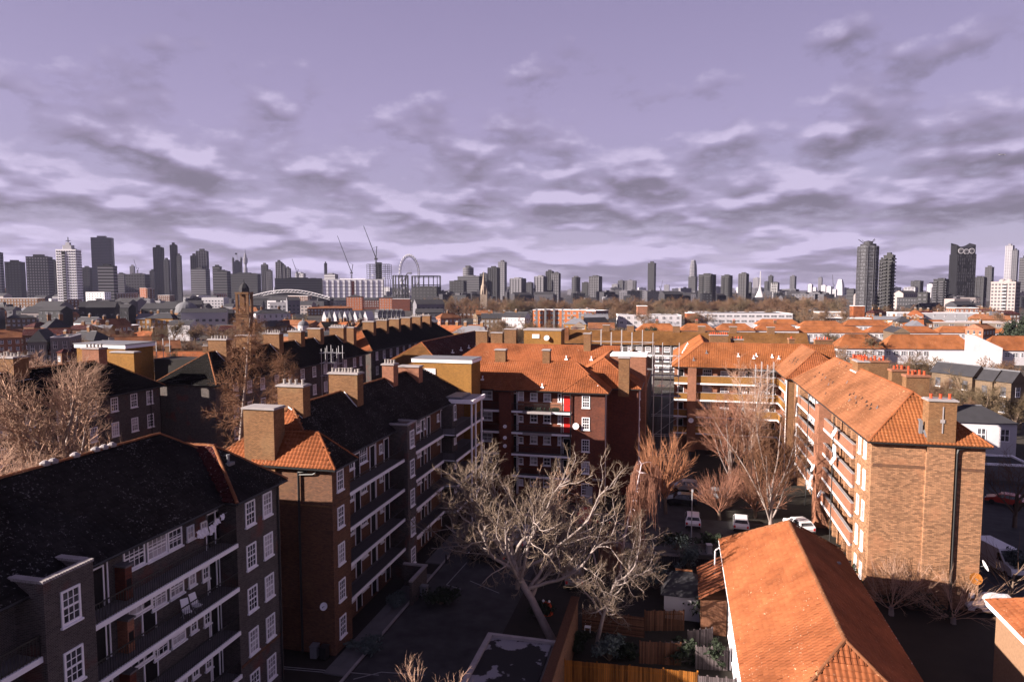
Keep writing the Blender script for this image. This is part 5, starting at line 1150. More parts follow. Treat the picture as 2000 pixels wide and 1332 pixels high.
for i in range(7): mid('white plant box on the school roof, %s from the left' % ['first', 'second', 'third', 'fourth', 'fifth', 'sixth', 'seventh'][i], 1046 + i * 17, 1050 + i * 17, 602 + (i * 3) % 3, 641, 'lead', 2, 0, wins=False, par=0, cat='roof plant', name='roof_plant', group='plant on the school roof')
mid('silver clad block with small square windows at the right', 1757, 1915, 612, 641, 'galvanised', 18, 0, roofm='grey_roof', storey=3.6, bay=7, ww=1.4, wh=1.6, rot=.1)
mid('pinkish brick block stacked behind the silver one', 1866, 1910, 602, 638, 'brick_pink', 12, 0)
mid('cream long low hall in front of the silver block', 1760, 1990, 630, 652, 'cream_stone', 14, 0, roofm='grey_roof', storey=4, bay=9, ww=2.5)
mid('pale pink long shed with repeating bays left of the silver block', 1573, 1700, 622, 638, 'cream_stone', 14, 0, roofm='white_paint', storey=3, bay=4)
mid('beige stepped flats above the pale pink shed', 1600, 1650, 610, 636, 'cream_stone', 12, 0)
mid('orange brick water tower-like block at the foot of the round tower', 1667, 1688, 598, 630, 'tile_orange', 8, 0, wins=False, cat='tower', name='brick_tower')
mid('low building with red tiled roof right of the brick tower', 1690, 1745, 625, 636, 'white_render', 9, 2.4, roofm='tile_orange')
mid('dark brown brick block between the tower and the silver block', 1745, 1760, 612, 634, 'brick_red', 9, 0)
# --- left middle distance
LM = [('long white parapet warehouse with brick front at the left edge', -30, 92, 583, 612, 'brick_buff', 0, 'lead', 'warehouse'), ('white three storey terrace beside dark brick houses', 100, 130, 584, 610, 'white_render', 0, 'lead', 'house'), ('dark brick terrace right of the white three storey one', 131, 162, 585, 612, 'brick_brown', 0, 'slate', 'house'),
      ('white modern house with tall black windows under the grid tower', 163, 212, 571, 606, 'white_paint', 0, 'lead', 'house'), ('white low annex right of the black windowed house', 200, 236, 588, 606, 'white_paint', 0, 'lead', 'house'), ('orange brick box left of the dark terrace block', 206, 226, 563, 596, 'orange_brick_far', 0, 'lead', 'building'),
      ('orange brick tall box in the left middle distance', 273, 289, 563, 600, 'orange_brick_far', 0, 'lead', 'building'), ('dark side block joined to the tall orange box', 289, 304, 564, 600, 'brick_brown', 0, 'lead', 'building'), ('grey glazed infill between the two orange boxes', 227, 272, 573, 600, 'brick_dull', 0, 'lead', 'building'),
      ('dark flat topped block right of the tall orange box', 306, 336, 577, 598, 'brick_brown', 0, 'lead', 'building'), ('white and pink shop block left of the stone church tower', 388, 420, 578, 598, 'white_render', 0, 'lead', 'building'), ('pink brick block next to the church tower', 418, 445, 574, 596, 'brick_pink', 0, 'lead', 'building'),
      ('grey long flat roof in the left middle distance', 155, 230, 608, 618, 'brick_dull', 0, 'grey_roof', 'warehouse'), ('grey flat roofed shed right of the long grey roof', 232, 300, 608, 620, 'brick_dull', 0, 'grey_roof', 'warehouse'), ('dark brick terrace with small stacks behind the bare trees', 160, 270, 618, 642, 'brick_brown', 2.5, 'slate', 'house'),
      ('house with sunlit orange gable and arched window among the trees', 275, 345, 622, 652, 'brick_gold', 3.2, 'slate', 'house'), ('pale rendered villa right of the church tower', 498, 570, 612, 650, 'white_render', 2.5, 'slate', 'house'), ('low brown roofed hall left of the church tower', 296, 410, 600, 612, 'brick_brown', 2.0, 'tile_brownred', 'hall'),
      ('flat topped house with pale parapet above the yellow lift tower', 195, 250, 637, 668, 'brick_buff', 0, 'lead', 'house'), ('gabled dark house with white bargeboards left of the yellow lift tower', 88, 140, 640, 690, 'brick_brown', 4, 'slate', 'house'), ('brown brick hall at the left edge with orange gable', 0, 22, 566, 590, 'brick_gold', 2, 'tile_orange', 'hall'),
      ('orange gabled old school roof at the far left', 56, 90, 562, 586, 'tile_orange', 2.4, 'tile_brownred', 'school'), ('dark terrace in front of the long parapet warehouse', 0, 60, 606, 626, 'brick_brown', 2.4, 'slate', 'house'), ('brick cottages with white dormers below the dark terrace', 62, 140, 612, 632, 'brick_brown', 2.2, 'slate', 'house'),
      ('dark block with orange end under the white arch roof', 518, 610, 578, 596, 'brick_brown', 0, 'lead', 'building'), ('white fronted block left of the dark one under the arch', 500, 535, 590, 604, 'white_render', 0, 'lead', 'building'), ('long low brown roofs right of the church', 600, 690, 602, 616, 'brick_brown', 2.0, 'tile_brownred', 'house'),
      ('terrace with dark roof left of the grey domed villa', 440, 500, 606, 622, 'brick_brown', 3.0, 'slate', 'house'), ('white block with shed roof at the left behind the larch', 420, 462, 588, 602, 'white_render', 0, 'grey_roof', 'building')]
for i, (lb, a, b_, yt, yb, m_, rs, rf_, ct) in enumerate(LM):
    mid(lb, a, b_, yt, yb, m_, 12, rs, roofm=rf_, cat=ct, name={'house': 'terraced_house', 'building': 'building', 'warehouse': 'warehouse', 'school': 'school_building', 'hall': 'hall'}[ct], chim=2 if (rs and b_ - a > 40) else 0, potm='pot_white', storey=3.2, wh=1.9, ww=1.2, bay=3.2, rot=YAW + (-.5, .35, .1)[i % 3])
# mansard block at the left edge
t = mid('pale grey mansard flats with rows of tall windows at the left edge', 48, 90, 668, 745, 'concrete', 14, 3.5, roofm='slate', cat='apartment block', name='mansard_block', storey=3.6, bay=2.0, wh=2.1, ww=.9, frame='white_render')
t = mid('pale grey mansard flats, right half with the lit end bay', 93, 136, 660, 745, 'concrete', 14, 0, roofm='slate', cat='apartment block', name='mansard_block', storey=3.6, bay=2.2, wh=2.1, ww=.9, frame='white_render')
# red gothic school, white tents, small terraces
mid('bright orange gabled school with red chimney left of centre', 677, 708, 580, 606, 'orange_brick_far', 16, 2.5, roofm='slate', cat='school', name='school_building', ww=1)
mid('dark brick wing joined to the bright orange school', 708, 741, 586, 604, 'brick_red', 16, 3, roofm='slate', cat='school', name='school_building')
mid('orange end bay of the old school', 741, 766, 582, 606, 'orange_brick_far', 14, 2.0, roofm='slate', cat='school', name='school_building')
mid('long dark red wall wing of the old school', 766, 801, 584, 607, 'brick_red', 10, 0, cat='school', name='school_building', wins=False)
mid('pink hipped roof building behind the orange school', 703, 742, 566, 592, 'brick_pink', 14, 3, roofm='tile_orange', cat='school', name='school_building')
mid('slim dark red chimney of the old school', 687, 693, 549, 602, 'tile_oxblood', 2.6, 0, wins=False, par=0, cat='chimney', name='tall_chimney')
for i in range(9):
    a = 628 + i * 10; x, y = atd(a + 5, 505); t = thing('tent_roof', 'white pointed glass gable, %s of nine in a row under the old school' % ['first', 'second', 'third', 'fourth', 'fifth', 'sixth', 'seventh', 'eighth', 'ninth'][i], 'glasshouse', (x, y, GZ), 'row of white gables'); mb = MB('slate_pale' if i % 2 else 'white_render'); mb.v += [(x - 1.8, y, GZ), (x + 1.8, y, GZ), (x + 1.8, y, 5), (x, y, 10), (x - 1.8, y, 5), (x - 1.8, y + 12, GZ), (x + 1.8, y + 12, GZ), (x + 1.8, y + 12, 5), (x, y + 12, 10), (x - 1.8, y + 12, 5)]; mb.f += [(0, 1, 2, 3, 4), (9, 8, 7, 6, 5), (1, 6, 7, 2), (2, 7, 8, 3), (3, 8, 9, 4), (4, 9, 5, 0)]; mb.mi += [0] * 6; mb.build('wall', t)
for i in range(6): mid('dark gabled terrace house with pale front, %s from the left behind the fan of chimneys' % ['first', 'second', 'third', 'fourth', 'fifth', 'sixth'][i], 738 + i * 9, 746 + i * 9, 611, 622, 'slate_pale', 12, 3.0, roofm='slate', hip=False, cat='house', name='terraced_house', group='little gabled houses', rot=YAW + .3)
for i in range(8): mid('narrow dark house in the far terrace, %s one' % ['first', 'second', 'third', 'fourth', 'fifth', 'sixth', 'seventh', 'eighth'][i], 822 + i * 7, 828 + i * 7, 606, 617, 'brick_dark', 12, 3.0, roofm='slate', hip=False, chim=1, cat='house', name='terraced_house', group='far terrace with stacks')
for i in range(7): mid('brown brick house in the terrace under the spire, %s one' % ['first', 'second', 'third', 'fourth', 'fifth', 'sixth', 'seventh'][i], 888 + i * 8, 895 + i * 8, 610, 622, 'brick_brown', 12, 3.0, roofm='tile_darkplain', hip=False, chim=1, cat='house', name='terraced_house', group='terrace under the spire')
mid('bright red roofed small house among the trees in the middle', 903, 950, 640, 655, 'brick_red', 8, 1.6, roofm='tile_orange', cat='house', name='brick_house', wins=False)
mid('white low shed row among the middle trees', 825, 862, 628, 640, 'white_render', 8, 1.5, roofm='slate', cat='shed', name='shed')
mid('white low shed row right of the first among the middle trees', 866, 892, 622, 634, 'white_render', 8, 1.5, roofm='slate', cat='shed', name='shed')
mid('flat brown roofs in front of the middle trees', 962, 1040, 604, 616, 'concrete', 10, 1.4, roofm='tile_ochre', cat='hall', name='hall')
mid('gabled pale houses in front of the orange school', 1115, 1148, 640, 662, 'cream_stone', 10, 3, roofm='tile_brownred', cat='house', name='brick_house', hip=False)
mid('gabled pale house right of its twin before the orange school', 1150, 1200, 642, 664, 'cream_stone', 10, 3, roofm='tile_brownred', cat='house', name='brick_house', hip=False)
mid('white low building with windows behind the gasholder foot', 800, 855, 577, 594, 'white_render', 14, 0, roofm='lead', cat='building')
# stone church tower with belfry
def church(label, px_, D, ybase, ytop, wpx, mat='cream_stone'):
    x, y = atd(px_, D); w_ = wpx * D / F / 2; zt = zat(ytop, D); h = zt - GZ; t = thing('church_tower', label, 'church', (x, y, GZ), None, YAW)
    def q(n, mb): o = bpy.data.objects.new(n, mb.mesh(n)); C.objects.link(o); o.parent = t
    q('tower', MB(mat).box(-w_, w_, -w_, w_, 0, h * .48).box(-w_ * 1.08, w_ * 1.08, -w_ * 1.08, w_ * 1.08, h * .48, h * .5))
    mb = MB(mat)
    for a in (-1, 1):
        for b_ in (-1, 1): mb.box(a * w_ * .82 - w_ * .18, a * w_ * .82 + w_ * .18, b_ * w_ * .82 - w_ * .18, b_ * w_ * .82 + w_ * .18, h * .5, h * .78)
    mb.box(-w_ * .3, w_ * .3, -w_ * .3, w_ * .3, h * .5, h * .78); mb.box(-w_ * 1.05, w_ * 1.05, -w_ * 1.05, w_ * 1.05, h * .78, h * .81); q('belfry', mb)
    q('cupola', MB('slate').lathe(0, 0, [(w_ * .85, h * .81), (w_ * .8, h * .87), (w_ * .5, h * .92), (w_ * .12, h * .95), (w_ * .05, h * 1.0)], 8))
    g = MB('dark_void')
    for k in (.12, .3): g.box(-w_ * .22, w_ * .22, -w_ - .1, -w_, h * k, h * (k + .1)).box(w_, w_ + .1, -w_ * .22, w_ * .22, h * k, h * (k + .1))
    q('window', g)
church('brown stone church tower with open belfry and dark cupola, left middle distance', 478, 330, 640, 546, 25, 'brick_buff')
x, y = atd(945, 640); t = thing('church_tower', 'pale stone church spire right of the wheel above the treetops', 'church', (x, y, GZ), None, YAW)
o = bpy.data.objects.new('tower', MB('cream_stone').box(-3.2, 3.2, -3.2, 3.2, 0, 22).mesh('tower')); C.objects.link(o); o.parent = t
o = bpy.data.objects.new('spire', MB('cream_stone').lathe(0, 0, [(2.8, 22), (2.5, 30), (1.8, 31), (.1, 44)], 8).mesh('spire')); C.objects.link(o); o.parent = t
for a in (-1, 1):
    for b_ in (-1, 1): o = bpy.data.objects.new('pinnacle', MB('cream_stone').lathe(a * 2.8, b_ * 2.8, [(.5, 22), (.4, 25), (.02, 28)], 5).mesh('pinnacle')); C.objects.link(o); o.parent = t
# big grey dome and the domed villa
def dome(label, px_, D, ybase_z, r, mat, lantern=True):
    x, y = atd(px_, D); t = thing('dome_building', label, 'dome', (x, y, GZ)); n = 'drum'
    MB('brick_buff' if lantern else 'white_render').lathe(x, y, [(r, GZ), (r, ybase_z)], 16).build('drum', t); MB(mat).lathe(x, y, [(r, ybase_z)] + [(r * math.cos(R(a)), ybase_z + r * .95 * math.sin(R(a))) for a in (15, 30, 45, 60, 75, 88)], 20).build('dome', t)
    z = ybase_z + r * .95; MB('lead').lathe(x, y, [(r * .2, z - .3), (r * .16, z + r * .15), (r * .22, z + r * .17), (.03, z + r * .4)], 8).build('lantern', t)
dome('large grey ribbed dome left of the stone church tower', 364, 450, 11, 7.6, 'slate_pale'); dome('small grey dome on the white villa', 592, 330, 9, 2.6, 'slate_pale', False)
# curved white truss roof
x0, y0 = atd(490, 900); x1, y1 = atd(645, 900); t = thing('arched_roof', 'long white curved truss roof left of the white shed', 'roof', (x0, y0, GZ)); mb = MB('white_paint'); n = 24; pr = []
for i in range(n + 1):
    f = i / n; a = Vector((x0 + (x1 - x0) * f, y0 + (y1 - y0) * f, 0)); zt = 14 + 11 * math.sin(math.pi * (f * .9 + .07)); pr.append((a + Vector((0, 0, zt)), a + Vector((0, 0, zt - 3.5))))
for (a, b_), (c, d) in zip(pr, pr[1:]): mb.tube(a, c, .4); mb.tube(b_, d, .25); mb.tube(b_, c, .2)
mb.build('truss', t); mb = MB('grey_roof')
for (a, b_), (c, d) in zip(pr, pr[1:]): mb.poly([b_, d, d + Vector((3, 12, -3)), b_ + Vector((3, 12, -3))])
mb.build('roof_sheet', t); MB('slate').box(min(x0, x1) + 3, max(x0, x1) - 3, y0 + 14, y0 + 30, GZ, 10).build('wall', t)

# trees of the middle distance: several crown shapes shared by many single trees
FT = {}
def far_tree_mesh(seed, h=13, spread=1.0, dense=1):
    rr = random.Random(seed)
    lv = [dict(len=h * .34, n=7, gn=.03, seg=3, r=h * .022, start=.4, taper=.7), dict(len=h * .52, n=7, ang=34 * spread, gn=.10, up=.05, seg=5, r=h * .011, start=.2, taper=.3, shr=.15), dict(len=h * .24, n=8 * dense, ang=40 * spread, gn=.18, up=.04, seg=4, r=h * .005, start=.15, taper=.4, shr=.2), dict(len=h * .11, n=5, ang=42, gn=.2, up=.04, seg=2, r=h * .003, start=.1, taper=.5, shr=.1), dict(len=h * .06, n=0, ang=45, gn=.2, seg=1, r=h * .0022, taper=.5)]
    o = grow(seed, lv); return o
def far_tree(label, px_, D, h, kind, mat, sc=1.0, group='bare trees of the middle distance', name='bare_tree', z0=GZ, dy=0):
    key = (kind, mat)
    if key not in FT:
        o = far_tree_mesh(kind * 7 + 1, 13, (1.0, 1.25, .8, 1.1)[kind % 4]); FT[key] = (seg_mesh('trunk', sum(o[:2], []), 4, 'bark_brown'), seg_mesh('crown', sum(o[2:], []), 3, mat))
    x, y = atd(px_, D); t = thing(name, label, 'tree', (x, y + dy, z0), group, (px_ * .7) % 6.28); s_ = h / 13
    for n, me in zip(('trunk', 'crown'), FT[key]): ob = bpy.data.objects.new(n, me); C.objects.link(ob); ob.parent = t
    t.scale = (s_ * sc, s_ * sc, s_); return t
rr = random.Random(77)
near_lm = [(140, 'the white tower'), (206, 'the tall banded tower'), (330, 'the pair of black towers'), (395, 'the grey glass cluster'), (466, 'the gothic tower'), (560, 'the curved glass blocks'), (690, 'the white shed'), (742, 'the concrete frame'), (801, 'the big wheel'), (870, 'the gasholders'), (915, 'the rounded grey office'), (945, 'the pale spire'), (975, 'the black hotel'), (1011, 'the pale fluted flats'), (1070, 'the fluted pair'), (1124, 'the round grey tower'), (1162, 'the capped flats'), (1207, 'the stepped terrace block'), (1272, 'the lone slim tower'), (1312, 'the low office row'), (1352, 'the tapering glass tower'), (1380, 'the widest council tower'), (1418, 'the middle council tower'), (1450, 'the right council tower'), (1483, 'the white needle spire'), (1512, 'the round headed block'), (1547, 'the two tone slim tower'), (1600, 'the hazy cluster'), (1640, 'the slanted glass tower'), (1690, 'the octagonal tower'), (1730, 'the black slab tower'), (1788, 'the dark office cube'), (1835, 'the stepped council tower'), (1883, 'the turbine tower'), (1925, 'the stepped grey tower'), (1960, 'the beige tower')]
def row(lb, px0, px1, n, D0, D1, h0, h1, mats, sc=1.2):
    for i in range(n):
        px_ = px0 + (px1 - px0) * (i + rr.random() * .9) / n; D_ = rr.uniform(D0, D1); h_ = rr.uniform(h0, h1); far_tree('%s%s, below %s' % ('taller ' if h_ > (h0 + h1) / 2 else '', lb, min(near_lm, key=lambda a: abs(a[0] - px_))[1]), px_, D_, h_, rr.randint(0, 3), rr.choice(mats), sc, group='row of ' + lb)
row('bare brown treetop in the belt', 840, 1640, 80, 560, 760, 18, 25, ['twig_far', 'twig_far2', 'twig_brown'], 1.5)
row('bare park tree before the belt', 1180, 1660, 26, 470, 560, 13, 17, ['twig_far', 'twig_far2'], 1.4)
row('bare brown tree behind the stepped chimneys', 290, 560, 20, 135, 240, 12, 17, ['twig_far', 'twig_brown', 'twig_far2'], 1.15)
row('bare brown tree in the left town', 130, 600, 34, 250, 430, 10, 15, ['twig_far', 'twig_brown', 'twig_far2'], 1.3)
row('bare tree behind the yellow lift tower', 230, 420, 14, 118, 180, 11, 14, ['twig_far', 'twig_brown'], 1.2)
row('rosy bare tree under the white gables', 590, 720, 12, 330, 420, 11, 13, ['twig_rose', 'twig_brown'], 1.4)
row('bare brown tree right of the stepped chimneys', 820, 960, 14, 190, 260, 12, 16, ['twig_far', 'twig_rose', 'twig_brown'], 1.1)
row('olive brown tree left of the orange school', 950, 1060, 12, 260, 330, 14, 18, ['twig_far2', 'twig_far'], 1.25)
row('bare tree in front of the orange brick school', 1080, 1240, 10, 300, 360, 9, 12, ['twig_far2', 'twig_rose'], 1.2)
row('bare tree between low orange roofs', 1560, 1720, 10, 190, 280, 10, 14, ['twig_far2', 'twig_far'], 1.25)
row('bare garden tree behind the yellow block', 1690, 2000, 20, 118, 190, 9, 14, ['twig_far2', 'twig_brown', 'twig_far'], 1.15)
row('bare tree before the mansard flats', 0, 60, 4, 110, 140, 15, 19, ['twig_tan', 'twig_brown'], 1.0)
row('bare tree between the left houses', 60, 300, 12, 170, 330, 9, 13, ['twig_brown', 'twig_far2'], 1.2)
row('bare tree beyond the silver block', 1700, 1990, 14, 520, 640, 12, 17, ['twig_far2', 'twig_brown'], 1.3)
far_tree('tall round crowned bare tree standing out of the belt left of the round tower', 1588, 430, 21, 1, 'twig_far', 1.2); far_tree('bare round tree above the nearest terrace roof, right of the stacks', 1795, 165, 15, 0, 'twig_far2', 1.25); far_tree('bare tree before the round headed terrace near the right edge', 1957, 430, 17, 2, 'twig_far', 1.0)
for i, (px_, D, h) in enumerate(((1272, 300, 11), (1975, 330, 13), (1998, 320, 14), (205, 220, 11), (1108, 540, 10))):
    x, y = atd(px_, D); g = np.random.default_rng(i); shrub(['dark round evergreen near the white college wing', 'dark evergreen at the right edge, left one', 'dark evergreen at the right edge, right one', 'dark evergreen behind the yellow lift tower', 'small dark evergreen in the belt'][i], x, y, 3.6, h, 60 + i, 'leaf_dark', 2600, 'tree', .55)
# ================================================================ far skyline
plain('tower_dark', (.015, .015, .019), .2, .02, .6); plain('tower_mid', (.032, .031, .037), .2, .02, .6); plain('tower_grey', (.062, .06, .07), .2, .02, .7)
plain('tower_light', (.13, .125, .145), .15, .02, .7); plain('tower_white', (.34, .33, .36), .1, .02, .6); plain('tower_black', (.011, .011, .013), .2, .02, .5); plain('tower_beige', (.25, .215, .215), .15, .02, .7)
TH_ = R(24)
def skyb(label, px0, px1, ytop, D, body='tower_mid', strip='glass_far', style='grid', q=.7, rot=None, fh=4.6, bay=4.6, name='tower_block', cat='tower', top=None, zb=GZ, parts=None):
    """one far building: body, floor bands or window grid standing proud, roof plant"""
    a_ = math.atan((1000 - (px0 + px1) / 2) / F); W = (px1 - px0) * D / F * math.cos(a_); rot = TH_ if rot is None else rot; w_ = W / (math.cos(rot) + q * math.sin(abs(rot))); d_ = q * w_; rot = rot - a_
    x, y = atd((px0 + px1) / 2, D + d_ / 2); zt = zat(ytop, D); h = zt - zb; t = thing(name, label, cat, (x, y, zb), None, YAW - rot)
    def qq(n, mb, kind=None):
        o = bpy.data.objects.new(n, mb.mesh(n)); C.objects.link(o); o.parent = t
        if kind: o['kind'] = kind
        return o
    X, Y = w_ / 2, d_ / 2
    if style == 'round': qq('wall', MB(body).lathe(0, 0, [(X * 1.05, 0), (X * 1.05, h)], 20))
    else: qq('wall', MB(body).box(-X, X, -Y, Y, 0, h))
    nf = max(2, int(h / fh)); g = MB(strip); vis = max(0, int(nf - 75)); lo = 0
    k0 = max(0, int((zat(604, D) - zb) / fh) - 1)           # floors below the near rooftops are plain wall
    if style == 'bands':
        for i in range(k0, nf): z = h - (nf - i) * fh + fh * .35; g.box(-X - .2, X + .2, -Y - .2, Y + .2, z, z + fh * .45)
    elif style == 'round':
        for i in range(k0, nf): z = h - (nf - i) * fh + fh * .35; g.lathe(0, 0, [(X * 1.05 + .25, z), (X * 1.05 + .25, z + fh * .45)], 20)
    elif style == 'grid':
        nb, nd = max(2, int(w_ / bay)), max(2, int(d_ / bay)); e = fh * .3
        for i in range(k0, nf):
            z = h - (nf - i) * fh + e
            for b_ in range(nb): a = -X + (b_ + .22) * w_ / nb; g.box(a, a + w_ / nb * .56, -Y - .25, -Y, z, z + fh * .5)
            for b_ in range(nd):
                a = -Y + (b_ + .22) * d_ / nd; g.box(X, X + .25, a, a + d_ / nd * .56, z, z + fh * .5); g.box(-X - .25, -X, a, a + d_ / nd * .56, z, z + fh * .5)
    elif style == 'fins':
        nb, nd = max(3, int(w_ / bay)), max(2, int(d_ / bay))
        for b_ in range(nb + 1): a = -X + b_ * w_ / nb; g.box(a - .35, a + .35, -Y - .7, -Y, 0, h)
        for b_ in range(nd + 1): a = -Y + b_ * d_ / nd; g.box(X, X + .7, a - .35, a + .35, 0, h).box(-X - .7, -X, a - .35, a + .35, 0, h)
        for i in range(k0, nf): z = h - (nf - i) * fh; g.box(-X - .22, X + .22, -Y - .22, Y + .22, z, z + .6)
    elif style == 'balc':
        for i in range(k0, nf):
            z = h - (nf - i) * fh
            for a in (-X, X * .15): g.box(a, a + X * .75, -Y - 1.6, -Y, z, z + 1.1)
            g.box(X, X + 1.4, -Y * .8, -Y * .1, z, z + 1.1).box(X, X + 1.4, Y * .1, Y * .8, z, z + 1.1)
    qq('windows', g, 'stuff')
    m2 = MB(body).box(-X * .45, X * .4, -Y * .5, Y * .5, h, h + min(6, h * .06)); m2.use('tower_grey').box(X * .5, X * .75, -Y * .3, Y * .3, h, h + 2); qq('roof_plant', m2)
    qq('parapet', MB(body).box(-X - .15, X + .15, -Y - .15, -Y + .4, h, h + 1.1).box(-X - .15, X + .15, Y - .4, Y + .15, h, h + 1.1).box(-X - .15, -X + .4, -Y + .4, Y - .4, h, h + 1.1).box(X - .4, X + .15, -Y + .4, Y - .4, h, h + 1.1)) if style != 'round' else None
    if parts: parts(qq, X, Y, h)
    return t
S = skyb
S('grey banded office block cut by the left edge', -14, 13, 495, 1200, 'tower_mid', 'tower_light', 'bands'); S('low black topped block right of the left edge one', 14, 55, 513, 1250, 'tower_dark', 'tower_mid', 'grid')
S('wide grey gridded office slab at the left', 56, 109, 503, 1150, 'tower_mid', 'tower_light', 'grid', .5, bay=4); S('dark low side block behind the grey slab', 104, 118, 512, 1300, 'tower_dark')
def white_tower(q, X, Y, h):
    q('balcony_stack', MB('tower_black').box(-X * .42, -X * .08, -Y - .5, -Y, 0, h - 1)); m = MB('tower_white')
    for i in range(int(h / 2.9)): m.box(-X * .45, -X * .05, -Y - 1.3, -Y - .5, i * 2.9, i * 2.9 + 1.0)
    q('balcony', m, 'stuff'); q('penthouse', MB('tower_white').box(-X * .4, X * .45, -Y * .6, Y * .6, h, h + 6).box(-X * .2, X * .2, -Y * .3, Y * .3, h + 6, h + 9)); q('antenna', MB('tower_mid').tube((0, 0, h + 9), (0, 0, h + 15), .5).tube((-2.5, 0, h + 11), (2.5, 0, h + 11), .4))
S('white residential tower with dark balcony strip and rooftop aerial', 115, 165, 490, 760, 'white_paint', 'tower_grey', 'grid', .55, R(28), 2.9, 2.4, parts=white_tower)
S('tall dark banded office tower, highest on the left', 184, 229, 466, 1900, 'tower_mid', 'tower_black', 'bands', .5, R(12), 4.2); S('white and black stepped office block under the tall banded tower', 195, 233, 521, 1000, 'tower_dark', 'tower_light', 'bands', .6)
S('grey block left of the stepped office', 164, 184, 524, 1300, 'tower_mid', 'tower_dark'); S('grey block between the stepped office and the pitched hall', 231, 250, 536, 1400, 'tower_mid', 'tower_light', 'bands'); S('grey pitched hall building in the left distance', 248, 296, 537, 1200, 'tower_grey', 'tower_dark', 'grid', .6, fh=5)
S('pale distant tower above the pitched hall', 257, 268, 521, 2400, 'tower_light', 'tower_grey'); S('black residential tower, left one of the pair', 304, 325, 485, 1500, 'tower_black', 'tower_mid', 'fins', .6, R(15), 3.2, 3); S('dark shoulder of the left black tower', 323, 336, 509, 1480, 'tower_dark', 'tower_mid', 'grid')
S('dark lower wing before the left black tower', 296, 306, 530, 1400, 'tower_dark', 'tower_grey', 'fins'); S('black residential tower, right and taller one of the pair', 337, 351, 480, 1500, 'tower_black', 'tower_mid', 'fins', .7, R(15), 3.2, 3); S('shoulder of the right black tower', 349, 359, 501, 1480, 'tower_dark', 'tower_mid', 'bands')
S('grey glass tower cluster, high part', 387, 411, 492, 1500, 'tower_mid', 'tower_light', 'fins', .6, R(20), 3.4, 5); S('grey glass tower cluster, lower left part', 376, 390, 501, 1470, 'tower_dark', 'tower_mid', 'fins', .7, R(20), 3.4, 4); S('grey glass tower cluster, front base', 376, 413, 527, 1400, 'tower_mid', 'tower_light', 'bands')
S('slope topped dark grey office right of the glass cluster', 418, 436, 522, 1200, 'tower_dark', 'tower_grey', 'bands'); S('dark grey office block with light floor bands before the gothic tower', 418, 453, 531, 1150, 'tower_dark', 'tower_grey', 'bands', .6); S('long dark office row right of the gothic tower', 450, 512, 536, 1300, 'tower_dark', 'tower_mid', 'bands', .3)
def gothic(q, X, Y, h):
    m = MB('tower_dark')
    for a in (-1, 1):
        for b_ in (-1, 1): m.lathe(a * X, b_ * Y, [(X * .2, h * .5), (X * .2, h + 6), (X * .24, h + 6.5), (.2, h + 17)], 8)
    q('pinnacle', m); q('flagpole', MB('tower_mid').tube((0, 0, h), (0, 0, h + 30), .5)); q('flag', MB('tower_dark').box(-6, 0, -.2, .2, h + 25, h + 30))
S('dark gothic parliament tower with four pinnacles and flag', 458, 475, 512, 2300, 'tower_dark', 'tower_black', 'grid', 1, R(5), 12, 6, 'gothic_tower', parts=gothic)
x, y = atd(482.5, 3600); zt = zat(494, 3600); t = thing('radio_tower', 'slender round telecommunications tower behind the gothic one', 'tower', (x, y, GZ)); MB('tower_light').lathe(x, y, [(6, GZ), (6, zt * .45), (9.5, zt * .47), (9.5, zt * .62), (6, zt * .64), (6, zt * .72), (11, zt * .74), (11, zt * .86), (7, zt * .88), (5, zt * .95), (1, zt)], 12).build('shaft', t); MB('tower_grey').tube((x, y, zt), (x, y, zt + 18), 1.2).build('mast', t)
S('grey paired slab tower left of the curved glass blocks', 513, 526, 518, 1600, 'tower_grey', 'tower_dark', 'fins', .6); S('lower grey slab beside the paired one', 524, 534, 530, 1580, 'tower_mid', 'tower_light', 'fins')
for i, (a, b_, t_) in enumerate(((541, 554, 513), (551, 560, 519), (558, 570, 525))): S(['curved glass riverside block, tallest left part', 'curved glass riverside block, middle part', 'curved glass riverside block, lowest right part'][i], a, b_, t_, 1450 + i * 15, 'tower_dark', 'tower_light', 'fins', .7)
S('long dark riverside office with light bands left of the white shed', 539, 632, 545, 1300, 'tower_dark', 'tower_mid', 'bands', .2, R(6)); S('white stepped building beside a crane', 579, 599, 535, 1900, 'tower_white', 'tower_light'); S('square brick power station chimney', 635, 641, 516, 1500, 'tower_mid', 'tower_mid', 'none', 1, R(5), name='tall_chimney', cat='chimney')
S('long low white shed left of the construction site', 632, 752, 547, 1150, 'white_paint', 'tower_light', 'fins', .25, R(4), 6, 9, 'warehouse', 'warehouse')
S('pale arched stand behind the white shed', 635, 662, 537, 1300, 'tower_light', 'tower_white', 'bands')
# concrete frame under construction: slabs and columns
x, y = atd(742, 1180); t = thing('construction_frame', 'open concrete building frame under construction beside the wheel', 'building site', (x, y, GZ), None, YAW)
m = MB('tower_grey'); W_ = 19
for i in range(20):
    w2 = W_ if i > 11 else W_ * 1.35; z = i * 3.6
    if GZ + z < 5: continue
    m.box(-w2, w2, -11, 11, z, z + .5)
    if i < 19:
        for k in range(7): a = -w2 + k * w2 / 3; m.box(a - .35, a + .35, -10.9, -10.1, z + .5, z + 3.6).box(a - .35, a + .35, 9.9, 10.7, z + .5, z + 3.6)
o = bpy.data.objects.new('frame', m.mesh('frame')); C.objects.link(o); o.parent = t
m = MB('tower_dark').box(-5, 4, -4, 5, 0, 72).box(-14, -9, -6, 4, 0, 40); o = bpy.data.objects.new('core', m.mesh('core')); C.objects.link(o); o.parent = t
m = MB('tower_white')
for i in range(9): m.box(-15 + (i * 7) % 26, -12 + (i * 7) % 26, -11.2, -11, 8 + i * 5.1, 10.4 + i * 5.1)
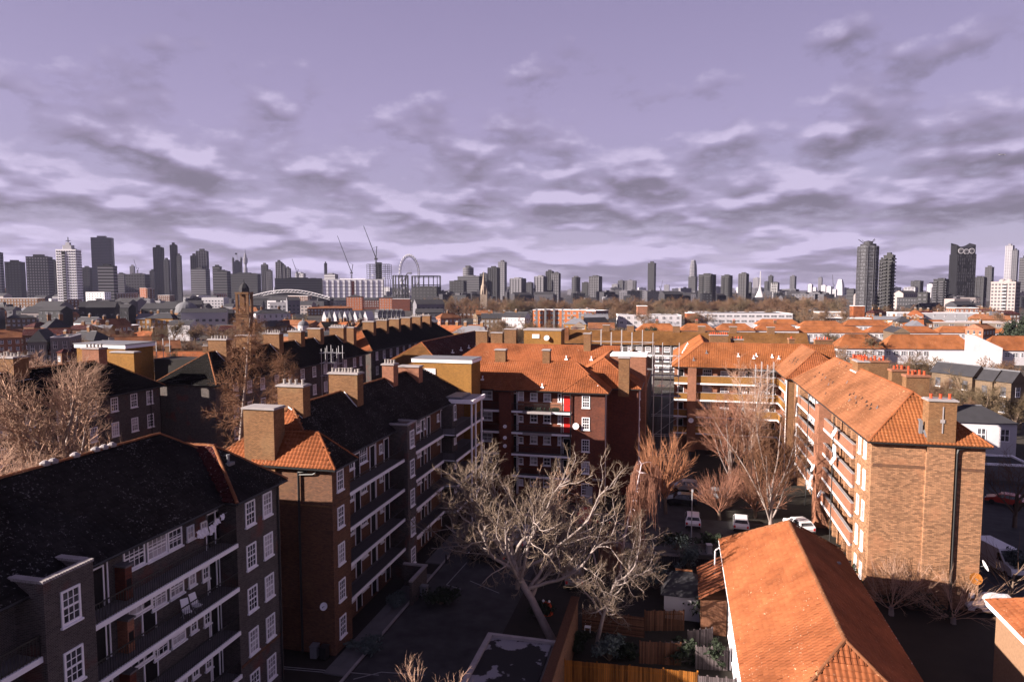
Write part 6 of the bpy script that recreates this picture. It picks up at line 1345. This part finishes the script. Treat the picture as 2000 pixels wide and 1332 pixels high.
o = bpy.data.objects.new('wrap_panel', m.mesh('wrap_panel')); C.objects.link(o); o.parent = t
def crane(label, D, mast, jib, ctr, s=.5):
    P3 = lambda p: Vector((*atd(p[0], D), zat(p[1], D))); b = P3(mast); t = thing('tower_crane', label, 'crane', (b.x, b.y, GZ)); m = MB('tower_mid'); a = Vector((b.x, b.y, GZ)); h = b.z - GZ
    n = int(h / 5)
    for dx_, dy_ in ((-1, -1), (1, -1), (1, 1), (-1, 1)): m.tube(a + Vector((dx_, dy_, 0)), b + Vector((dx_, dy_, 0)), s * .5)
    for i in range(n): m.tube(a + Vector((-1, -1, i * 5)), a + Vector((1, -1, i * 5 + 5)), s * .35).tube(a + Vector((1, 1, i * 5)), a + Vector((1, -1, i * 5 + 5)), s * .35)
    m.build('mast', t); j = P3(jib); m = MB('tower_mid'); off = Vector((0, 0, 2.2)); m.tube(b, j, s * .8).tube(b + off, j, s * .6)
    for i in range(10): f, g = i / 10, (i + .5) / 10; m.tube(b.lerp(j, f), (b + off).lerp(j, g), s * .4).tube((b + off).lerp(j, g), b.lerp(j, f + .1), s * .4)
    m.build('jib', t); c = P3(ctr); MB('tower_mid').tube(b, c, s * 1.2).tube(c, b.lerp(j, .3), s * .35).build('counter_jib', t); MB('tower_dark').box(b.x - 2, b.x + 2, b.y - 2, b.y + 2, b.z - 2, b.z + 1.2).build('cab', t)
crane('tall luffing crane over the concrete frame', 1180, (736, 506), (713, 443), (738, 482), .6); crane('small luffing crane over the white shed', 1400, (688, 533), (662, 462), (691, 517), .6); crane('thin crane between the curved blocks and the chimney', 1900, (582, 533), (573, 506), (585, 527), .8); crane('crane near the far pale towers', 2600, (1626, 562), (1623, 537), (1628, 557), 1.0); crane('faint crane left of the lone dark tower', 2600, (1290, 566), (1293, 548), (1287, 560), .9); crane('thin crane in the far left haze', 2200, (272, 530), (266, 508), (275, 524), .8)
# the big wheel
D = 2300; x, y = atd(801, D); rad = 33 * D / F; zc_ = zat(534, D); t = thing('observation_wheel', 'giant riverside observation wheel seen almost edge on', 'ferris wheel', (x, y, zc_), None, YAW + R(66)); m = MB('tower_light'); n = 48
def wp(a, r, o=0): return Vector((r * math.cos(a), o, r * math.sin(a)))
for i in range(n):
    a, b_ = 2 * math.pi * i / n, 2 * math.pi * (i + 1) / n
    for o_ in (-3.5, 3.5): m.tube(wp(a, rad, o_), wp(b_, rad, o_), .8)
    m.tube(wp(a, rad - 5), wp(b_, rad - 5), .7); m.tube(wp(a, rad, -3.5), wp(b_, rad - 5), .4).tube(wp(a, rad, 3.5), wp(b_, rad - 5), .4)
o = bpy.data.objects.new('rim', m.mesh('rim')); C.objects.link(o); o.parent = t; m = MB('tower_grey')
for i in range(24): m.tube(wp(2 * math.pi * i / 24, 2, -3), wp(2 * math.pi * i / 24, rad - 5), .12, k=3)
m.tube((0, -8, 0), (0, 8, 0), 2.5, k=8); o = bpy.data.objects.new('spokes', m.mesh('spokes')); C.objects.link(o); o.parent = t
pm = MB('tower_white').lathe(0, 0, [(1.5, -4), (2.6, -2.5), (2.6, 2.5), (1.5, 4)], 8).mesh('capsule')
for i in range(32): o = bpy.data.objects.new('capsule', pm); C.objects.link(o); o.parent = t; o.location = wp(2 * math.pi * i / 32, rad + 3.5)
m = MB('tower_light').tube((0, 10, 0), (-22, 40, -zc_), 1.6).tube((0, 10, 0), (22, 40, -zc_), 1.6); o = bpy.data.objects.new('support', m.mesh('support')); C.objects.link(o); o.parent = t
# gasholder guide frames
def gas(label, px_, D, wpx, ytop, n):
    x, y = atd(px_, D); r = wpx * D / F / 2; zt = zat(ytop, D); t = thing('gasholder', label, 'gasholder', (x, y, GZ)); h = zt - GZ; P_ = [Vector((x + r * math.cos(2 * math.pi * i / n), y + r * math.sin(2 * math.pi * i / n), GZ)) for i in range(n)]
    for p in P_: MB('tower_dark').tube(p, p + Vector((0, 0, h)), .55, k=5).build('column', t)
    for k, fz in enumerate((1.0, .72, .42)):
        m = MB('tower_mid')
        for a, b_ in zip(P_, P_[1:] + P_[:1]): m.tube(a + Vector((0, 0, h * fz - .4)), b_ + Vector((0, 0, h * fz - .4)), .5).tube(a + Vector((0, 0, h * fz - 2.2)), b_ + Vector((0, 0, h * fz - 2.2)), .25)
        m.build('ring_girder', t)
    m = MB('tower_mid')
    for a, b_ in zip(P_, P_[1:] + P_[:1]):
        for z0, z1 in ((.42, .70), (.12, .42)): m.tube(a + Vector((0, 0, h * z0)), b_ + Vector((0, 0, h * z1)), .2).tube(a + Vector((0, 0, h * z1)), b_ + Vector((0, 0, h * z0)), .2)
    m.build('brace', t)
gas('iron gasholder frame with dense bracing under the wheel', 783, 960, 30, 538, 14); gas('wider iron gasholder frame right of the wheel', 833, 990, 56, 539, 18)
S('dark low block at the foot of the gasholders', 806, 862, 562, 900, 'tower_dark', 'tower_mid', 'grid', .4); S('rounded grey office right of the gasholders', 903, 927, 523, 1500, 'tower_mid', 'tower_light', 'round'); S('wide low grey office before the rounded one', 894, 945, 541, 1350, 'tower_grey', 'tower_dark', 'bands', .5)
S('black hotel block with light side', 953, 976, 524, 1350, 'tower_dark', 'tower_black', 'fins', .7); S('slim pale grey tower behind the black hotel', 973, 990, 513, 1600, 'tower_grey', 'tower_light', 'grid', .8); S('dark base block left of the black hotel', 937, 955, 536, 1380, 'tower_dark', 'tower_mid', 'bands'); S('black low block at the gap before the spire', 878, 912, 550, 1200, 'tower_black', 'tower_mid', 'grid', .5)
S('pale fluted flats with domed top', 996, 1027, 545, 1150, 'tower_light', 'tower_grey', 'fins', .9, fh=3.2, bay=4.5); S('dark block behind the pale fluted flats', 1026, 1042, 553, 1400, 'tower_dark', 'tower_mid'); S('pale fluted flats, left of the wide pair', 1044, 1068, 541, 1150, 'tower_light', 'tower_mid', 'fins', .9, fh=3.2, bay=4.5); S('dark slab wedged between the pale fluted flats', 1066, 1081, 531, 1180, 'tower_dark', 'tower_mid', 'fins')
S('half light half dark slab right of the fluted pair', 1078, 1094, 535, 1150, 'tower_mid', 'tower_light', 'fins'); S('round grey banded tower', 1115, 1134, 542, 1500, 'tower_mid', 'tower_dark', 'round'); S('dark narrow block left of the capped flats', 1136, 1151, 553, 1350, 'tower_black', 'tower_dark'); S('grey capped flats with overhanging roof', 1150, 1175, 541, 1300, 'tower_mid', 'tower_light', 'fins', .8)
S('pale stepped terrace block in the central distance', 1194, 1209, 556, 2000, 'tower_light', 'tower_mid'); S('dark upper part of the pale stepped block', 1206, 1219, 549, 2050, 'tower_mid', 'tower_dark'); S('long pale low building left of the lone tower', 1190, 1262, 568, 1500, 'tower_light', 'tower_grey', 'bands', .2, R(4)); S('lone slim dark tower with bright corner', 1264, 1280, 515, 1900, 'tower_dark', 'tower_black', 'bands', .8, R(20))
S('low grey office row right of the lone tower', 1282, 1345, 572, 1500, 'tower_mid', 'tower_light', 'grid', .3)
# glass shard-like taper
def spirey(label, pxc, D, ybase, pts, mat, glass='glass_far', nm='glass_tower', k=8, base=GZ):
    x, y = atd(pxc, D); t = thing(nm, label, 'tower', (x, y, GZ), None, YAW); m = MB(mat).lathe(0, 0, [(w_ * D / F / 2, zat(py, D) - GZ) for w_, py in pts], k); o = bpy.data.objects.new('wall', m.mesh('wall')); C.objects.link(o); o.parent = t
    g = MB(glass); z0, z1 = zat(600, D) - GZ, zat(pts[-1][1], D) - GZ; z = max(2, z0)
    while z < z1 - 3:
        for (w0, p0), (w1, p1) in zip(pts, pts[1:]):
            a, b_ = zat(p0, D) - GZ, zat(p1, D) - GZ
            if a <= z < b_: w_ = w0 + (w1 - w0) * (z - a) / (b_ - a); r = w_ * D / F / 2 + .4; g.lathe(0, 0, [(r, z), (r, z + 1.6)], k)
        z += 4.5
    o = bpy.data.objects.new('windows', g.mesh('windows')); C.objects.link(o); o.parent = t; o['kind'] = 'stuff'
spirey('tapering pale glass tower with split top left of the dark council flats', 1352.5, 2200, 590, [(16, 600), (16, 541), (15, 540), (13, 520), (8, 509)], 'tower_light')
S('dark base of the tapering glass tower', 1343, 1361, 542, 1700, 'tower_dark', 'tower_mid', 'bands'); S('dark balconied council tower, widest of the three', 1363, 1397, 538, 900, 'tower_dark', 'tower_mid', 'balc', .8, R(28), 2.9); S('dark balconied council tower, middle of the three', 1407, 1429, 540, 950, 'tower_dark', 'tower_mid', 'balc', .8, R(28), 2.9); S('smoother grey council tower, right of the three', 1441, 1460, 536, 1000, 'tower_mid', 'tower_grey', 'fins', .8)
S('small dark block beside the right council tower', 1459, 1467, 553, 1400, 'tower_dark'); S('pale twin slab behind the white spire', 1469, 1483, 544, 2600, 'tower_light', 'tower_grey', 'fins')
spirey('white needle spire on a splayed base', 1483, 1300, 590, [(22, 585), (14, 576), (6, 567), (2.4, 556), (1.2, 530)], 'tower_white', 'tower_white', 'white_spire', 5)
S('dark stepped flats behind the dome topped block', 1491, 1500, 551, 1700, 'tower_dark', 'tower_mid'); S('taller dark stepped flats right part', 1499, 1508, 540, 1720, 'tower_dark', 'tower_mid', 'fins'); S('black and white round headed block', 1505, 1520, 553, 1250, 'tower_black', 'tower_white', 'fins', .8); S('two tone slim tower in the right centre distance', 1541, 1553, 540, 2200, 'tower_grey', 'tower_dark', 'fins', .8)
S('grey flat office with pale roof', 1524, 1559, 566, 1300, 'tower_grey', 'tower_dark', 'bands', .5); S('long pale glass roofed station building', 1520, 1600, 573, 1100, 'tower_light', 'tower_mid', 'bands', .2, R(4)); S('grey slim tower behind the pale cluster', 1596, 1604, 543, 2800, 'tower_grey', 'tower_light', 'fins')
for i, (a, b_, yt) in enumerate(((1576, 1586, 556), (1586, 1594, 562), (1602, 1613, 558), (1612, 1624, 560), (1624, 1633, 566))): S('sunlit pale office in the hazy cluster, %s from the left' % ['first', 'second', 'third', 'fourth', 'fifth'][i], a, b_, yt, 2500 - i * 70, 'tower_white', 'tower_light', 'fins')
spirey('slanted pale glass tower at the end of the hazy cluster', 1639, 2700, 590, [(19, 600), (19, 575), (16, 558), (9, 546)], 'tower_white', 'tower_light', k=4); S('dark banded block left of the great octagonal tower', 1652, 1670, 566, 900, 'tower_dark', 'tower_mid', 'bands')
# octagonal tower with crown
D = 620; x, y = atd(1690.5, D); zt = zat(483, D); r = 18.2 * D / F; t = thing('octagonal_tower', 'great dark octagonal residential tower with crown and horns', 'tower', (x, y, GZ), None, YAW + .2); h = zt - GZ
def oq(n, m, kind=None):
    o = bpy.data.objects.new(n, m.mesh(n)); C.objects.link(o); o.parent = t
    if kind: o['kind'] = kind
oq('wall', MB('tower_dark').lathe(0, 0, [(r, 0), (r, h)], 8)); oq('core', MB('tower_mid').lathe(0, 0, [(r * .78, h), (r * .78, h + 2.4), (r * .45, h + 2.5), (r * .42, h + 4.6), (.2, h + 5.4)], 12)); m = MB('tower_grey')
for i in range(8):
    a = 2 * math.pi * i / 8
    for da in (-.10, .10): m.tube((r * 1.02 * math.cos(a + da), r * 1.02 * math.sin(a + da), 0), (r * 1.02 * math.cos(a + da), r * 1.02 * math.sin(a + da), h), .28, k=4)
oq('fin', m); m = MB('tower_grey'); m2 = MB('glass_far'); z = 4
while z < h: m.lathe(0, 0, [(r + .25, z), (r + .25, z + .5)], 8); m2.lathe(0, 0, [(r + .12, z + 1.0), (r + .12, z + 2.6)], 8); z += 3.1
oq('floor_edge', m, 'stuff'); oq('windows', m2, 'stuff'); m = MB('tower_mid')
for a in (.25, 2.9, 1.5, 4.6): m.tube((r * .4 * math.cos(a), r * .4 * math.sin(a), h + 2.5), (r * 1.05 * math.cos(a), r * 1.05 * math.sin(a), h + 6.5), .3)
oq('horn', m)
S('black slab tower right of the octagonal one', 1721, 1744, 501, 640, 'tower_black', 'tower_mid', 'balc', .7, R(20), 3.1); S('lower left half of the black slab tower', 1713, 1723, 510, 650, 'tower_dark', 'tower_grey', 'balc', .8, R(20), 3.1)
S('dark office cube behind the white glass one', 1776, 1801, 550, 1300, 'tower_dark', 'tower_mid', 'grid', .8); S('white glass office in front of the dark cube', 1764, 1790, 562, 1100, 'tower_light', 'tower_white', 'fins', .6); S('dark brick flats row before the white glass office', 1750, 1812, 583, 800, 'tower_dark', 'tower_grey', 'grid', .3, bay=3); S('black block with white windows near the right', 1790, 1815, 573, 760, 'tower_black', 'tower_grey', 'grid', .6)
S('dark council tower with stepped top', 1820, 1850, 547, 800, 'tower_dark', 'tower_grey', 'balc', .7, R(28), 2.9); S('pale far office left of the turbine tower', 1808, 1822, 556, 2000, 'tower_white', 'tower_light', 'fins'); S('pale glass tower between council and turbine towers', 1850, 1863, 553, 1700, 'tower_light', 'tower_white', 'grid')
# turbine topped tower
D = 900; x, y = atd(1883, D); t = thing('turbine_tower', 'black slim tower with three round white turbines in its sloping top', 'tower', (x, y, GZ), None, YAW); W_ = 18.2 * D / F; h = zat(497, D) - GZ; hp = zat(479, D) - GZ; hc = zat(486, D) - GZ
o = bpy.data.objects.new('wall', MB('tower_black').box(-W_, W_, 0, 17, 0, h).mesh('wall')); C.objects.link(o); o.parent = t
m = MB('tower_black'); n = 12; arc = [(-W_ + 2 * W_ * i / n, hc + (hp - hc) * ((2 * i / n - 1) ** 2)) for i in range(n + 1)]
for (a, za), (b_, zb_) in zip(arc, arc[1:]):
    k = len(m.v); m.v += [(a, 2, h), (b_, 2, h), (b_, 2, zb_), (a, 2, za), (a, 15, h), (b_, 15, h), (b_, 15, zb_ + 3), (a, 15, za + 3)]; m.f += [(k, k + 1, k + 2, k + 3), (k + 7, k + 6, k + 5, k + 4), (k + 3, k + 2, k + 6, k + 7)]; m.mi += [0] * 3
m.box(-W_, -W_ + .5, 2.01, 15, h, hp).box(W_ - .5, W_, 2.01, 15, h, hp); o = bpy.data.objects.new('crown', m.mesh('crown')); C.objects.link(o); o.parent = t
for i in range(3):
    cx = (-1 + i) * W_ * .58; cz = h + (hc - h) * .42 + (0 if i == 1 else 1.0); m = MB('tower_white'); k = 20
    for rr0, rr1 in ((2.9, 3.7),):
        b0 = len(m.v); m.v += [(cx + rr_ * math.cos(2 * math.pi * j / k), yy, cz + rr_ * math.sin(2 * math.pi * j / k)) for rr_, yy in ((rr0, 1.6), (rr1, 1.6), (rr1, 2.0)) for j in range(k)]
        for q_ in range(2):
            for j in range(k): jj = (j + 1) % k; m.f.append((b0 + q_ * k + j, b0 + q_ * k + jj, b0 + (q_ + 1) * k + jj, b0 + (q_ + 1) * k + j)); m.mi.append(0)
    m.use('tower_light'); b0 = len(m.v); m.v += [(cx + 2.9 * math.cos(2 * math.pi * j / k), 1.8, cz + 2.9 * math.sin(2 * math.pi * j / k)) for j in range(k)]; m.f.append(tuple(range(b0, b0 + k))); m.mi.append(1)
    m.use('tower_black')
    for j in range(5): a = 2 * math.pi * j / 5 + i; m.tube((cx, 1.5, cz), (cx + 2.8 * math.cos(a), 1.5, cz + 2.8 * math.sin(a)), .22, .1)
    o = bpy.data.objects.new('turbine', m.mesh('turbine')); C.objects.link(o); o.parent = t
m = MB('tower_mid'); rr2 = random.Random(2); z = 6
while z < h - 2:
    for i in range(9):
        if rr2.random() < .72: a = -W_ + (i + .2 + .15 * rr2.random()) * 2 * W_ / 9; m.box(a, a + W_ / 9 * .9, -.25, 0, z, z + 3 + rr2.random())
    z += 4.4
o = bpy.data.objects.new('windows', m.mesh('windows')); o['kind'] = 'stuff'; C.objects.link(o); o.parent = t
S('grey glass block right of the turbine tower', 1897, 1923, 543, 950, 'tower_dark', 'tower_mid', 'fins', .6); S('stepped grey tower behind the pale flats', 1919, 1937, 523, 1500, 'tower_mid', 'tower_dark', 'grid'); S('pale glass skyscraper, high left part', 1957, 1974, 481, 2100, 'tower_light', 'tower_white', 'fins', .7); S('pale glass skyscraper, lower right part', 1970, 1983, 490, 2080, 'tower_mid', 'tower_light', 'fins', .7)
S('dark tower cut by the right edge', 1985, 2010, 505, 1300, 'tower_dark', 'tower_grey', 'bands')
def rh(q, X, Y, h):
    m = MB('tower_beige')
    for a in (-.25, .35): m.lathe(X * a, -Y * .2, [(2.4, h), (2.4, h + 1.6), (1.8, h + 2.8), (.5, h + 3.4)], 12)
    q('roof_drum', m); m = MB('tower_black').box(X * .05, X * .3, -Y - .3, -Y, 4, h - 1); q('recess', m)
    m = MB('tower_white')
    for i in range(int(h / 2.8)): m.box(X * .03, X * .32, -Y - 1.0, -Y - .3, i * 2.8 + 1, i * 2.8 + 1.9)
    q('balcony', m, 'stuff')
S('beige residential tower near the right edge with dark balcony recess and roof drums', 1932, 1990, 553, 560, 'tower_beige', 'tower_grey', 'grid', .5, R(22), 2.8, 2.3, parts=rh)
# small passenger plane
D = 3500; x, y = atd(1941, D); z = zat(308, D); t = thing('aeroplane', 'tiny white airliner low in the sky at the upper right', 'aeroplane', (x, y, z), None, YAW + R(8))
def aq(n, m): o = bpy.data.objects.new(n, m.mesh(n)); C.objects.link(o); o.parent = t
m = MB('tower_white').tube((-19, 0, 0), (15, 0, 0), 2.1, 2.1, 8).tube((15, 0, 0), (19, 0, -.6), 2.1, .6, 8); aq('fuselage', m); aq('wing', MB('tower_light').poly([(3, 0, -.8), (-4, -17, .8), (-7, -17, .8), (-5, 0, -.8)]).poly([(3, 0, -.8), (-4, 17, .8), (-7, 17, .8), (-5, 0, -.8)])); aq('tail_fin', MB('tower_mid').box(-19, -15, -.2, .2, 1, 6.5).box(-19, -16, -6, 6, 1, 1.3)); aq('engine', MB('tower_mid').tube((-2, -6, -2.2), (2.5, -6, -2.2), 1.1, k=8).tube((-2, 6, -2.2), (2.5, 6, -2.2), 1.1, k=8))

# filler roofs of the city between the named buildings
rr = random.Random(5)
LOOK = [('tower_mid', 'grey'), ('tower_dark', 'dark'), ('tower_light', 'pale'), ('tower_grey', 'mid grey'), ('tower_white', 'whitish'), ('tower_beige', 'beige')]
proto = {}
def filler(px_, D, h, w_, dd, li, rf):
    m_, nm = LOOK[li]; x, y = atd(px_, D); lm = min(near_lm, key=lambda a: abs(a[0] - px_)); side = 'left of' if px_ < lm[0] - 14 else ('right of' if px_ > lm[0] + 14 else 'at the foot of')
    lb = '%s low distant building %s %s, %s' % (nm, side, lm[1], 'pitched roof' if rf else 'flat roof')
    t = thing('distant_building', lb, 'building', (x, y, GZ), 'low distant buildings', YAW + rr.uniform(-.5, .5)); m = MB(m_).box(-w_, w_, -dd, dd, 0, h)
    if rf: m.use('slate').poly([(-w_ - .3, -dd - .3, h), (w_ + .3, -dd - .3, h), (w_, 0, h + dd * .6), (-w_, 0, h + dd * .6)]).poly([(w_ + .3, dd + .3, h), (-w_ - .3, dd + .3, h), (-w_, 0, h + dd * .6), (w_, 0, h + dd * .6)]).use(m_).poly([(-w_, -dd, h), (-w_, 0, h + dd * .6), (-w_, dd, h)]).poly([(w_, -dd, h), (w_, dd, h), (w_, 0, h + dd * .6)])
    m.use('glass_far')
    nb = max(2, int(w_ * 2 / 3.5))
    for k in range(int(h / 3.4)):
        for b_ in range(nb): a = -w_ + (b_ + .25) * 2 * w_ / nb; m.box(a, a + w_ / nb, -dd - .12, -dd, k * 3.4 + 1.2, k * 3.4 + 2.7)
    if not rf: m.use('tower_grey').box(-w_ * .3, w_ * .2, -dd * .3, dd * .3, h, h + 2.2)
    o = bpy.data.objects.new('wall', m.mesh('wall')); C.objects.link(o); o.parent = t
hr = random.Random(12)
HM = [('brick_brown', 'tile_darkplain', 'brown brick house with dark roof'), ('brick_dull', 'slate', 'dull brick house with slate roof'), ('white_render', 'slate', 'pale rendered house with slate roof'), ('brick_pink', 'tile_orange', 'pink brick house with orange roof'), ('brick_brown', 'tile_oxblood', 'brown brick house with dark red roof'), ('brick_pink', 'tile_brownred', 'pink brick house with rusty roof'), ('brick_buff', 'tile_brownred', 'buff brick house with rusty tiled roof'), ('brick_gold', 'grey_roof', 'gold brick house with grey roof')]
for i in range(120):
    if i < 84: px_ = hr.uniform(-20, 720); D_ = hr.uniform(170, 620)
    elif i < 100: px_ = hr.uniform(820, 1240); D_ = hr.uniform(280, 520)
    else: px_ = hr.uniform(1690, 2010); D_ = hr.uniform(330, 560)
    if 600 < px_ < 830: D_ = min(D_, 330)
    lm = min(near_lm, key=lambda a: abs(a[0] - px_)); m_, r_, nm = hr.choice(HM); h_ = hr.uniform(6, 9.5); x, y = atd(px_, D_)
    where = 'nearer' if D_ < 300 else ('halfway' if D_ < 450 else 'farther')
    box_building('%s, %s, below %s' % (nm, where, lm[1]), x, y, hr.uniform(8, 22), hr.uniform(7, 9), GZ + h_, m_, YAW + hr.choice([0, .5, -.4, 1.2]) + hr.uniform(-.1, .1), r_, GZ + h_ + hr.uniform(2, 3.4), cat='house', name='brick_house', hip=hr.random() < .4, chim=hr.choice([0, 1, 2]), potm='pot_white', storey=2.9, wh=1.5, ww=1.0, bay=2.6, group='small houses between the named buildings')
for i in range(270):
    px_ = rr.uniform(-30, 2030)
    if i % 3 == 0: D = rr.uniform(1500, 3600); h = rr.uniform(14, 34) * (1.5 if rr.random() < .2 else 1); li = rr.choice([0, 1, 2, 2, 3, 4])
    elif px_ < 850: D = rr.uniform(380, 1100); h = rr.uniform(8, 17); li = rr.choice([0, 1, 1, 2, 3, 4, 5])
    elif px_ > 1640: D = rr.uniform(650, 1300); h = rr.uniform(9, 22); li = rr.choice([0, 1, 1, 3, 5])
    else: D = rr.uniform(800, 1500); h = rr.uniform(10, 24); li = rr.choice([0, 1, 2, 3])
    if 600 < px_ < 830 and D < 850: D = 1000; h = 10
    filler(px_, D, h, rr.uniform(4, 11) * (1 + D / 2500), rr.uniform(4, 7), li, D < 1100 and rr.random() < .5)
# the air over the city
hz = bpy.data.materials.new('haze'); hz.use_nodes = True; nt = hz.node_tree; nt.nodes.clear(); t_ = NT(nt); oo = t_.n('ShaderNodeOutputMaterial'); pv_ = t_.n('ShaderNodeVolumePrincipled')
pv_.inputs['Color'].default_value = (.66, .66, 1.0, 1); pv_.inputs['Density'].default_value = .00003; pv_.inputs['Anisotropy'].default_value = .1
nt.links.new(pv_.outputs[0], oo.inputs['Volume']); MATS['haze'] = hz
hb = MB('haze').box(-9100, 6600, -400, 9600, GZ - 1.2, 420).build('haze', kind='stuff')
